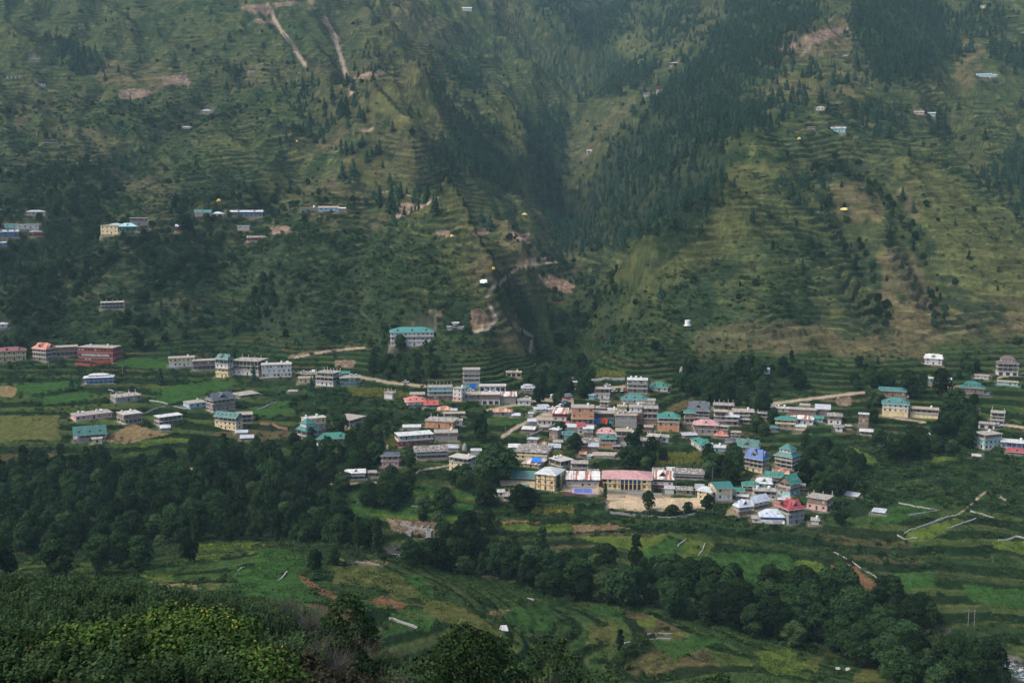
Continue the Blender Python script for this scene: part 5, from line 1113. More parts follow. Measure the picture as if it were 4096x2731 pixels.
M_TENT = flat_mat('tent cloth', (.42, .42, .42)); b = MB(); b.slabpoly([(-2.2,-1.4,.1),(2.2,-1.8,.1),(1.4,.3,2.0),(-1.2,.2,2.0)], .06, M_TENT); b.slabpoly([(1.4,.3,2.0),(2.4,1.6,.1),(-2.0,1.6,.1),(-1.2,.2,2.0)], .06, M_TENT); o = b.obj('tent'); o.scale = (.7,) * 3; x_, y_, z_ = at_px(2014, 2518); o.location = (x_, y_, z_ + .1); tag(o, 'small white tent on the rim of the lower field', 'tent')
def sheet(nm, px, row, w, h, m, label, lift=0.0, dy=-1.2):
    x_, y_, z_ = at_px(px, row); k = y_ / F_PX; b = MB(); n = 6; W_ = w * k; Hh = h * k
    P0 = [(-W_/2 + W_ * i / n, .25 * math.sin(i * 1.9) , 0) for i in range(n + 1)]
    for i in range(n):
        a, c = P0[i], P0[i+1]; b.face([(a[0], a[1] - .3, lift), (c[0], c[1] - .3, lift), (c[0], c[1] * .3, lift + Hh), (a[0], a[1] * .3, lift + Hh)], m); b.face([(c[0], c[1] - .24, lift), (a[0], a[1] - .24, lift), (a[0], a[1] * .3 + .06, lift + Hh), (c[0], c[1] * .3 + .06, lift + Hh)], m)
    o = b.obj(nm); o.location = (x_, y_ + dy, z_); tag(o, label, 'tarpaulin'); return o
sheet('tarpaulin', 2389, 1692, 21, 23, M_BLUEP, 'crumpled blue tarpaulin on the dark shop house'); sheet('tarpaulin', 2415, 1692, 29, 21, M_REDP, 'bright orange-red tarpaulin on the dark shop house'); sheet('tarpaulin', 2441, 1692, 15, 14, flat_mat('teal blue sheet', (.03,.18,.30)), 'small teal-blue sheet right of the orange-red tarpaulin')
sheet('tarpaulin', 1892, 1552, 27, 19, M_BLUEP, 'blue tarpaulin over the foot of the tall bare block'); sheet('tarpaulin', 792, 1902, 28, 8, M_BLUEP, 'blue tarpaulin on the slope by the small huts'); sheet('tarpaulin', 3424, 1546, 9, 20, M_BLUEP, 'blue cloth hanging beside the dirt road')
hc = find('yellow cottage with half'); b = MB(); b.slabpoly([(0,-2.0,0),(5.5,-2.0,0),(5.5,2.2,1.6),(0,2.2,1.6)], .05, M_BLUEP); o = b.obj('tarpaulin'); o.location = place_on(hc, -.5, -hc['D'] * .28, hc['H'] + .9); o.rotation_euler = (0, 0, hc['rot']); tag(o, 'flat blue plastic laid over the yellow cottage roof', 'tarpaulin')
# --- unfinished block-walled rooms by the stream
x_, y_, z_ = at_px(1665, 2120); k = y_ / F_PX; ub = bpy.data.objects.new('unfinished_building', None); col.objects.link(ub); ub.location = (x_, y_, z_ - .4); ub.rotation_euler = (0, 0, R(-14)); tag(ub, 'roofless grey block-walled rooms of a building site by the stream', 'building site')
for xa, xb, ya, yb, h in ((-74*k, -36*k, 1, 6, 2.7), (-34*k, -7*k, 0, 5.5, 2.2), (-6.5*k, 20*k, -.2, 5.3, 2.1), (20.5*k, 47*k, -.4, 5.1, 2.0), (62*k, 84*k, -7, -3.5, 2.9), (-26*k, -8*k, -5, -2.6, 1.3)):
    t = .3; b = MB(); b.box(xa, xb, ya, ya + t, -1.5, h * .9, M_BLOCK); b.box(xa, xb, yb - t, yb, -1.5, h, M_BLOCK); b.box(xa, xa + t, ya + t, yb - t, -1.5, h * .95, M_BLOCK); b.box(xb - t, xb, ya + t, yb - t, -1.5, h * .93, M_BLOCK); b.box(xa + t, xb - t, ya + t, yb - t, -1.5, .1, flat_mat('dirt floor', (.14, .11, .08)))
    b.obj('block_room', ub)
# --- poles
PM = flat_mat('weathered pole', (.20,.18,.16))
for px, row, h_, lab in ((2022,1760,8,'wooden pole by the footpath left of the village'),(2735,2068,3,'thin pole in the quarry yard fence'),(3872,2503,7,'left one of a pair of poles in the lower right field'),(3896,2506,7,'right one of a pair of poles in the lower right field'),(3476,2086,5,'left one of two short poles below the orchard'),(3484,2087,5,'right one of two short poles below the orchard'),
    (1105+1380-1000,1930,6,'pole at the start of the long footpath'),(2850,1915,7,'pole among the bushes right of the old shingled house'),(195,1480,7,'pole in the field left of the red compound wall'),(491,1506,8,'pole in the green field right of the red school'),(3885,1700,6,'pole beside the right-hand wood'),(1537,1790,10,'bare tall pole rising from the big dark trees'),(2237,1607,5,'pole at the road junction'),(1952,1905,8,'pole in front of the big twin trees')):
    x_, y_, z_ = at_px(px, row); b = MB(); b.box(-.10, .10, -.10, .10, -1, h_, PM); p_ = bpy.data.objects.new('utility_pole', None); col.objects.link(p_); p_.location = (x_, y_, z_); tag(p_, lab, 'pole'); b.obj('pole', p_)
    if h_ > 4: b = MB(); b.box(-.9, .9, -.14, -.11, h_ - .7, h_ - .55, PM); b.obj('crossarm', p_)
for i in range(16):
    px = 2445 + i * 23; x_, y_, z_ = at_px(px, 2045 + 12 * math.sin(i * .4) + i * .8); b = MB() if i == 0 else None
    if i == 0: b.box(-.05, .05, -.05, .05, -.5, 2.4, PM); FP = b.mesh('fence_post')
    o = bpy.data.objects.new('fence_post', FP); col.objects.link(o); o.location = (x_, y_, z_); tag(o, 'thin post of the wire fence along the quarry yard', 'fence post', 'posts of the quarry yard fence')
# --- the stream
RIVP = [(1560,2215),(1700,2205),(1900,2242),(2100,2272),(2400,2327),(2650,2387),(2900,2427),(3300,2482),(3600,2532),(3780,2562),(3880,2596),(3990,2640),(4110,2690),(4300,2750)]
q = [np.array(hit(a, b_, H0, start=330)) for a, b_ in RIVP]; ribs = []
wm, wt, wb = new_mat('stream water', .12, .5); nz = node(wt, 'ShaderNodeTexNoise'); nz.inputs['Scale'].default_value = 1.1; nz.inputs['Detail'].default_value = 8; nz.inputs['Roughness'].default_value = .75; gp = node(wt, 'ShaderNodeNewGeometry'); mp = node(wt, 'ShaderNodeMapping'); mp.inputs['Scale'].default_value = (.5, 1.3, 1); mp.inputs['Rotation'].default_value = (0, 0, R(20)); wt.links.new(gp.outputs['Position'], mp.inputs[0]); wt.links.new(mp.outputs[0], nz.inputs['Vector'])
rp = node(wt, 'ShaderNodeValToRGB'); rp.color_ramp.elements[0].position = .50; rp.color_ramp.elements[0].color = (.045, .055, .055, 1); rp.color_ramp.elements[1].position = .64; rp.color_ramp.elements[1].color = (.55, .56, .58, 1); wt.links.new(nz.outputs[0], rp.inputs[0]); wt.links.new(rp.outputs[0], wb.inputs['Base Color'])
bp = node(wt, 'ShaderNodeBump'); bp.inputs['Strength'].default_value = .6; bp.inputs['Distance'].default_value = .3; wt.links.new(nz.outputs[0], bp.inputs['Height']); wt.links.new(bp.outputs[0], wb.inputs['Normal'])
line_ = []
for a, c in zip(q[:-1], q[1:]):
    n = max(2, int(math.dist(a[:2], c[:2]) / 3)); line_ += [a + (c - a) * i / n for i in range(n)]
line_ = np.array(line_); tg = np.gradient(line_[:, :2], axis=0); tg /= np.linalg.norm(tg, axis=1, keepdims=True); nn_ = np.c_[-tg[:, 1], tg[:, 0]]
RIV_LINE = line_
def riv_dist(X, Y):
    d = np.full(np.shape(X), 1e9); i_ = np.zeros(np.shape(X), int)
    m = (X > line_[:, 0].min() - 20) & (X < line_[:, 0].max() + 20) & (Y > line_[:, 1].min() - 20) & (Y < line_[:, 1].max() + 20)
    idx = np.nonzero(m)[0]
    for s0 in range(0, len(idx), 60000):
        ii = idx[s0:s0+60000]; dd = (X[ii][:, None] - line_[None, :, 0])**2 + (Y[ii][:, None] - line_[None, :, 1])**2
        k = dd.argmin(1); d[ii] = np.sqrt(dd[np.arange(len(ii)), k]); i_[ii] = k
    return d, i_
RZ = np.convolve(np.pad(line_[:, 2], 6, mode='edge'), np.ones(13) / 13, 'valid') - 1.3
b = MB(); wv_, wf_ = [], []
for i in range(len(line_)):
    for s_ in (-1, -.33, .33, 1): wv_.append((line_[i, 0] + nn_[i, 0] * s_ * 6.5, line_[i, 1] + nn_[i, 1] * s_ * 6.5, RZ[i]))
for i in range(len(line_) - 1):
    for j in range(3): a = i * 4 + j; wf_.append((a, a + 1, a + 5, a + 4))
me = bpy.data.meshes.new('river'); me.from_pydata(wv_, [], wf_); me.materials.append(wm); o = bpy.data.objects.new('river', me); col.objects.link(o); tag(o, kind='structure')
BM = flat_mat('river boulder', (.36,.34,.32))
rocks = []
for s_ in range(4):
    g = np.random.default_rng(900 + s_); b = MB(); n, mm = 8, 5; V = {}
    for i in range(n):
        for j in range(mm + 1): a = 2*math.pi*i/n; ph_ = -math.pi/2 + math.pi*j/mm; q_ = 1 + g.normal() * .16; V[i, j] = (math.cos(a)*math.cos(ph_)*q_, .8*math.sin(a)*math.cos(ph_)*q_, .65*math.sin(ph_)*(1 if j in (0, mm) else q_))
    for i in range(n):
        for j in range(mm): b.face([V[i,j], V[(i+1)%n,j], V[(i+1)%n,j+1], V[i,j+1]], BM)
    rocks.append(b.mesh('boulder'))
for i in range(110):
    k = rnd.randrange(int(len(line_) * .05), len(line_)) if i > 60 else rnd.randrange(int(len(line_) * .74), len(line_)); s_ = rnd.choice((-1, 1)) * rnd.uniform(3.2, 8.0) if rnd.random() < .7 else rnd.uniform(-3, 3)
    x_, y_ = line_[k, 0] + nn_[k, 0] * s_, line_[k, 1] + nn_[k, 1] * s_; o = bpy.data.objects.new('boulder', rocks[rnd.randrange(4)]); col.objects.link(o); r_ = rnd.uniform(.3, 1.1); o.scale = (r_, r_, r_); o.rotation_euler = (0, 0, rnd.uniform(0, 6)); o.location = (x_, y_, RZ[k] + .1 + max(0, abs(s_) - 5) * .2)
    tag(o, 'pale rounded boulder in or beside the stream', 'boulder', 'boulders along the stream')
for i in range(26):
    px, row = rnd.uniform(1800, 1880), rnd.uniform(2160, 2275); x_, y_, z_ = at_px(px, row); o = bpy.data.objects.new('boulder', rocks[i % 4]); col.objects.link(o); r_ = rnd.uniform(.3, .9); o.scale = (r_, r_, r_); o.location = (x_, y_, z_); tag(o, 'pale rock in the rubble slope below the building site', 'boulder', 'rocks below the building site')
for px, row, lab in ((3352,2676,'large pale boulder in the bottom right meadow, left one of two'),(3392,2678,'pale boulder in the bottom right meadow, right one of two')):
    x_, y_, z_ = at_px(px, row); o = bpy.data.objects.new('boulder', rocks[0]); col.objects.link(o); o.scale = (.85,) * 3; o.location = (x_, y_, z_ + .2); tag(o, lab, 'boulder')
# ================================================================ the ground sheet
def seg(a, b, s): return np.arange(a, b, s)
rowsY = np.concatenate([seg(-60, 20, 8), seg(20, 60, 2), seg(60, 330, 1.3), seg(330, 860, .72), seg(860, 1300, 1.4), seg(1300, 2000, 2.6), seg(2000, 3000, 7), seg(3000, 3990, 30)])
aa = np.concatenate([seg(-.75, -.52, .01), seg(-.52, .52, .00088), seg(.52, .76, .01)])
TX = aa[None, :] * (rowsY[:, None] + 70.0); TY = np.repeat(rowsY[:, None], len(aa), 1)
TX[rowsY < 0] = aa[None, :] * 110
shp = TX.shape
x, y = TX.ravel(), TY.ravel()
z = H(x, y)
mt = smooth(-122, -104, z) * smooth(480, 620, y); far = smooth(1100, 1900, y)
near = 1 - smooth(160, 300, y)
val = (1 - mt) * (1 - near)
# plants, tussocks and clods: small relief
t1 = fbm(x / 3.2, y / 4.5, 500, 3) - .5; t2 = fbm(x / 1.1, y / 1.4, 520, 2) - .5; t3 = fbm(x / 9., y / 14., 530, 2) - .5
u, v = project(x, np.maximum(y, 5), z)
wu = u + 26 * (fbm(x / 14, y / 14, 601, 3) - .5) * np.clip(600 / np.maximum(y, 60), .3, 2.2); wv = v + 20 * (fbm(x / 14, y / 14, 602, 3) - .5) * np.clip(600 / np.maximum(y, 60), .3, 2.2)
infr = (u > -40) & (u < 4136) & (v > -40) & (v < 2771) & (y > 300)
S = lambda M: np.where(infr, sample(M, wu, wv), 0)
nbl = fbm(x / 22, y / 30, 610, 4) - .5
dry = smooth(.30, .62, S(M_DRYs) + 1.1 * nbl); soil = smooth(.35, .6, S(M_SOILs) + .9 * nbl)
scr, con, bro = S(M_SCRs), S(M_CONs), S(M_BROs)
plot = S(M_PLOT); su = sample(M_PATH, u, v) * infr; riv = sample(M_RIV, u, v) * infr * (z < -148); yard = S(M_YARD)
rd, ri = riv_dist(x, y); carve = 1 - smooth(4.5, 8.5, rd + 2 * t1)
z = z * (1 - carve) + (RZ[ri] - .7) * carve
pad = np.zeros_like(x)
for (cx, cy, ca, sa, hx, hy, zz, soft) in PADS:
    if soft < 0.5: continue
    m = np.nonzero((np.abs(x - cx) < hx + hy + 3) & (np.abs(y - cy) < hx + hy + 3))[0]
    if len(m) == 0: continue
    uu = (x[m] - cx) * ca + (y[m] - cy) * sa; vv = -(x[m] - cx) * sa + (y[m] - cy) * ca
    pad[m] = np.maximum(pad[m], 1 - smooth(.5, 2.6, np.maximum(np.abs(uu) - hx, np.abs(vv) - hy) + 1.2 * t1[m]))
rough = np.clip(1 - 1.0 * su - .6 * plot - pad - yard - .7 * riv, 0, 1)
zs_ = fbm(x / 13., H0(x, y) / 1.25, 760, 2) - .5
z = z + rough * (1.6 * zs_ * mt + (1.1 * t1 + .55 * t2) * (.8 + .9 * mt + .8 * scr) + 1.6 * t3 * mt) + .25 * t2 * plot 
def c3(r, g, b): return np.array([r, g, b])
def mixc(A, B, t): return A * (1 - t[:, None]) + B * t[:, None]
n_big = fbm(x / 160, y / 160, 700, 4); n_mid = fbm(x / 34, y / 48, 710, 4); n_sm = fbm(x / 6.5, y / 9, 720, 3); n_xs = fbm(x / 1.6, y / 2.2, 730, 2)
C = np.tile(c3(.060, .078, .030), (len(x), 1))
C = mixc(C, c3(.030, .056, .022), smooth(.42, .62, n_mid))
C = mixc(C, c3(.098, .088, .046), smooth(.50, .68, n_big) * mt * .8)
C = mixc(C, c3(.100, .105, .032), smooth(.56, .72, n_sm) * (.4 + .3 * mt))
C = mixc(C, c3(.020, .040, .018), smooth(.52, .70, fbm(x / 11, y / 15, 741, 3)) * .8)
# terrace banding: grassy lip, shrubby riser
ph = H0(x, y)
for step, sel, sd in ((2.4, val, 1), (5.6, mt, 2)):
    q = ph / step + (1.8 if sd == 1 else 4.5) * (fbm(x / 70., y / 70., 300 + sd, 3) - .5); k = np.floor(q); f = q - k
    patch = smooth(.32, .5, fbm(x / 110., y / 110., 342, 3)) if sd == 2 else np.ones_like(x)
    if sd == 1:
        cell = np.floor(x / 38. + _hash(k, k * 0, 5) * 7 + .5 * (fbm(x / 30, y / 30, 9, 2)))
        h1 = _hash(cell, k, 91)
        fc = np.where((h1 < .30)[:, None], c3(.036, .080, .024), np.where((h1 < .55)[:, None], c3(.068, .100, .028), np.where((h1 < .72)[:, None], c3(.030, .058, .022), np.where((h1 < .80)[:, None], c3(.110, .082, .045), c3(.050, .070, .028)))))
        C = mixc(C, fc, sel * .75 * smooth(.0, .06, f))
        C = mixc(C, c3(.010, .024, .010), sel * smooth(.54, .66, f + .3 * (n_sm - .5)) * .9)
        C = mixc(C, c3(.10, .11, .032), sel * (smooth(.40, .47, f + .3 * (n_sm - .5)) - smooth(.50, .57, f + .3 * (n_sm - .5))) * .5)
    else:
        C = mixc(C, c3(.125, .128, .050), sel * patch * (smooth(.46, .56, f) - smooth(.60, .68, f)) * .8)
        C = mixc(C, c3(.022, .038, .020), sel * patch * smooth(.66, .76, f) * .8)
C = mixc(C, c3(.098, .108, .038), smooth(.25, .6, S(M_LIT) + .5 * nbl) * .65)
C = mixc(C, c3(.112, .098, .050), dry * smooth(.35, .6, n_sm + .3 * n_xs) * .85)
C = mixc(C, c3(.020, .042, .020), scr * smooth(.32, .52, n_sm) * .85)
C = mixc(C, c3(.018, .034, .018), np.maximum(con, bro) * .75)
for colr, M in plot_maps:
    s_ = S(M)
    if s_.any(): C = mixc(C, c3(*colr) * 1.0, s_ * .9)
C = mixc(C, C * .45, plot * smooth(.55, .75, n_sm) * .35)
C = mixc(C, c3(.19, .138, .095), soil * smooth(.25, .5, n_sm + .2) )
C = mixc(C, c3(.29, .24, .18), soil * smooth(.58, .72, n_xs) * .5)


C = mixc(C, c3(.17, .16, .145), (1 - smooth(7, 12, rd + 5 * t1)))
# the near slope: rough weeds and reddish stems
C = mixc(C, c3(.032, .046, .022), near * .8); C = mixc(C, c3(.060, .040, .028), near * smooth(.5, .65, n_sm) * .5)
strk = fbm(x / 13. + 3 * n_mid, ph / 1.25 + 1.5 * n_mid, 760, 3); strk2 = fbm(x / 6., ph / .7, 770, 2)
C = mixc(C, C * 1.75 + c3(.012, .010, .002), mt * smooth(.56, .70, strk) * .5)
C = mixc(C, C * .50, mt * smooth(.50, .36, strk) * .8 if False else mt * (1 - smooth(.34, .48, strk)) * .5)
C = mixc(C, C * .62, mt * (1 - smooth(.36, .5, strk2)) * .5)
C *= (.60 + .12 * mt + (.80 - .25 * mt) * n_xs)[:, None] * (.80 + .40 * n_sm)[:, None]
C *= (.58 + .14 * np.clip(plot, 0, 1) * val + .08 * mt)[:, None] * (np.array([[1.0, .97, .95]]) + mt[:, None] * np.array([[-.02, -.04, .02]]))
C = mixc(C, c3(.17, .15, .115) * (.6 + .8 * n_xs)[:, None], pad * .6)
C = mixc(C, c3(.32, .245, .16) * (.7 + .6 * n_sm)[:, None], yard * .95)
C = mixc(C, c3(.225, .18, .13) * (.75 + .5 * n_xs)[:, None], np.clip(su * smooth(.3, .6, su), 0, 1))
NR, NC = shp
idx = np.arange(NR * NC).reshape(NR, NC)
q = np.stack([idx[:-1, :-1], idx[:-1, 1:], idx[1:, 1:], idx[1:, :-1]], -1).reshape(-1)
gm, gnt, gb = new_mat('ground cover', 1.0, .0)
at_ = node(gnt, 'ShaderNodeVertexColor', layer_name='Col')
tc = node(gnt, 'ShaderNodeNewGeometry')
nz = node(gnt, 'ShaderNodeTexNoise'); nz.inputs['Scale'].default_value = 1.3; nz.inputs['Detail'].default_value = 5; nz.inputs['Roughness'].default_value = .7
gnt.links.new(tc.outputs['Position'], nz.inputs['Vector'])
mr = node(gnt, 'ShaderNodeMapRange'); mr.inputs[1].default_value = .3; mr.inputs[2].default_value = .7; mr.inputs[3].default_value = .45; mr.inputs[4].default_value = 1.5
gnt.links.new(nz.outputs[0], mr.inputs[0])
mx = node(gnt, 'ShaderNodeVectorMath', operation='SCALE'); gnt.links.new(at_.outputs[0], mx.inputs[0]); gnt.links.new(mr.outputs[0], mx.inputs['Scale'])
gnt.links.new(mx.outputs[0], gb.inputs['Base Color'])
me = mesh_np('ground', np.c_[x, y, z], q, np.full((NR - 1) * (NC - 1), 4, np.int32), [gm], None, True)
ca_ = me.color_attributes.new('Col', 'FLOAT_COLOR', 'POINT'); ca_.data.foreach_set('color', np.c_[C, np.ones(len(x))].astype(np.float32).ravel())
ground = bpy.data.objects.new('ground', me); col.objects.link(ground); tag(ground, kind='structure')
del C, n_big, n_mid, n_sm, n_xs, t1, t2, t3, q, idx
print('ground', shp)
# ================================================================ VEGETATION
def leaf_mat(name, base, hi, trans=.0, var=.35):
    m, t, b = new_mat(name, 1.0, .0)
    oi = node(t, 'ShaderNodeObjectInfo'); at = node(t, 'ShaderNodeAttribute', attribute_name='tint')
    mixn = node(t, 'ShaderNodeMix', data_type='RGBA'); mixn.inputs[6].default_value = (*base, 1); mixn.inputs[7].default_value = (*hi, 1)
    t.links.new(at.outputs['Fac'], mixn.inputs[0])
    mr = node(t, 'ShaderNodeMapRange'); mr.inputs[3].default_value = 1 - var; mr.inputs[4].default_value = 1 + var
    t.links.new(oi.outputs['Random'], mr.inputs[0])
    sc = node(t, 'ShaderNodeVectorMath', operation='SCALE'); t.links.new(mixn.outputs[2], sc.inputs[0]); t.links.new(mr.outputs[0], sc.inputs['Scale'])
    t.links.new(sc.outputs[0], b.inputs['Base Color'])
    return m
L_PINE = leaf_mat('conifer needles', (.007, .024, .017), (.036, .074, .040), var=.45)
L_BROAD = leaf_mat('broadleaf foliage', (.005, .014, .006), (.022, .042, .014), var=.6)
L_BUSH = leaf_mat('bush foliage', (.007, .019, .008), (.026, .050, .016), var=.65)
L_LIGHT = leaf_mat('pale willow foliage', (.018, .036, .015), (.044, .066, .024), var=.4)
L_MAIZE = leaf_mat('maize leaves', (.10, .13, .03), (.22, .20, .05), var=.3)
BARK, _, b_ = new_mat('bark'); b_.inputs['Base Color'].default_value = (.06, .045, .035, 1)
GREYBARK, _, b_ = new_mat('bare grey twigs'); b_.inputs['Base Color'].default_value = (.085, .078, .062, 1)

def quads_mesh(name, ctr, nrm, size, tint, mat_, aspect=1.0, g=None):
    """a cloud of small leaf-clump faces"""
    g = g or rng; n = len(ctr)
    nrm = nrm / np.maximum(np.linalg.norm(nrm, axis=1, keepdims=True), 1e-6)
    r = g.normal(size=(n, 3)); a = np.cross(nrm, r); a /= np.maximum(np.linalg.norm(a, axis=1, keepdims=True), 1e-6); b = np.cross(nrm, a)
    s = (size * np.ones(n))[:, None] * .5
    k = g.uniform(.7, 1.3, (n, 4, 1))
    co = np.stack([ctr + (a * aspect) * s * k[:, 0], ctr + b * s * k[:, 1], ctr - (a * aspect) * s * k[:, 2], ctr - b * s * k[:, 3]], 1).reshape(-1, 3)
    me = mesh_np(name, co, np.arange(4 * n), np.full(n, 4, np.int32), [mat_])
    at = me.attributes.new('tint', 'FLOAT', 'POINT'); at.data.foreach_set('value', np.repeat(np.clip(tint, 0, 1), 4).astype(np.float32))
    return me
def lobes_mesh(name, lobes, n_leaf, size, mat_, seed, squash=.85):
    g = np.random.default_rng(seed); C_, N_, T_ = [], [], []
    for (cx, cy, cz, r) in lobes:
        n = max(6, int(n_leaf * r * r)); d = g.normal(size=(n, 3)); d /= np.linalg.norm(d, axis=1, keepdims=True)
        d[:, 2] = np.where(d[:, 2] < -.35, -d[:, 2], d[:, 2])
        rr = r * g.uniform(.72, 1.08, (n, 1)) ** .6
        C_.append(np.array([cx, cy, cz]) + d * rr * [1, 1, squash]); N_.append(d + g.normal(size=(n, 3)) * .55 + [0, 0, .3])
        T_.append(g.uniform(0, 1, n) * .7 + g.uniform(0, .3))
    C_ = np.concatenate(C_); N_ = np.concatenate(N_); T_ = np.concatenate(T_)
    return quads_mesh(name, C_, N_, size * g.uniform(.7, 1.4, len(C_)), T_, mat_, g=g)
def tube_pts(me_parts, p0, p1, r0, r1, k=5):
    p0, p1 = np.array(p0, float), np.array(p1, float); d = p1 - p0; L = np.linalg.norm(d); d = d / L
    a = np.cross(d, [0, 0, 1.] if abs(d[2]) < .9 else [1., 0, 0]); a /= np.linalg.norm(a); b = np.cross(d, a)
    th = np.arange(k) * 2 * np.pi / k; ring = np.cos(th)[:, None] * a + np.sin(th)[:, None] * b
    me_parts.append((np.r_[p0 + ring * r0, p1 + ring * r1], k))
def tubes_mesh(name, parts, mat_):
    co, fl = [], []; o = 0
    for c, k in parts:
        co.append(c)
        for i in range(k): fl += [o + i, o + (i + 1) % k, o + k + (i + 1) % k, o + k + i]
        o += 2 * k
    return mesh_np(name, np.concatenate(co), fl, np.full(len(fl) // 4, 4, np.int32), [mat_])
def conifer(seed, h=12.0, w=2.7, sparse=1.0):
    g = np.random.default_rng(seed); C_, N_, T_, Sz = [], [], [], []
    parts = []; tube_pts(parts, (0, 0, -1), (0, 0, h * .96), .28, .05, 6)
    z = h * .12; k = 0
    while z < h * .98:
        f = 1 - z / h; L = w * (f ** .62) * g.uniform(.8, 1.12) + .15
        nb = int(6 + 6 * f)
        for i in range(nb):
            if g.random() > .93 * sparse + .05: continue
            th = 2 * np.pi * i / nb + k * .8 + g.normal() * .15; l = L * g.uniform(.65, 1.15)
            dr = np.array([np.cos(th), np.sin(th), 0])
            m = max(2, int(l / .42))
            for j in range(m):
                s = (j + .5) / m
                C_.append(dr * l * s + [0, 0, z - .38 * l * s * s + g.normal() * .08]); N_.append(np.array([0, 0, 1.]) + dr * .5 + g.normal(size=3) * .35)
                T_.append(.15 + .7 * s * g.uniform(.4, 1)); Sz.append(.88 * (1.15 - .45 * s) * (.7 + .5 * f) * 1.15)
        z += h * .045 * g.uniform(.8, 1.2); k += 1
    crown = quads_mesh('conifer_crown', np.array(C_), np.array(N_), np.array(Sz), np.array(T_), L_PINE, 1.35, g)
    return tubes_mesh('conifer_trunk', parts, BARK), crown
def broadleaf(seed, h=11.0, w=4.4, mat_=None, n=60, size=.55, narrow=1.0):
    g = np.random.default_rng(seed); lobes = []; parts = []
    th0 = h * .14
    tube_pts(parts, (0, 0, -1), (g.normal() * .2, g.normal() * .2, h * .55), .30, .14, 6)
    nl = 16
    for i in range(nl):
        f = (i + .5) / nl; zz = th0 + (h - th0) * f * .86; env = math.sin(math.pi * (0.18 + .74 * f)) ** .8
        th = i * 2.4 + g.normal() * .3; rr = w * narrow * env * g.uniform(.35, .72)
        r = w * (.30 + .20 * g.random()) * (.7 + .4 * env) * (narrow ** .5)
        c = (math.cos(th) * rr, math.sin(th) * rr, zz); lobes.append((*c, r))
        if i % 3 == 0: tube_pts(parts, (0, 0, th0 * .8 + i * .12), (c[0] * .8, c[1] * .8, c[2]), .11, .04, 4)
    lobes.append((0, 0, h * .86, w * .32))
    return tubes_mesh('broadleaf_trunk', parts, BARK), lobes_mesh('broadleaf_crown', lobes, n, size, mat_ or L_BROAD, seed)
def bush(seed, mat_=None, n=26, size=.42):
    g = np.random.default_rng(seed)
    lobes = [(g.normal() * .55, g.normal() * .55, .55 + g.random() * .6, .55 + .35 * g.random()) for _ in range(6)]
    return lobes_mesh('bush_foliage', lobes, n, size, mat_ or L_BUSH, seed, .9)

# ---- where they stand: even sampling of the ground, kept by the drawn outlines
def candidates(dens, y0, y1, seed, amax=.50):
    g = np.random.default_rng(seed)
    A = amax * (y1 * y1 - y0 * y0); n = int(A * dens)
    Y = np.sqrt(g.uniform(y0 * y0, y1 * y1, n)); X = g.uniform(-amax, amax, n) * Y
    return X, Y, g
def visible_px(X, Y):
    Z = H(X, Y); u, v = project(X, Y, Z)
    return Z, u, v
BUILT = np.array([(p[0], p[1], p[4] + 2.0, p[5] + 2.0) for p in PADS]) if PADS else np.zeros((0, 4))
def clear_of_buildings(X, Y, extra=0.0):
    ok = np.ones(len(X), bool)
    for (cx, cy, ca, sa, hx, hy, zz, soft) in PADS:
        m = np.nonzero((np.abs(X - cx) < hx + hy + extra + 4) & (np.abs(Y - cy) < hx + hy + extra * 3.3 + 4))[0]
        if len(m) == 0: continue
        uu = np.abs((X[m] - cx) * ca + (Y[m] - cy) * sa); vv = -(X[m] - cx) * sa + (Y[m] - cy) * ca
        ok[m[(uu < hx + .8 + extra * .6) & (vv < hy + .8 + extra) & (vv > -hy - 1.5 - extra * 3.2)]] = False
    return ok
def keep(X, Y, M, g, thr=None, lo=0.0):
    Z, u, v = visible_px(X, Y)
    d = sample(M, u, v); inf = (u > -60) & (u < 4156) & (v > -80) & (v < 2850)
    p = g.random(len(X)) < d + lo
    k = p & inf
    return X[k], Y[k], Z[k], u[k], v[k]
def thin(X, Y, r):
    """drop points closer than r to an earlier one"""
    cell = {}; out = []
    for i in range(len(X)):
        c = (int(X[i] // r), int(Y[i] // r)); bad = False
        for a in (-1, 0, 1):
            for b in (-1, 0, 1):
                for j in cell.get((c[0] + a, c[1] + b), ()):
                    if (X[i]-X[j])**2 + (Y[i]-Y[j])**2 < r * r: bad = True; break
                if bad: break
            if bad: break
        if not bad: cell.setdefault(c, []).append(i); out.append(i)
    return np.array(out, int)

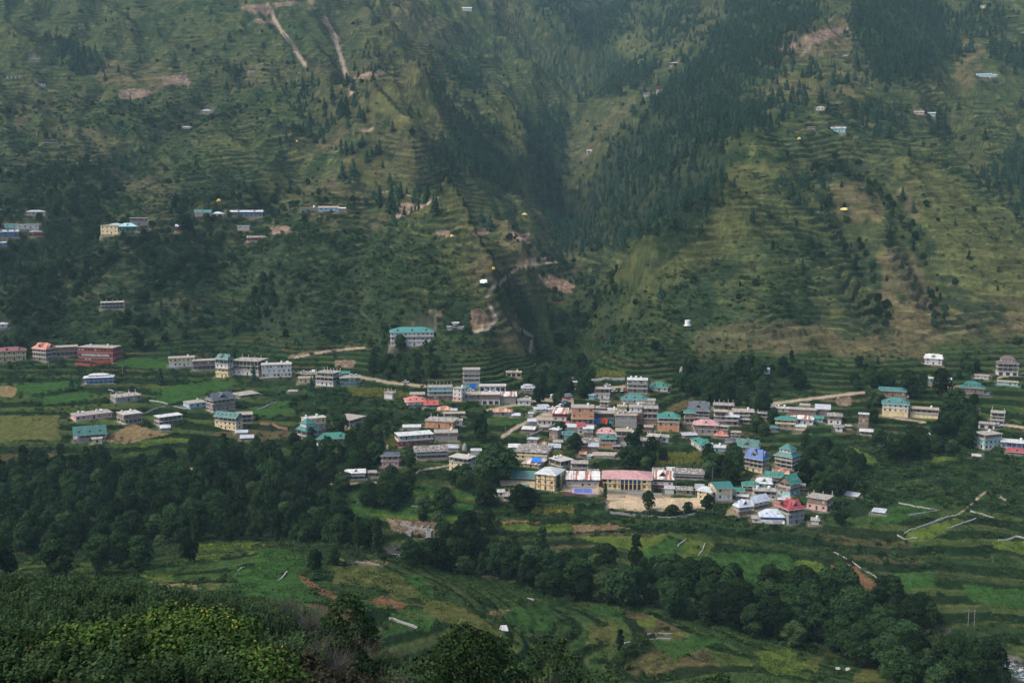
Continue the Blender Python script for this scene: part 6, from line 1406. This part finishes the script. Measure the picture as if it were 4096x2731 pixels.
# prototypes live outside the scene; only their copies stand in it
def proto_obj(name, me):
    return bpy.data.objects.new(name, me)
def gn_stuff(name, label, cat, P_, scale, rot, which, protos, group=None):
    """one object holding a mass nobody could count"""
    me = bpy.data.meshes.new(name); me.vertices.add(len(P_)); me.vertices.foreach_set('co', P_.astype(np.float32).ravel())
    for nm, ty, va in (('sc', 'FLOAT_VECTOR', scale), ('rt', 'FLOAT_VECTOR', rot)):
        a = me.attributes.new(nm, ty, 'POINT'); a.data.foreach_set('vector', va.astype(np.float32).ravel())
    a = me.attributes.new('wh', 'INT', 'POINT'); a.data.foreach_set('value', which.astype(np.int32))
    me.update()
    o = bpy.data.objects.new(name, me); col.objects.link(o)
    ng = bpy.data.node_groups.new(name + ' scatter', 'GeometryNodeTree')
    ng.interface.new_socket('Geometry', in_out='INPUT', socket_type='NodeSocketGeometry'); ng.interface.new_socket('Geometry', in_out='OUTPUT', socket_type='NodeSocketGeometry')
    gi = ng.nodes.new('NodeGroupInput'); go = ng.nodes.new('NodeGroupOutput'); join = ng.nodes.new('GeometryNodeJoinGeometry')
    asc = ng.nodes.new('GeometryNodeInputNamedAttribute'); asc.data_type = 'FLOAT_VECTOR'; asc.inputs[0].default_value = 'sc'
    art = ng.nodes.new('GeometryNodeInputNamedAttribute'); art.data_type = 'FLOAT_VECTOR'; art.inputs[0].default_value = 'rt'
    awh = ng.nodes.new('GeometryNodeInputNamedAttribute'); awh.data_type = 'INT'; awh.inputs[0].default_value = 'wh'
    m2p = ng.nodes.new('GeometryNodeMeshToPoints'); ng.links.new(gi.outputs[0], m2p.inputs[0])
    e2r = ng.nodes.new('FunctionNodeEulerToRotation'); ng.links.new(art.outputs[0], e2r.inputs[0])
    for k, p in enumerate(protos):
        oi = ng.nodes.new('GeometryNodeObjectInfo'); oi.inputs['Object'].default_value = p; oi.inputs['As Instance'].default_value = True
        cmp = ng.nodes.new('FunctionNodeCompare'); cmp.data_type = 'INT'; cmp.operation = 'EQUAL'; cmp.inputs[3].default_value = k
        ng.links.new(awh.outputs[0], cmp.inputs[2])
        iop = ng.nodes.new('GeometryNodeInstanceOnPoints')
        ng.links.new(m2p.outputs[0], iop.inputs['Points']); ng.links.new(cmp.outputs[0], iop.inputs['Selection']); ng.links.new(oi.outputs['Geometry'], iop.inputs['Instance'])
        ng.links.new(e2r.outputs[0], iop.inputs['Rotation']); ng.links.new(asc.outputs[0], iop.inputs['Scale']); ng.links.new(iop.outputs[0], join.inputs[0])
    ng.links.new(join.outputs[0], go.inputs[0])
    md = o.modifiers.new('scatter', 'NODES'); md.node_group = ng
    tag(o, label, cat, group, 'stuff'); return o
def merged_proto(name, parts):
    """trunk and crown as one mesh for the uncountable mass"""
    co, fl, ct, mi, mats, tint = [], [], [], [], [], []; o = 0
    for k, me in enumerate(parts):
        c = np.empty(len(me.vertices) * 3, np.float32); me.vertices.foreach_get('co', c); l = np.empty(len(me.loops), np.int32); me.loops.foreach_get('vertex_index', l)
        co.append(c.reshape(-1, 3)); fl.append(l + o); o += len(c) // 3; ct += [4] * len(me.polygons); mi += [k] * len(me.polygons); mats.append(me.materials[0])
        t = np.full(len(me.vertices), .5, np.float32)
        if 'tint' in me.attributes: me.attributes['tint'].data.foreach_get('value', t)
        tint.append(t)
    m = mesh_np(name, np.concatenate(co), np.concatenate(fl), np.array(ct, np.int32), mats, mi)
    a = m.attributes.new('tint', 'FLOAT', 'POINT'); a.data.foreach_set('value', np.concatenate(tint)); return proto_obj(name, m)

PINES = [conifer(100 + i, 12, 4.3 if i % 2 else 3.7, .9 if i != 3 else .65) for i in range(5)]
BROADS = [broadleaf(200 + i, 11, 4.2 + .4 * (i % 3), None) for i in range(6)]
SLIMS = [broadleaf(230 + i, 13, 3.6, None, narrow=.62) for i in range(3)]
WILLOWS = [broadleaf(250 + i, 9, 4.2, L_LIGHT) for i in range(2)]
BUSHES = [bush(300 + i) for i in range(5)]; PALE = [bush(320 + i, L_LIGHT) for i in range(2)]
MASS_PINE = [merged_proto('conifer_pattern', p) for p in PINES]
MASS_BROAD = [merged_proto('broadleaf_pattern', p) for p in BROADS[:5] + SLIMS[:1] + WILLOWS[:1]]
MASS_BUSH = [proto_obj('bush_pattern', m) for m in BUSHES + PALE]
def stand(name, meshes, x, y, z, s, label, cat, group, part_names, sz=None):
    """one tree of its own: an empty at its foot with trunk and crown"""
    t = bpy.data.objects.new(name, None); t.empty_display_size = .5; col.objects.link(t); t.location = (x, y, z)
    t.rotation_euler = (0, 0, rnd.uniform(0, 6.28)); t.scale = (s, s, sz or s)
    tag(t, label, cat, group)
    for me_, pn in zip(meshes, part_names):
        o = bpy.data.objects.new(pn, me_); col.objects.link(o); o.parent = t
    return t
def region(u, v, table, default):
    for name, poly in table:
        p = poly; ins = False; j = len(p) - 1
        for i in range(len(p)):
            if (p[i][1] > v) != (p[j][1] > v) and u < (p[j][0]-p[i][0]) * (v-p[i][1]) / (p[j][1]-p[i][1]) + p[i][0]: ins = not ins
            j = i
        if ins: return name
    return default
# --- conifers
X, Y, g = candidates(1 / 12., 700, 3300, 41)
n_ = fbm(X / 30, Y / 40, 811, 3)
Z, u, v = visible_px(X, Y); d_ = sample(M_CONs, u, v)
k = (g.random(len(X)) < np.maximum(smooth(.30, .72, d_ + 1.5 * (fbm(X / 22, Y / 34, 812, 4) - .5)) * np.clip(d_ * 1.35, 0, 1), np.where(d_ < .4, d_ * .35, 0) + .0015)) & (u > -60) & (u < 4156) & (v > -80); X, Y, Z, u, v = X[k], Y[k], Z[k], u[k], v[k]
k = thin(X, Y, 5.2); k = k[clear_of_buildings(X[k], Y[k], 2)]; X, Y, Z, u, v = X[k], Y[k], Z[k], u[k], v[k]
s = rng.uniform(.5, 1.2, len(X)) * (.72 + .5 * vnoise(X / 60, Y / 60, 5))
appar = s * 12 * F_PX / Y
# hand-placed single conifers: foot in the photograph, height in photograph pixels
SINGLE_PINES = [(305,235,22),(475,290,30),(700,250,40),(1050,190,22),(1300,440,40),(1332,420,34),(1368,440,48),(1225,430,30),(1138,205,18),(1230,285,22),(1330,400,50),(1385,430,44),(1420,430,38),(1390,475,42),(1300,465,36),(1238,545,54),(1282,540,44),(1295,575,42),(1265,575,34),(1205,525,26),(1110,520,30),
 (1120,580,36),(1160,590,22),(1210,520,26),(1570,525,40),(1518,610,48),(1674,465,34),(1890,435,46),(1905,475,40),(1960,535,48),(1985,510,38),(1770,560,40),(1760,720,66),(1710,800,60),(1735,820,54),(1560,740,46),(1415,700,60),(1370,720,70),(1700,815,50),(1960,920,70),(1520,830,80),(1560,850,70),(1925,880,46),
 (2070,290,26),(2040,360,26),(2100,400,30),(2480,380,52),(2640,620,60),(3140,310,30),(3235,305,44),(3280,320,40),(3330,335,44),(3390,330,46),(3170,255,36),(3250,260,34),(3165,800,64),(3195,810,60),(3320,820,46),(3290,810,40),(3010,890,56),(3230,760,50),(3610,800,50),(3560,960,50),(3875,1040,42),(3880,210,66),(3840,225,60),(3930,150,44),(4010,60,40),(3760,330,40),
 (645,1255,64),(690,1060,36),(340,1370,50),(3210,1080,44),(2790,1170,36),(2850,1060,34),(3780,1260,40),(3680,940,40),(3940,560,46),(4060,300,36),(2060,850,30),(1985,780,34),(560,250,30),(600,560,32),(900,200,26)]
spx, spy, sph = map(np.array, zip(*SINGLE_PINES))
hs = [hit(a, b) for a, b in zip(spx, spy)]
sX = np.array([h[0] for h in hs]); sY = np.array([h[1] for h in hs]); sZ = np.array([h[2] for h in hs]); sS = sph * sY / F_PX / 11
order = np.argsort(-appar); nind = max(0, 290 - len(sX)); ind, rest = order[:nind], order[nind:]
CON_REG = [('gully', [(2000,400),(2320,400),(2320,1100),(2100,1100),(2000,900)]), ('grove', [(1650,440),(2160,440),(2160,790),(1650,790)]), ('upper', [(3350,0),(4096,0),(4096,600),(3350,600)]), ('flank', [(2200,0),(3350,0),(3350,1100),(2200,1100)])]
CON_LAB = {'gully': ('dark conifer in the wood filling the central ravine', 'conifers in the central ravine'), 'grove': ('conifer in the close grove on the shoulder left of the ravine', 'conifers of the grove left of the ravine'),
 'upper': ('tall conifer in the wood high on the right mountainside', 'conifers high on the right mountainside'), 'flank': ('dark conifer in the wood along the flank right of the ravine', 'conifers on the flank right of the ravine'),
 'other': ('small conifer in a thin stand on the open grassy mountainside', 'conifers in thin stands on grassy slopes')}
PN = ('trunk', 'crown')
for i in ind:
    m_ = PINES[rnd.randrange(5)]; lab, grp = CON_LAB[region(u[i], v[i], CON_REG, 'other')]
    stand('pine_tree', m_, X[i], Y[i], Z[i], float(s[i]), lab, 'conifer', grp, PN)
for i in range(len(sX)):
    lab = 'dark conifer standing alone or in a loose row on grassy left mountainside' if spx[i] < 2150 else 'dark conifer standing alone or in a loose row on the right mountainside'
    stand('pine_tree', PINES[rnd.randrange(5)], sX[i], sY[i], sZ[i], float(sS[i]), lab, 'conifer', 'lone conifers of the left slope' if spx[i] < 2150 else 'lone conifers of the right slope', PN)
r_ = np.c_[rng.normal(0, .03, len(rest)), rng.normal(0, .03, len(rest)), rng.uniform(0, 6.28, len(rest))]
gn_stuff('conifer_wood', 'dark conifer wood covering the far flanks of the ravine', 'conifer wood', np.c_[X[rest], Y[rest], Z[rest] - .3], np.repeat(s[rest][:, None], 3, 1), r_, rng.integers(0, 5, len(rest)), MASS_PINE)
n_con = len(rest)

# --- broadleaf trees
X, Y, g = candidates(1 / 9., 330, 1300, 42)
Z, u, v = visible_px(X, Y); d_ = sample(M_BROs, u, v); nb_ = fbm(X / 16, Y / 22, 815, 3)
d_ = np.where(Z > -126, d_ * smooth(.42, .56, nb_), d_ * smooth(.30, .40, nb_ + .1)); k = (g.random(len(X)) < d_) & (u > -60) & (u < 4156) & (v < 2850); X, Y, Z, u, v = X[k], Y[k], Z[k], u[k], v[k]
k = clear_of_buildings(X, Y, 2.5) & (sample(M_PATH, u, v) < .3) & ~((Z > -150) & (Y < 470) & (u < 1900)); X, Y, Z, u, v = X[k], Y[k], Z[k], u[k], v[k]
k = thin(X, Y, 6.2); X, Y, Z, u, v = X[k], Y[k], Z[k], u[k], v[k]
s = rng.uniform(.5, 1.3, len(X)) * np.where(Z < -128, 1.0, .62) * np.where((v > 2200) & (u > 1900), 1.25, 1) * np.where(u < 1100, 1.1, 1)
appar = s / Y
SINGLE_BROAD = [(230,2330,200,1.1),(400,2300,190,.9),(0,2340,190,1),(560,2270,150,1),(480,2270,160,1),(760,2250,110,1),(1510,2235,170,.6),(1430,2200,140,.6),(1740,2275,140,1.1),(1690,2270,130,1),(1640,2265,130,1),(1870,2270,260,.7),(1920,1770,130,.8),(1985,1925,170,1.2),(1940,2020,110,1),(1860,1960,120,.9),(1835,1950,100,.9),
 (1950,2130,110,.8),(2080,2040,110,1),(2120,2030,90,1),(1870,2310,60,1),(1260,2290,110,.7),(1340,2260,80,.8),(2595,2040,90,.8),(2420,2000,70,.5),(2235,1960,60,.5),(2520,1850,80,1.2),(2560,1860,90,1.2),(2650,1850,60,.7),(2850,1890,90,1.1),(2930,1930,70,1.1),(2250,1730,50,.8),(2560,1740,50,.9),(2300,1810,90,.7),(2750,2050,50,1.3),(2690,2060,50,1.3),(2830,2040,70,1.1),
 (3360,2100,70,1.1),(740,930,75,1.2),(300,860,60,1),(1640,1880,100,.7),(1590,1960,70,1),(560,1400,60,1),(1600,1400,70,1),(2480,2620,110,.5),(3660,1800,70,1),(2490,2680,100,.5),(790,1810,80,1),(3640,1590,110,.9),(3760,1580,120,1),(3880,2640,120,.9),(3950,2700,110,1.2),(3620,2650,120,1)]
bh = [hit(a, b, start=300) for a, b, *_ in SINGLE_BROAD]
nind = 295 - len(bh); order = np.argsort(-appar); ind, rest = order[:nind], order[nind:]
BRO_REG = [('leftwood', [(0,1800),(1500,1800),(1500,2350),(0,2350)]), ('riverwood', [(2600,2150),(4200,2150),(4200,2900),(2600,2900)]), ('midriver', [(1500,2050),(2600,2050),(2600,2500),(1500,2500)]), ('village', [(1100,1400),(3200,1400),(3200,2060),(1100,2060)]), ('east', [(3200,1380),(4200,1380),(4200,2100),(3200,2100)])]
BRO_LAB = {'leftwood': ('dark broadleaf tree in the dense wood below the left fields', 'broadleaf trees of the left wood'), 'riverwood': ('dark leafy tree in the belt along the river at lower right', 'broadleaf trees along the lower right river'),
 'midriver': ('dark leafy tree beside the stream below the terraced fields', 'broadleaf trees beside the middle stream'), 'village': ('dark leafy tree among or just behind the village houses', 'broadleaf trees about the village'),
 'east': ('leafy tree among the scattered houses on the right', 'broadleaf trees about the right-hand houses'), 'other': ('dark round-crowned tree on the terraced hillside above the village', 'broadleaf trees on the hillside')}
for i in ind:
    m_ = BROADS[rnd.randrange(6)] if rnd.random() < .74 else (SLIMS[rnd.randrange(3)] if rnd.random() < .55 else WILLOWS[rnd.randrange(2)]); lab, grp = BRO_LAB[region(u[i], v[i], BRO_REG, 'other')]
    stand('broadleaf_tree', m_, X[i], Y[i], Z[i], float(s[i]), lab, 'tree', grp, PN)
for (a, b, hp, wf), (x_, y_, z_) in zip(SINGLE_BROAD, bh):
    s_ = hp * y_ / F_PX / 11.5; m_ = SLIMS[rnd.randrange(3)] if wf < .65 else BROADS[rnd.randrange(6)]
    t_ = stand('broadleaf_tree', m_, x_, y_, z_, s_, 'broad dark tree standing out beside the fields and houses', 'tree', 'trees standing out beside fields and houses', PN); t_.scale = (s_ * max(wf, .75), s_ * max(wf, .75), s_)
r_ = np.c_[rng.normal(0, .05, len(rest)), rng.normal(0, .05, len(rest)), rng.uniform(0, 6.28, len(rest))]
gn_stuff('broadleaf_wood', 'dark broadleaf wood on the banks and hillside', 'wood', np.c_[X[rest], Y[rest], Z[rest] - .3], np.repeat(s[rest][:, None], 3, 1), r_, rng.integers(0, 7, len(rest)), MASS_BROAD)
n_bro = len(rest)
# --- scattered dark trees and thickets of the mountainside
X, Y, g = candidates(1 / 40., 680, 2600, 47)
Z, u, v = visible_px(X, Y); cl = fbm(X / 55, Y / 75, 891, 4); low = sample(M_SCRs, u, v)
k = (Z > -124) & (g.random(len(X)) < (.012 + 1.0 * smooth(.54, .68, cl) * (.10 + 1.05 * low))) & (sample(M_DRYs, u, v) < .5) & (sample(M_SOIL, u, v) < .2) & (sample(M_PLOT, u, v) < .5) & (sample(M_CON, u, v) < .4) & clear_of_buildings(X, Y, 2.5) & (u > -50) & (u < 4150) & (v > -80) & ((u < 2500) | (v > 1350) | (g.random(len(X)) < .4)) & (g.random(len(X)) < 1 - .6 * smooth(1050, 1350, Y))
X, Y, Z = X[k], Y[k], Z[k]; n = len(X); s_ = rng.uniform(.25, .72, n)
gn_stuff('hillside_thicket', 'dark small trees and thickets dotted over the mountainside', 'thicket', np.c_[X, Y, Z - .4], np.c_[s_ * 1.15, s_ * 1.15, s_], np.c_[np.zeros(n), np.zeros(n), rng.uniform(0, 6.28, n)], rng.integers(0, 7, n), MASS_BROAD)
print('thicket', n)
# --- bushes and scrub everywhere
X, Y, g = candidates(1 / 7., 300, 1900, 43)
Z, u, v = visible_px(X, Y)
inf = (u > -60) & (u < 4156) & (v > -60) & (v < 2800)
mtm = smooth(-122, -104, Z)
scr = sample(M_SCRs, u, v); nn = fbm(X / 26, Y / 34, 861, 3)
dens = (.16 * (1 - mtm) + .05 * mtm * (1 - smooth(1000, 1500, Y)) + .60 * scr) * smooth(.40, .58, nn) + .14 * scr + .02
f_ = Z * 0
q = H0(X, Y) / 2.4 + 1.8 * (fbm(X / 70., Y / 70., 301, 3) - .5); f = q - np.floor(q)
hedge = (1 - mtm) * smooth(.60, .7, f) * smooth(.35, .6, fbm(X / 25, Y / 25, 871, 2)) * .8
dens = np.maximum(dens, hedge)
dens = dens * (1 - .93 * sample(M_PLOT, u, v)) * (1 - .75 * sample(M_DRYs, u, v)) * (sample(M_PATH, u, v) < .2) * (sample(M_SOIL, u, v) < .3) * (sample(M_YARD, u, v) < .2) * (1 - .85 * smooth(1400, 1900, Y))
k = inf & (g.random(len(X)) < dens) & ((sample(M_CON, u, v) < .3)) & clear_of_buildings(X, Y, .8)
X, Y, Z, u, v, scr = X[k], Y[k], Z[k], u[k], v[k], scr[k]
s = rng.uniform(.35, 1.0, len(X)) ** 1.3 * (1.15 + .8 * smooth(700, 1200, Y) + .6 * scr)
n = len(X)
sc3 = np.c_[s * rng.uniform(.9, 1.5, n), s * rng.uniform(.9, 1.3, n), s * rng.uniform(.7, 1.2, n)]
wh = np.where(rng.random(n) < .78, rng.integers(0, 5, n), rng.integers(5, 7, n))
# the largest ones a person could count stand as bushes of their own
big = np.argsort(-(s / Y))[:240]; msk = np.ones(n, bool); msk[big] = False
for i in big:
    lab, grp = {'leftwood': ('low green bush at the edge of the left fields and wood', 'bushes by the left wood'), 'riverwood': ('low green bush on the terraces along the lower right river', 'bushes along the lower right river'), 'midriver': ('low green bush on the terraces above the middle stream', 'bushes by the middle stream'),
      'village': ('low green bush among or below the village houses', 'bushes about the village'), 'east': ('low green bush on the slope below the right-hand houses', 'bushes below the right-hand houses'), 'other': ('low green bush on a terrace of the lower fields', 'bushes of the lower fields')}[region(u[i], v[i], BRO_REG, 'other')]
    o = bpy.data.objects.new('bush', (BUSHES + PALE)[int(wh[i])]); col.objects.link(o); o.location = (X[i], Y[i], Z[i] - .1); o.rotation_euler = (0, 0, rnd.uniform(0, 6.28)); o.scale = sc3[i]
    tag(o, lab, 'bush', grp)
gn_stuff('scrub', 'low scrub and undergrowth covering the slopes and terrace edges', 'scrub', np.c_[X, Y, Z - .15][msk], sc3[msk], np.c_[np.zeros(n), np.zeros(n), rng.uniform(0, 6.28, n)][msk], wh[msk], MASS_BUSH)
print('conifers', n_con, 'broad', n_bro, 'scrub', n)
# ---------------------------------------------------------------- crops, tufts and the near slope
def tuft(seed, m, n=16, h=.7, w=.45, leaf=.22):
    g = np.random.default_rng(seed); C_ = np.c_[g.normal(0, w, (n, 2)), g.uniform(.05, h, n)]; N_ = np.c_[g.normal(size=(n, 2)), g.normal(size=n) * .4 + .2]
    return quads_mesh('tuft', C_, N_, leaf * g.uniform(.7, 1.5, n), g.uniform(0, 1, n), m, g=g)
L_GRASS = leaf_mat('crop leaves', (.012, .030, .010), (.042, .070, .020), var=.7)
TUFTS = [proto_obj('tuft_pattern', tuft(400 + i, L_GRASS)) for i in range(3)]
X, Y, g = candidates(.22, 320, 640, 51)
Z, u, v = visible_px(X, Y); n_t = fbm(X / 9, Y / 12, 881, 3)
k = (u > -40) & (u < 4136) & (v < 2800) & (Z < -118) & (n_t > .40) & (sample(M_PATH, u, v) < .2) & (sample(M_YARD, u, v) < .2) & (sample(M_RIV, u, v) < .4) & clear_of_buildings(X, Y, .3)
X, Y, Z = X[k], Y[k], Z[k]; n = len(X); s = rng.uniform(.6, 1.9, n)
gn_stuff('crop_grass', 'rough grass and low crops covering the valley fields', 'grass', np.c_[X, Y, Z - .05], np.c_[s * 1.3, s * 1.3, s * .8], np.c_[np.zeros(n), np.zeros(n), rng.uniform(0, 6.28, n)], rng.integers(0, 3, n), TUFTS)
def stalks(seed):
    g = np.random.default_rng(seed); C_, N_ = [], []
    for i in range(9):
        x_, y_ = g.normal(0, .5, 2)
        for z_ in np.arange(.2, 2.0, .28): C_.append((x_ + g.normal() * .08, y_ + g.normal() * .08, z_)); N_.append((g.normal(), g.normal(), .2))
    return proto_obj('maize_pattern', quads_mesh('maize', np.array(C_), np.array(N_, float), .34, g.uniform(0, 1, len(C_)), L_MAIZE, g=g))
MZ = [stalks(420), stalks(421)]
M_MZ = cover([(2615,1822),(2900,1815),(2890,1855),(2620,1860)], [(2920,1850),(3000,1840),(2970,1900),(2920,1890)], [(2125,2040),(2290,2030),(2290,2052),(2130,2060)], [(1390,1560),(1560,1562),(1700,1600),(1420,1590)], [(2370,1488),(2500,1492),(2500,1510),(2380,1510)], [(1500,1760),(1620,1740),(1640,1790),(1500,1800)], [(2170,1790),(2260,1790),(2250,1830),(2180,1830)])
X, Y, g = candidates(.7, 420, 830, 52); Z, u, v = visible_px(X, Y); k = (sample(M_MZ, u, v) > .5) & clear_of_buildings(X, Y, .3) & (u > 0) & (u < 4096); X, Y, Z = X[k], Y[k], Z[k]; n = len(X); s = rng.uniform(.8, 1.15, n)
gn_stuff('maize_field', 'yellow-green standing maize in the village plots', 'maize', np.c_[X, Y, Z - .05], np.repeat(s[:, None], 3, 1), np.c_[np.zeros(n), np.zeros(n), rng.uniform(0, 6.28, n)], rng.integers(0, 2, n), MZ)

# weeds of the near slope
L_REED = leaf_mat('dark weed leaves', (.009, .019, .009), (.030, .052, .020), var=.5); L_DULL = leaf_mat('dull reddish weeds', (.018, .018, .012), (.045, .042, .026), var=.5)
def weed(seed, m, h=2.0, stems=11, leaf=.13, spread=.5):
    g = np.random.default_rng(seed); C_, N_, T_ = [], [], []
    for i in range(stems):
        x_, y_ = g.normal(0, spread * .6, 2); lx, ly = g.normal(0, .18, 2); hh = h * g.uniform(.6, 1.05)
        for t_ in np.arange(.12, 1.0, .055):
            for q_ in range(2):
                a = g.uniform(0, 6.28); r_ = .13 * (1.15 - t_ * .6)
                C_.append((x_ + lx * t_ * hh + math.cos(a) * r_, y_ + ly * t_ * hh + math.sin(a) * r_, hh * t_)); N_.append((math.cos(a) * .5, math.sin(a) * .5, .8)); T_.append(t_ ** 1.5 * g.uniform(.5, 1.1))
    return quads_mesh('weed', np.array(C_), np.array(N_), leaf * g.uniform(.7, 1.3, len(C_)), np.array(T_), m, 1.5, g)
WEEDS = [proto_obj('weed_pattern', weed(440 + i, L_REED if i < 4 else L_DULL, 2.1 - .15 * i)) for i in range(6)]
def twigs(seed, h=2.6, n=26):
    g = np.random.default_rng(seed); parts = []
    for i in range(n):
        a = g.uniform(0, 6.28); p0 = np.array([0, 0, 0.]); d = np.array([math.cos(a) * .35, math.sin(a) * .35, 1]); p1 = p0 + d * h * g.uniform(.35, .6)
        tube_pts(parts, p0, p1, .035, .02, 3)
        for j in range(4): p2 = p1 + (d + g.normal(0, .45, 3)) * h * g.uniform(.2, .42); tube_pts(parts, p1, p2, .02, .006, 3)
    return tubes_mesh('bare_branches', parts, GREYBARK)
TW = [proto_obj('twig_pattern', twigs(460 + i)) for i in range(2)]
g = np.random.default_rng(77); n = 16000
Y = np.sqrt(g.uniform(26**2, 185**2, n)); X = g.uniform(-.52, .52, n) * Y
Z, u, v = visible_px(X, Y)
k = (g.random(n) < .12 + 1.3 * smooth(.32, .6, fbm(X / 5, Y / 7, 900, 3))) & (np.abs(u - 2048) < 2300)
X, Y, Z, u = X[k], Y[k], Z[k], u[k]; n = len(X)
dull = fbm(X / 14, Y / 18, 910, 3) + .25 * smooth(700, 1500, u)
wh = np.where(dull > .78, g.integers(4, 6, n), g.integers(0, 4, n)); tw = g.random(n) < .018 * smooth(500, 1300, u); s = g.uniform(.6, 1.15, n) * np.interp(Y, [40, 100, 150], [.75, 1.05, 1.55])
gn_stuff('weeds', 'tall dark weeds covering the near slope', 'weeds', np.c_[X, Y, Z - .1][~tw], np.repeat(s[:, None], 3, 1)[~tw], np.c_[g.normal(0, .08, n), g.normal(0, .08, n), g.uniform(0, 6.28, n)][~tw], wh[~tw], WEEDS)
gn_stuff('bare_brush', 'leafless grey brush on the near slope', 'brush', np.c_[X, Y, Z - .1][tw], np.repeat(s[:, None] * 1.1, 3, 1)[tw], np.c_[np.zeros(n), np.zeros(n), g.uniform(0, 6.28, n)][tw], g.integers(0, 2, n)[tw], TW)
# single shrubs of the near slope
def shrub(px, row_top, Y_, wpx, m, leaf, nper, label, seed, tipm=None, squash=1.0, nl=26):
    a, b_, c = pix_dir(px, row_top); x_ = a / b_ * Y_; zt = c / b_ * Y_; z0 = float(H(np.array([x_]), np.array([Y_]))[0]); w = wpx * Y_ / F_PX; h = max(zt - z0 - .13 * w, 1.0)
    g = np.random.default_rng(seed); lobes = []; parts = []
    for i in range(nl):
        a_ = i * 2.4; f = math.sqrt((i + .5) / nl); rr = w * .42 * f; zz = h * (.80 * math.sqrt(max(0, 1 - (f * .97) ** 2)) * squash + .06) + g.normal() * h * .04
        r_ = w * (.10 + .055 * g.random()); lobes.append((math.cos(a_) * rr, math.sin(a_) * rr, max(zz, r_ * .5), r_))
        tube_pts(parts, (0, 0, -.3), (math.cos(a_) * rr * .9, math.sin(a_) * rr * .9, max(zz, .3)), .05, .015, 4)
        if i % 2: lobes.append((math.cos(a_) * rr * .9, math.sin(a_) * rr * .9, max(zz, r_) * .5, r_ * 1.1))
    t = bpy.data.objects.new('shrub', None); col.objects.link(t); t.location = (x_, Y_, z0); tag(t, label, 'shrub')
    me = lobes_mesh('foliage', lobes, nper, leaf, m, seed, 1.0); o = bpy.data.objects.new('foliage', me); col.objects.link(o); o.parent = t
    if tipm:
        me = lobes_mesh('young_leaves', [(x, y, z + r * .35, r * .95) for x, y, z, r in lobes[::2]], nper * .04, leaf * .8, tipm, seed + 5, 1.0); o = bpy.data.objects.new('young_leaves', me); col.objects.link(o); o.parent = t
    o = bpy.data.objects.new('stems', tubes_mesh('stems', parts, BARK)); col.objects.link(o); o.parent = t; return t
L_BRT = leaf_mat('bright heart-shaped leaves', (.016, .038, .010), (.060, .098, .024), var=.05); L_YEL = leaf_mat('yellowing leaves', (.10, .12, .02), (.20, .16, .03), var=.05)
L_DK2 = leaf_mat('glossy dark leaves', (.006, .014, .006), (.020, .038, .013), var=.05); L_TIP = leaf_mat('young light shoots', (.035, .055, .012), (.06, .085, .018), var=.05); L_ORG = leaf_mat('orange-tinged leaves', (.06, .055, .012), (.12, .085, .015), var=.05)
shrub(690, 2600, 40, 720, L_BRT, .13, 400, 'bright green broad-leaved shrub, the lightest one of the near slope', 501, L_YEL, nl=30)
shrub(350, 2700, 37, 480, L_BRT, .14, 330, 'lower bright green shrub left of the lightest one', 502, None, nl=20)
shrub(1000, 2690, 36, 480, L_BRT, .12, 340, 'yellow-flecked green shrub right of the lightest one', 503, L_YEL, nl=22)
shrub(1880, 2470, 58, 540, L_DK2, .15, 230, 'big round dark shrub at the bottom centre', 504, L_TIP, nl=30)
shrub(2210, 2500, 60, 330, L_DK2, .15, 150, 'open shrub with yellow-orange leaf tips right of the big dark shrub', 505, L_ORG, nl=20)
shrub(1395, 2400, 78, 290, L_DK2, .17, 330, 'dark upright shrub with yellow-green top above the weeds', 506, L_TIP, 1.25, 22)
shrub(1305, 2460, 80, 180, L_DK2, .17, 300, 'smaller dark shrub leaning on the upright one', 507, L_TIP, 1.1, 14)
shrub(1640, 2640, 50, 260, L_REED, .14, 150, 'low dull green shrub left of the big round dark shrub', 508, None, nl=14)
shrub(2420, 2640, 60, 300, L_REED, .14, 150, 'low leafy shrub right of the open shrub', 509, None, nl=14)
shrub(2870, 2655, 75, 300, L_DK2, .16, 150, 'dark shrub top poking in at the bottom right of centre', 510, None, nl=16)
shrub(1230, 2205, 385, 130, L_BUSH, .4, 14, 'wide dark bush on the olive fields left of the stream', 511, None, nl=16)
# ================================================================ THE AIR
hm = bpy.data.materials.new('haze'); hm.use_nodes = True; hn = hm.node_tree; hn.nodes.clear()
ho = hn.nodes.new('ShaderNodeOutputMaterial'); hv = hn.nodes.new('ShaderNodeVolumePrincipled')
hv.inputs['Color'].default_value = (.52, .82, .92, 1); hv.inputs['Density'].default_value = 0.000047; hv.inputs['Anisotropy'].default_value = .0
hn.links.new(hv.outputs[0], ho.inputs['Volume'])
zt = float(max(np.nanmax(GRID), 60)) + 60; zb = float(GRID.min()) - 8
vs = [(sx * 3300, yy, zz) for zz in (zb, zt) for yy in (-400, 4400) for sx in (-1, 1)]
me = bpy.data.meshes.new('haze'); me.from_pydata(vs, [], [(0,2,3,1), (4,5,7,6), (0,1,5,4), (2,6,7,3), (0,4,6,2), (1,3,7,5)]); me.materials.append(hm)
hz = bpy.data.objects.new('haze', me); col.objects.link(hz); tag(hz, 'thin blue haze filling the valley air', 'haze', kind='stuff')
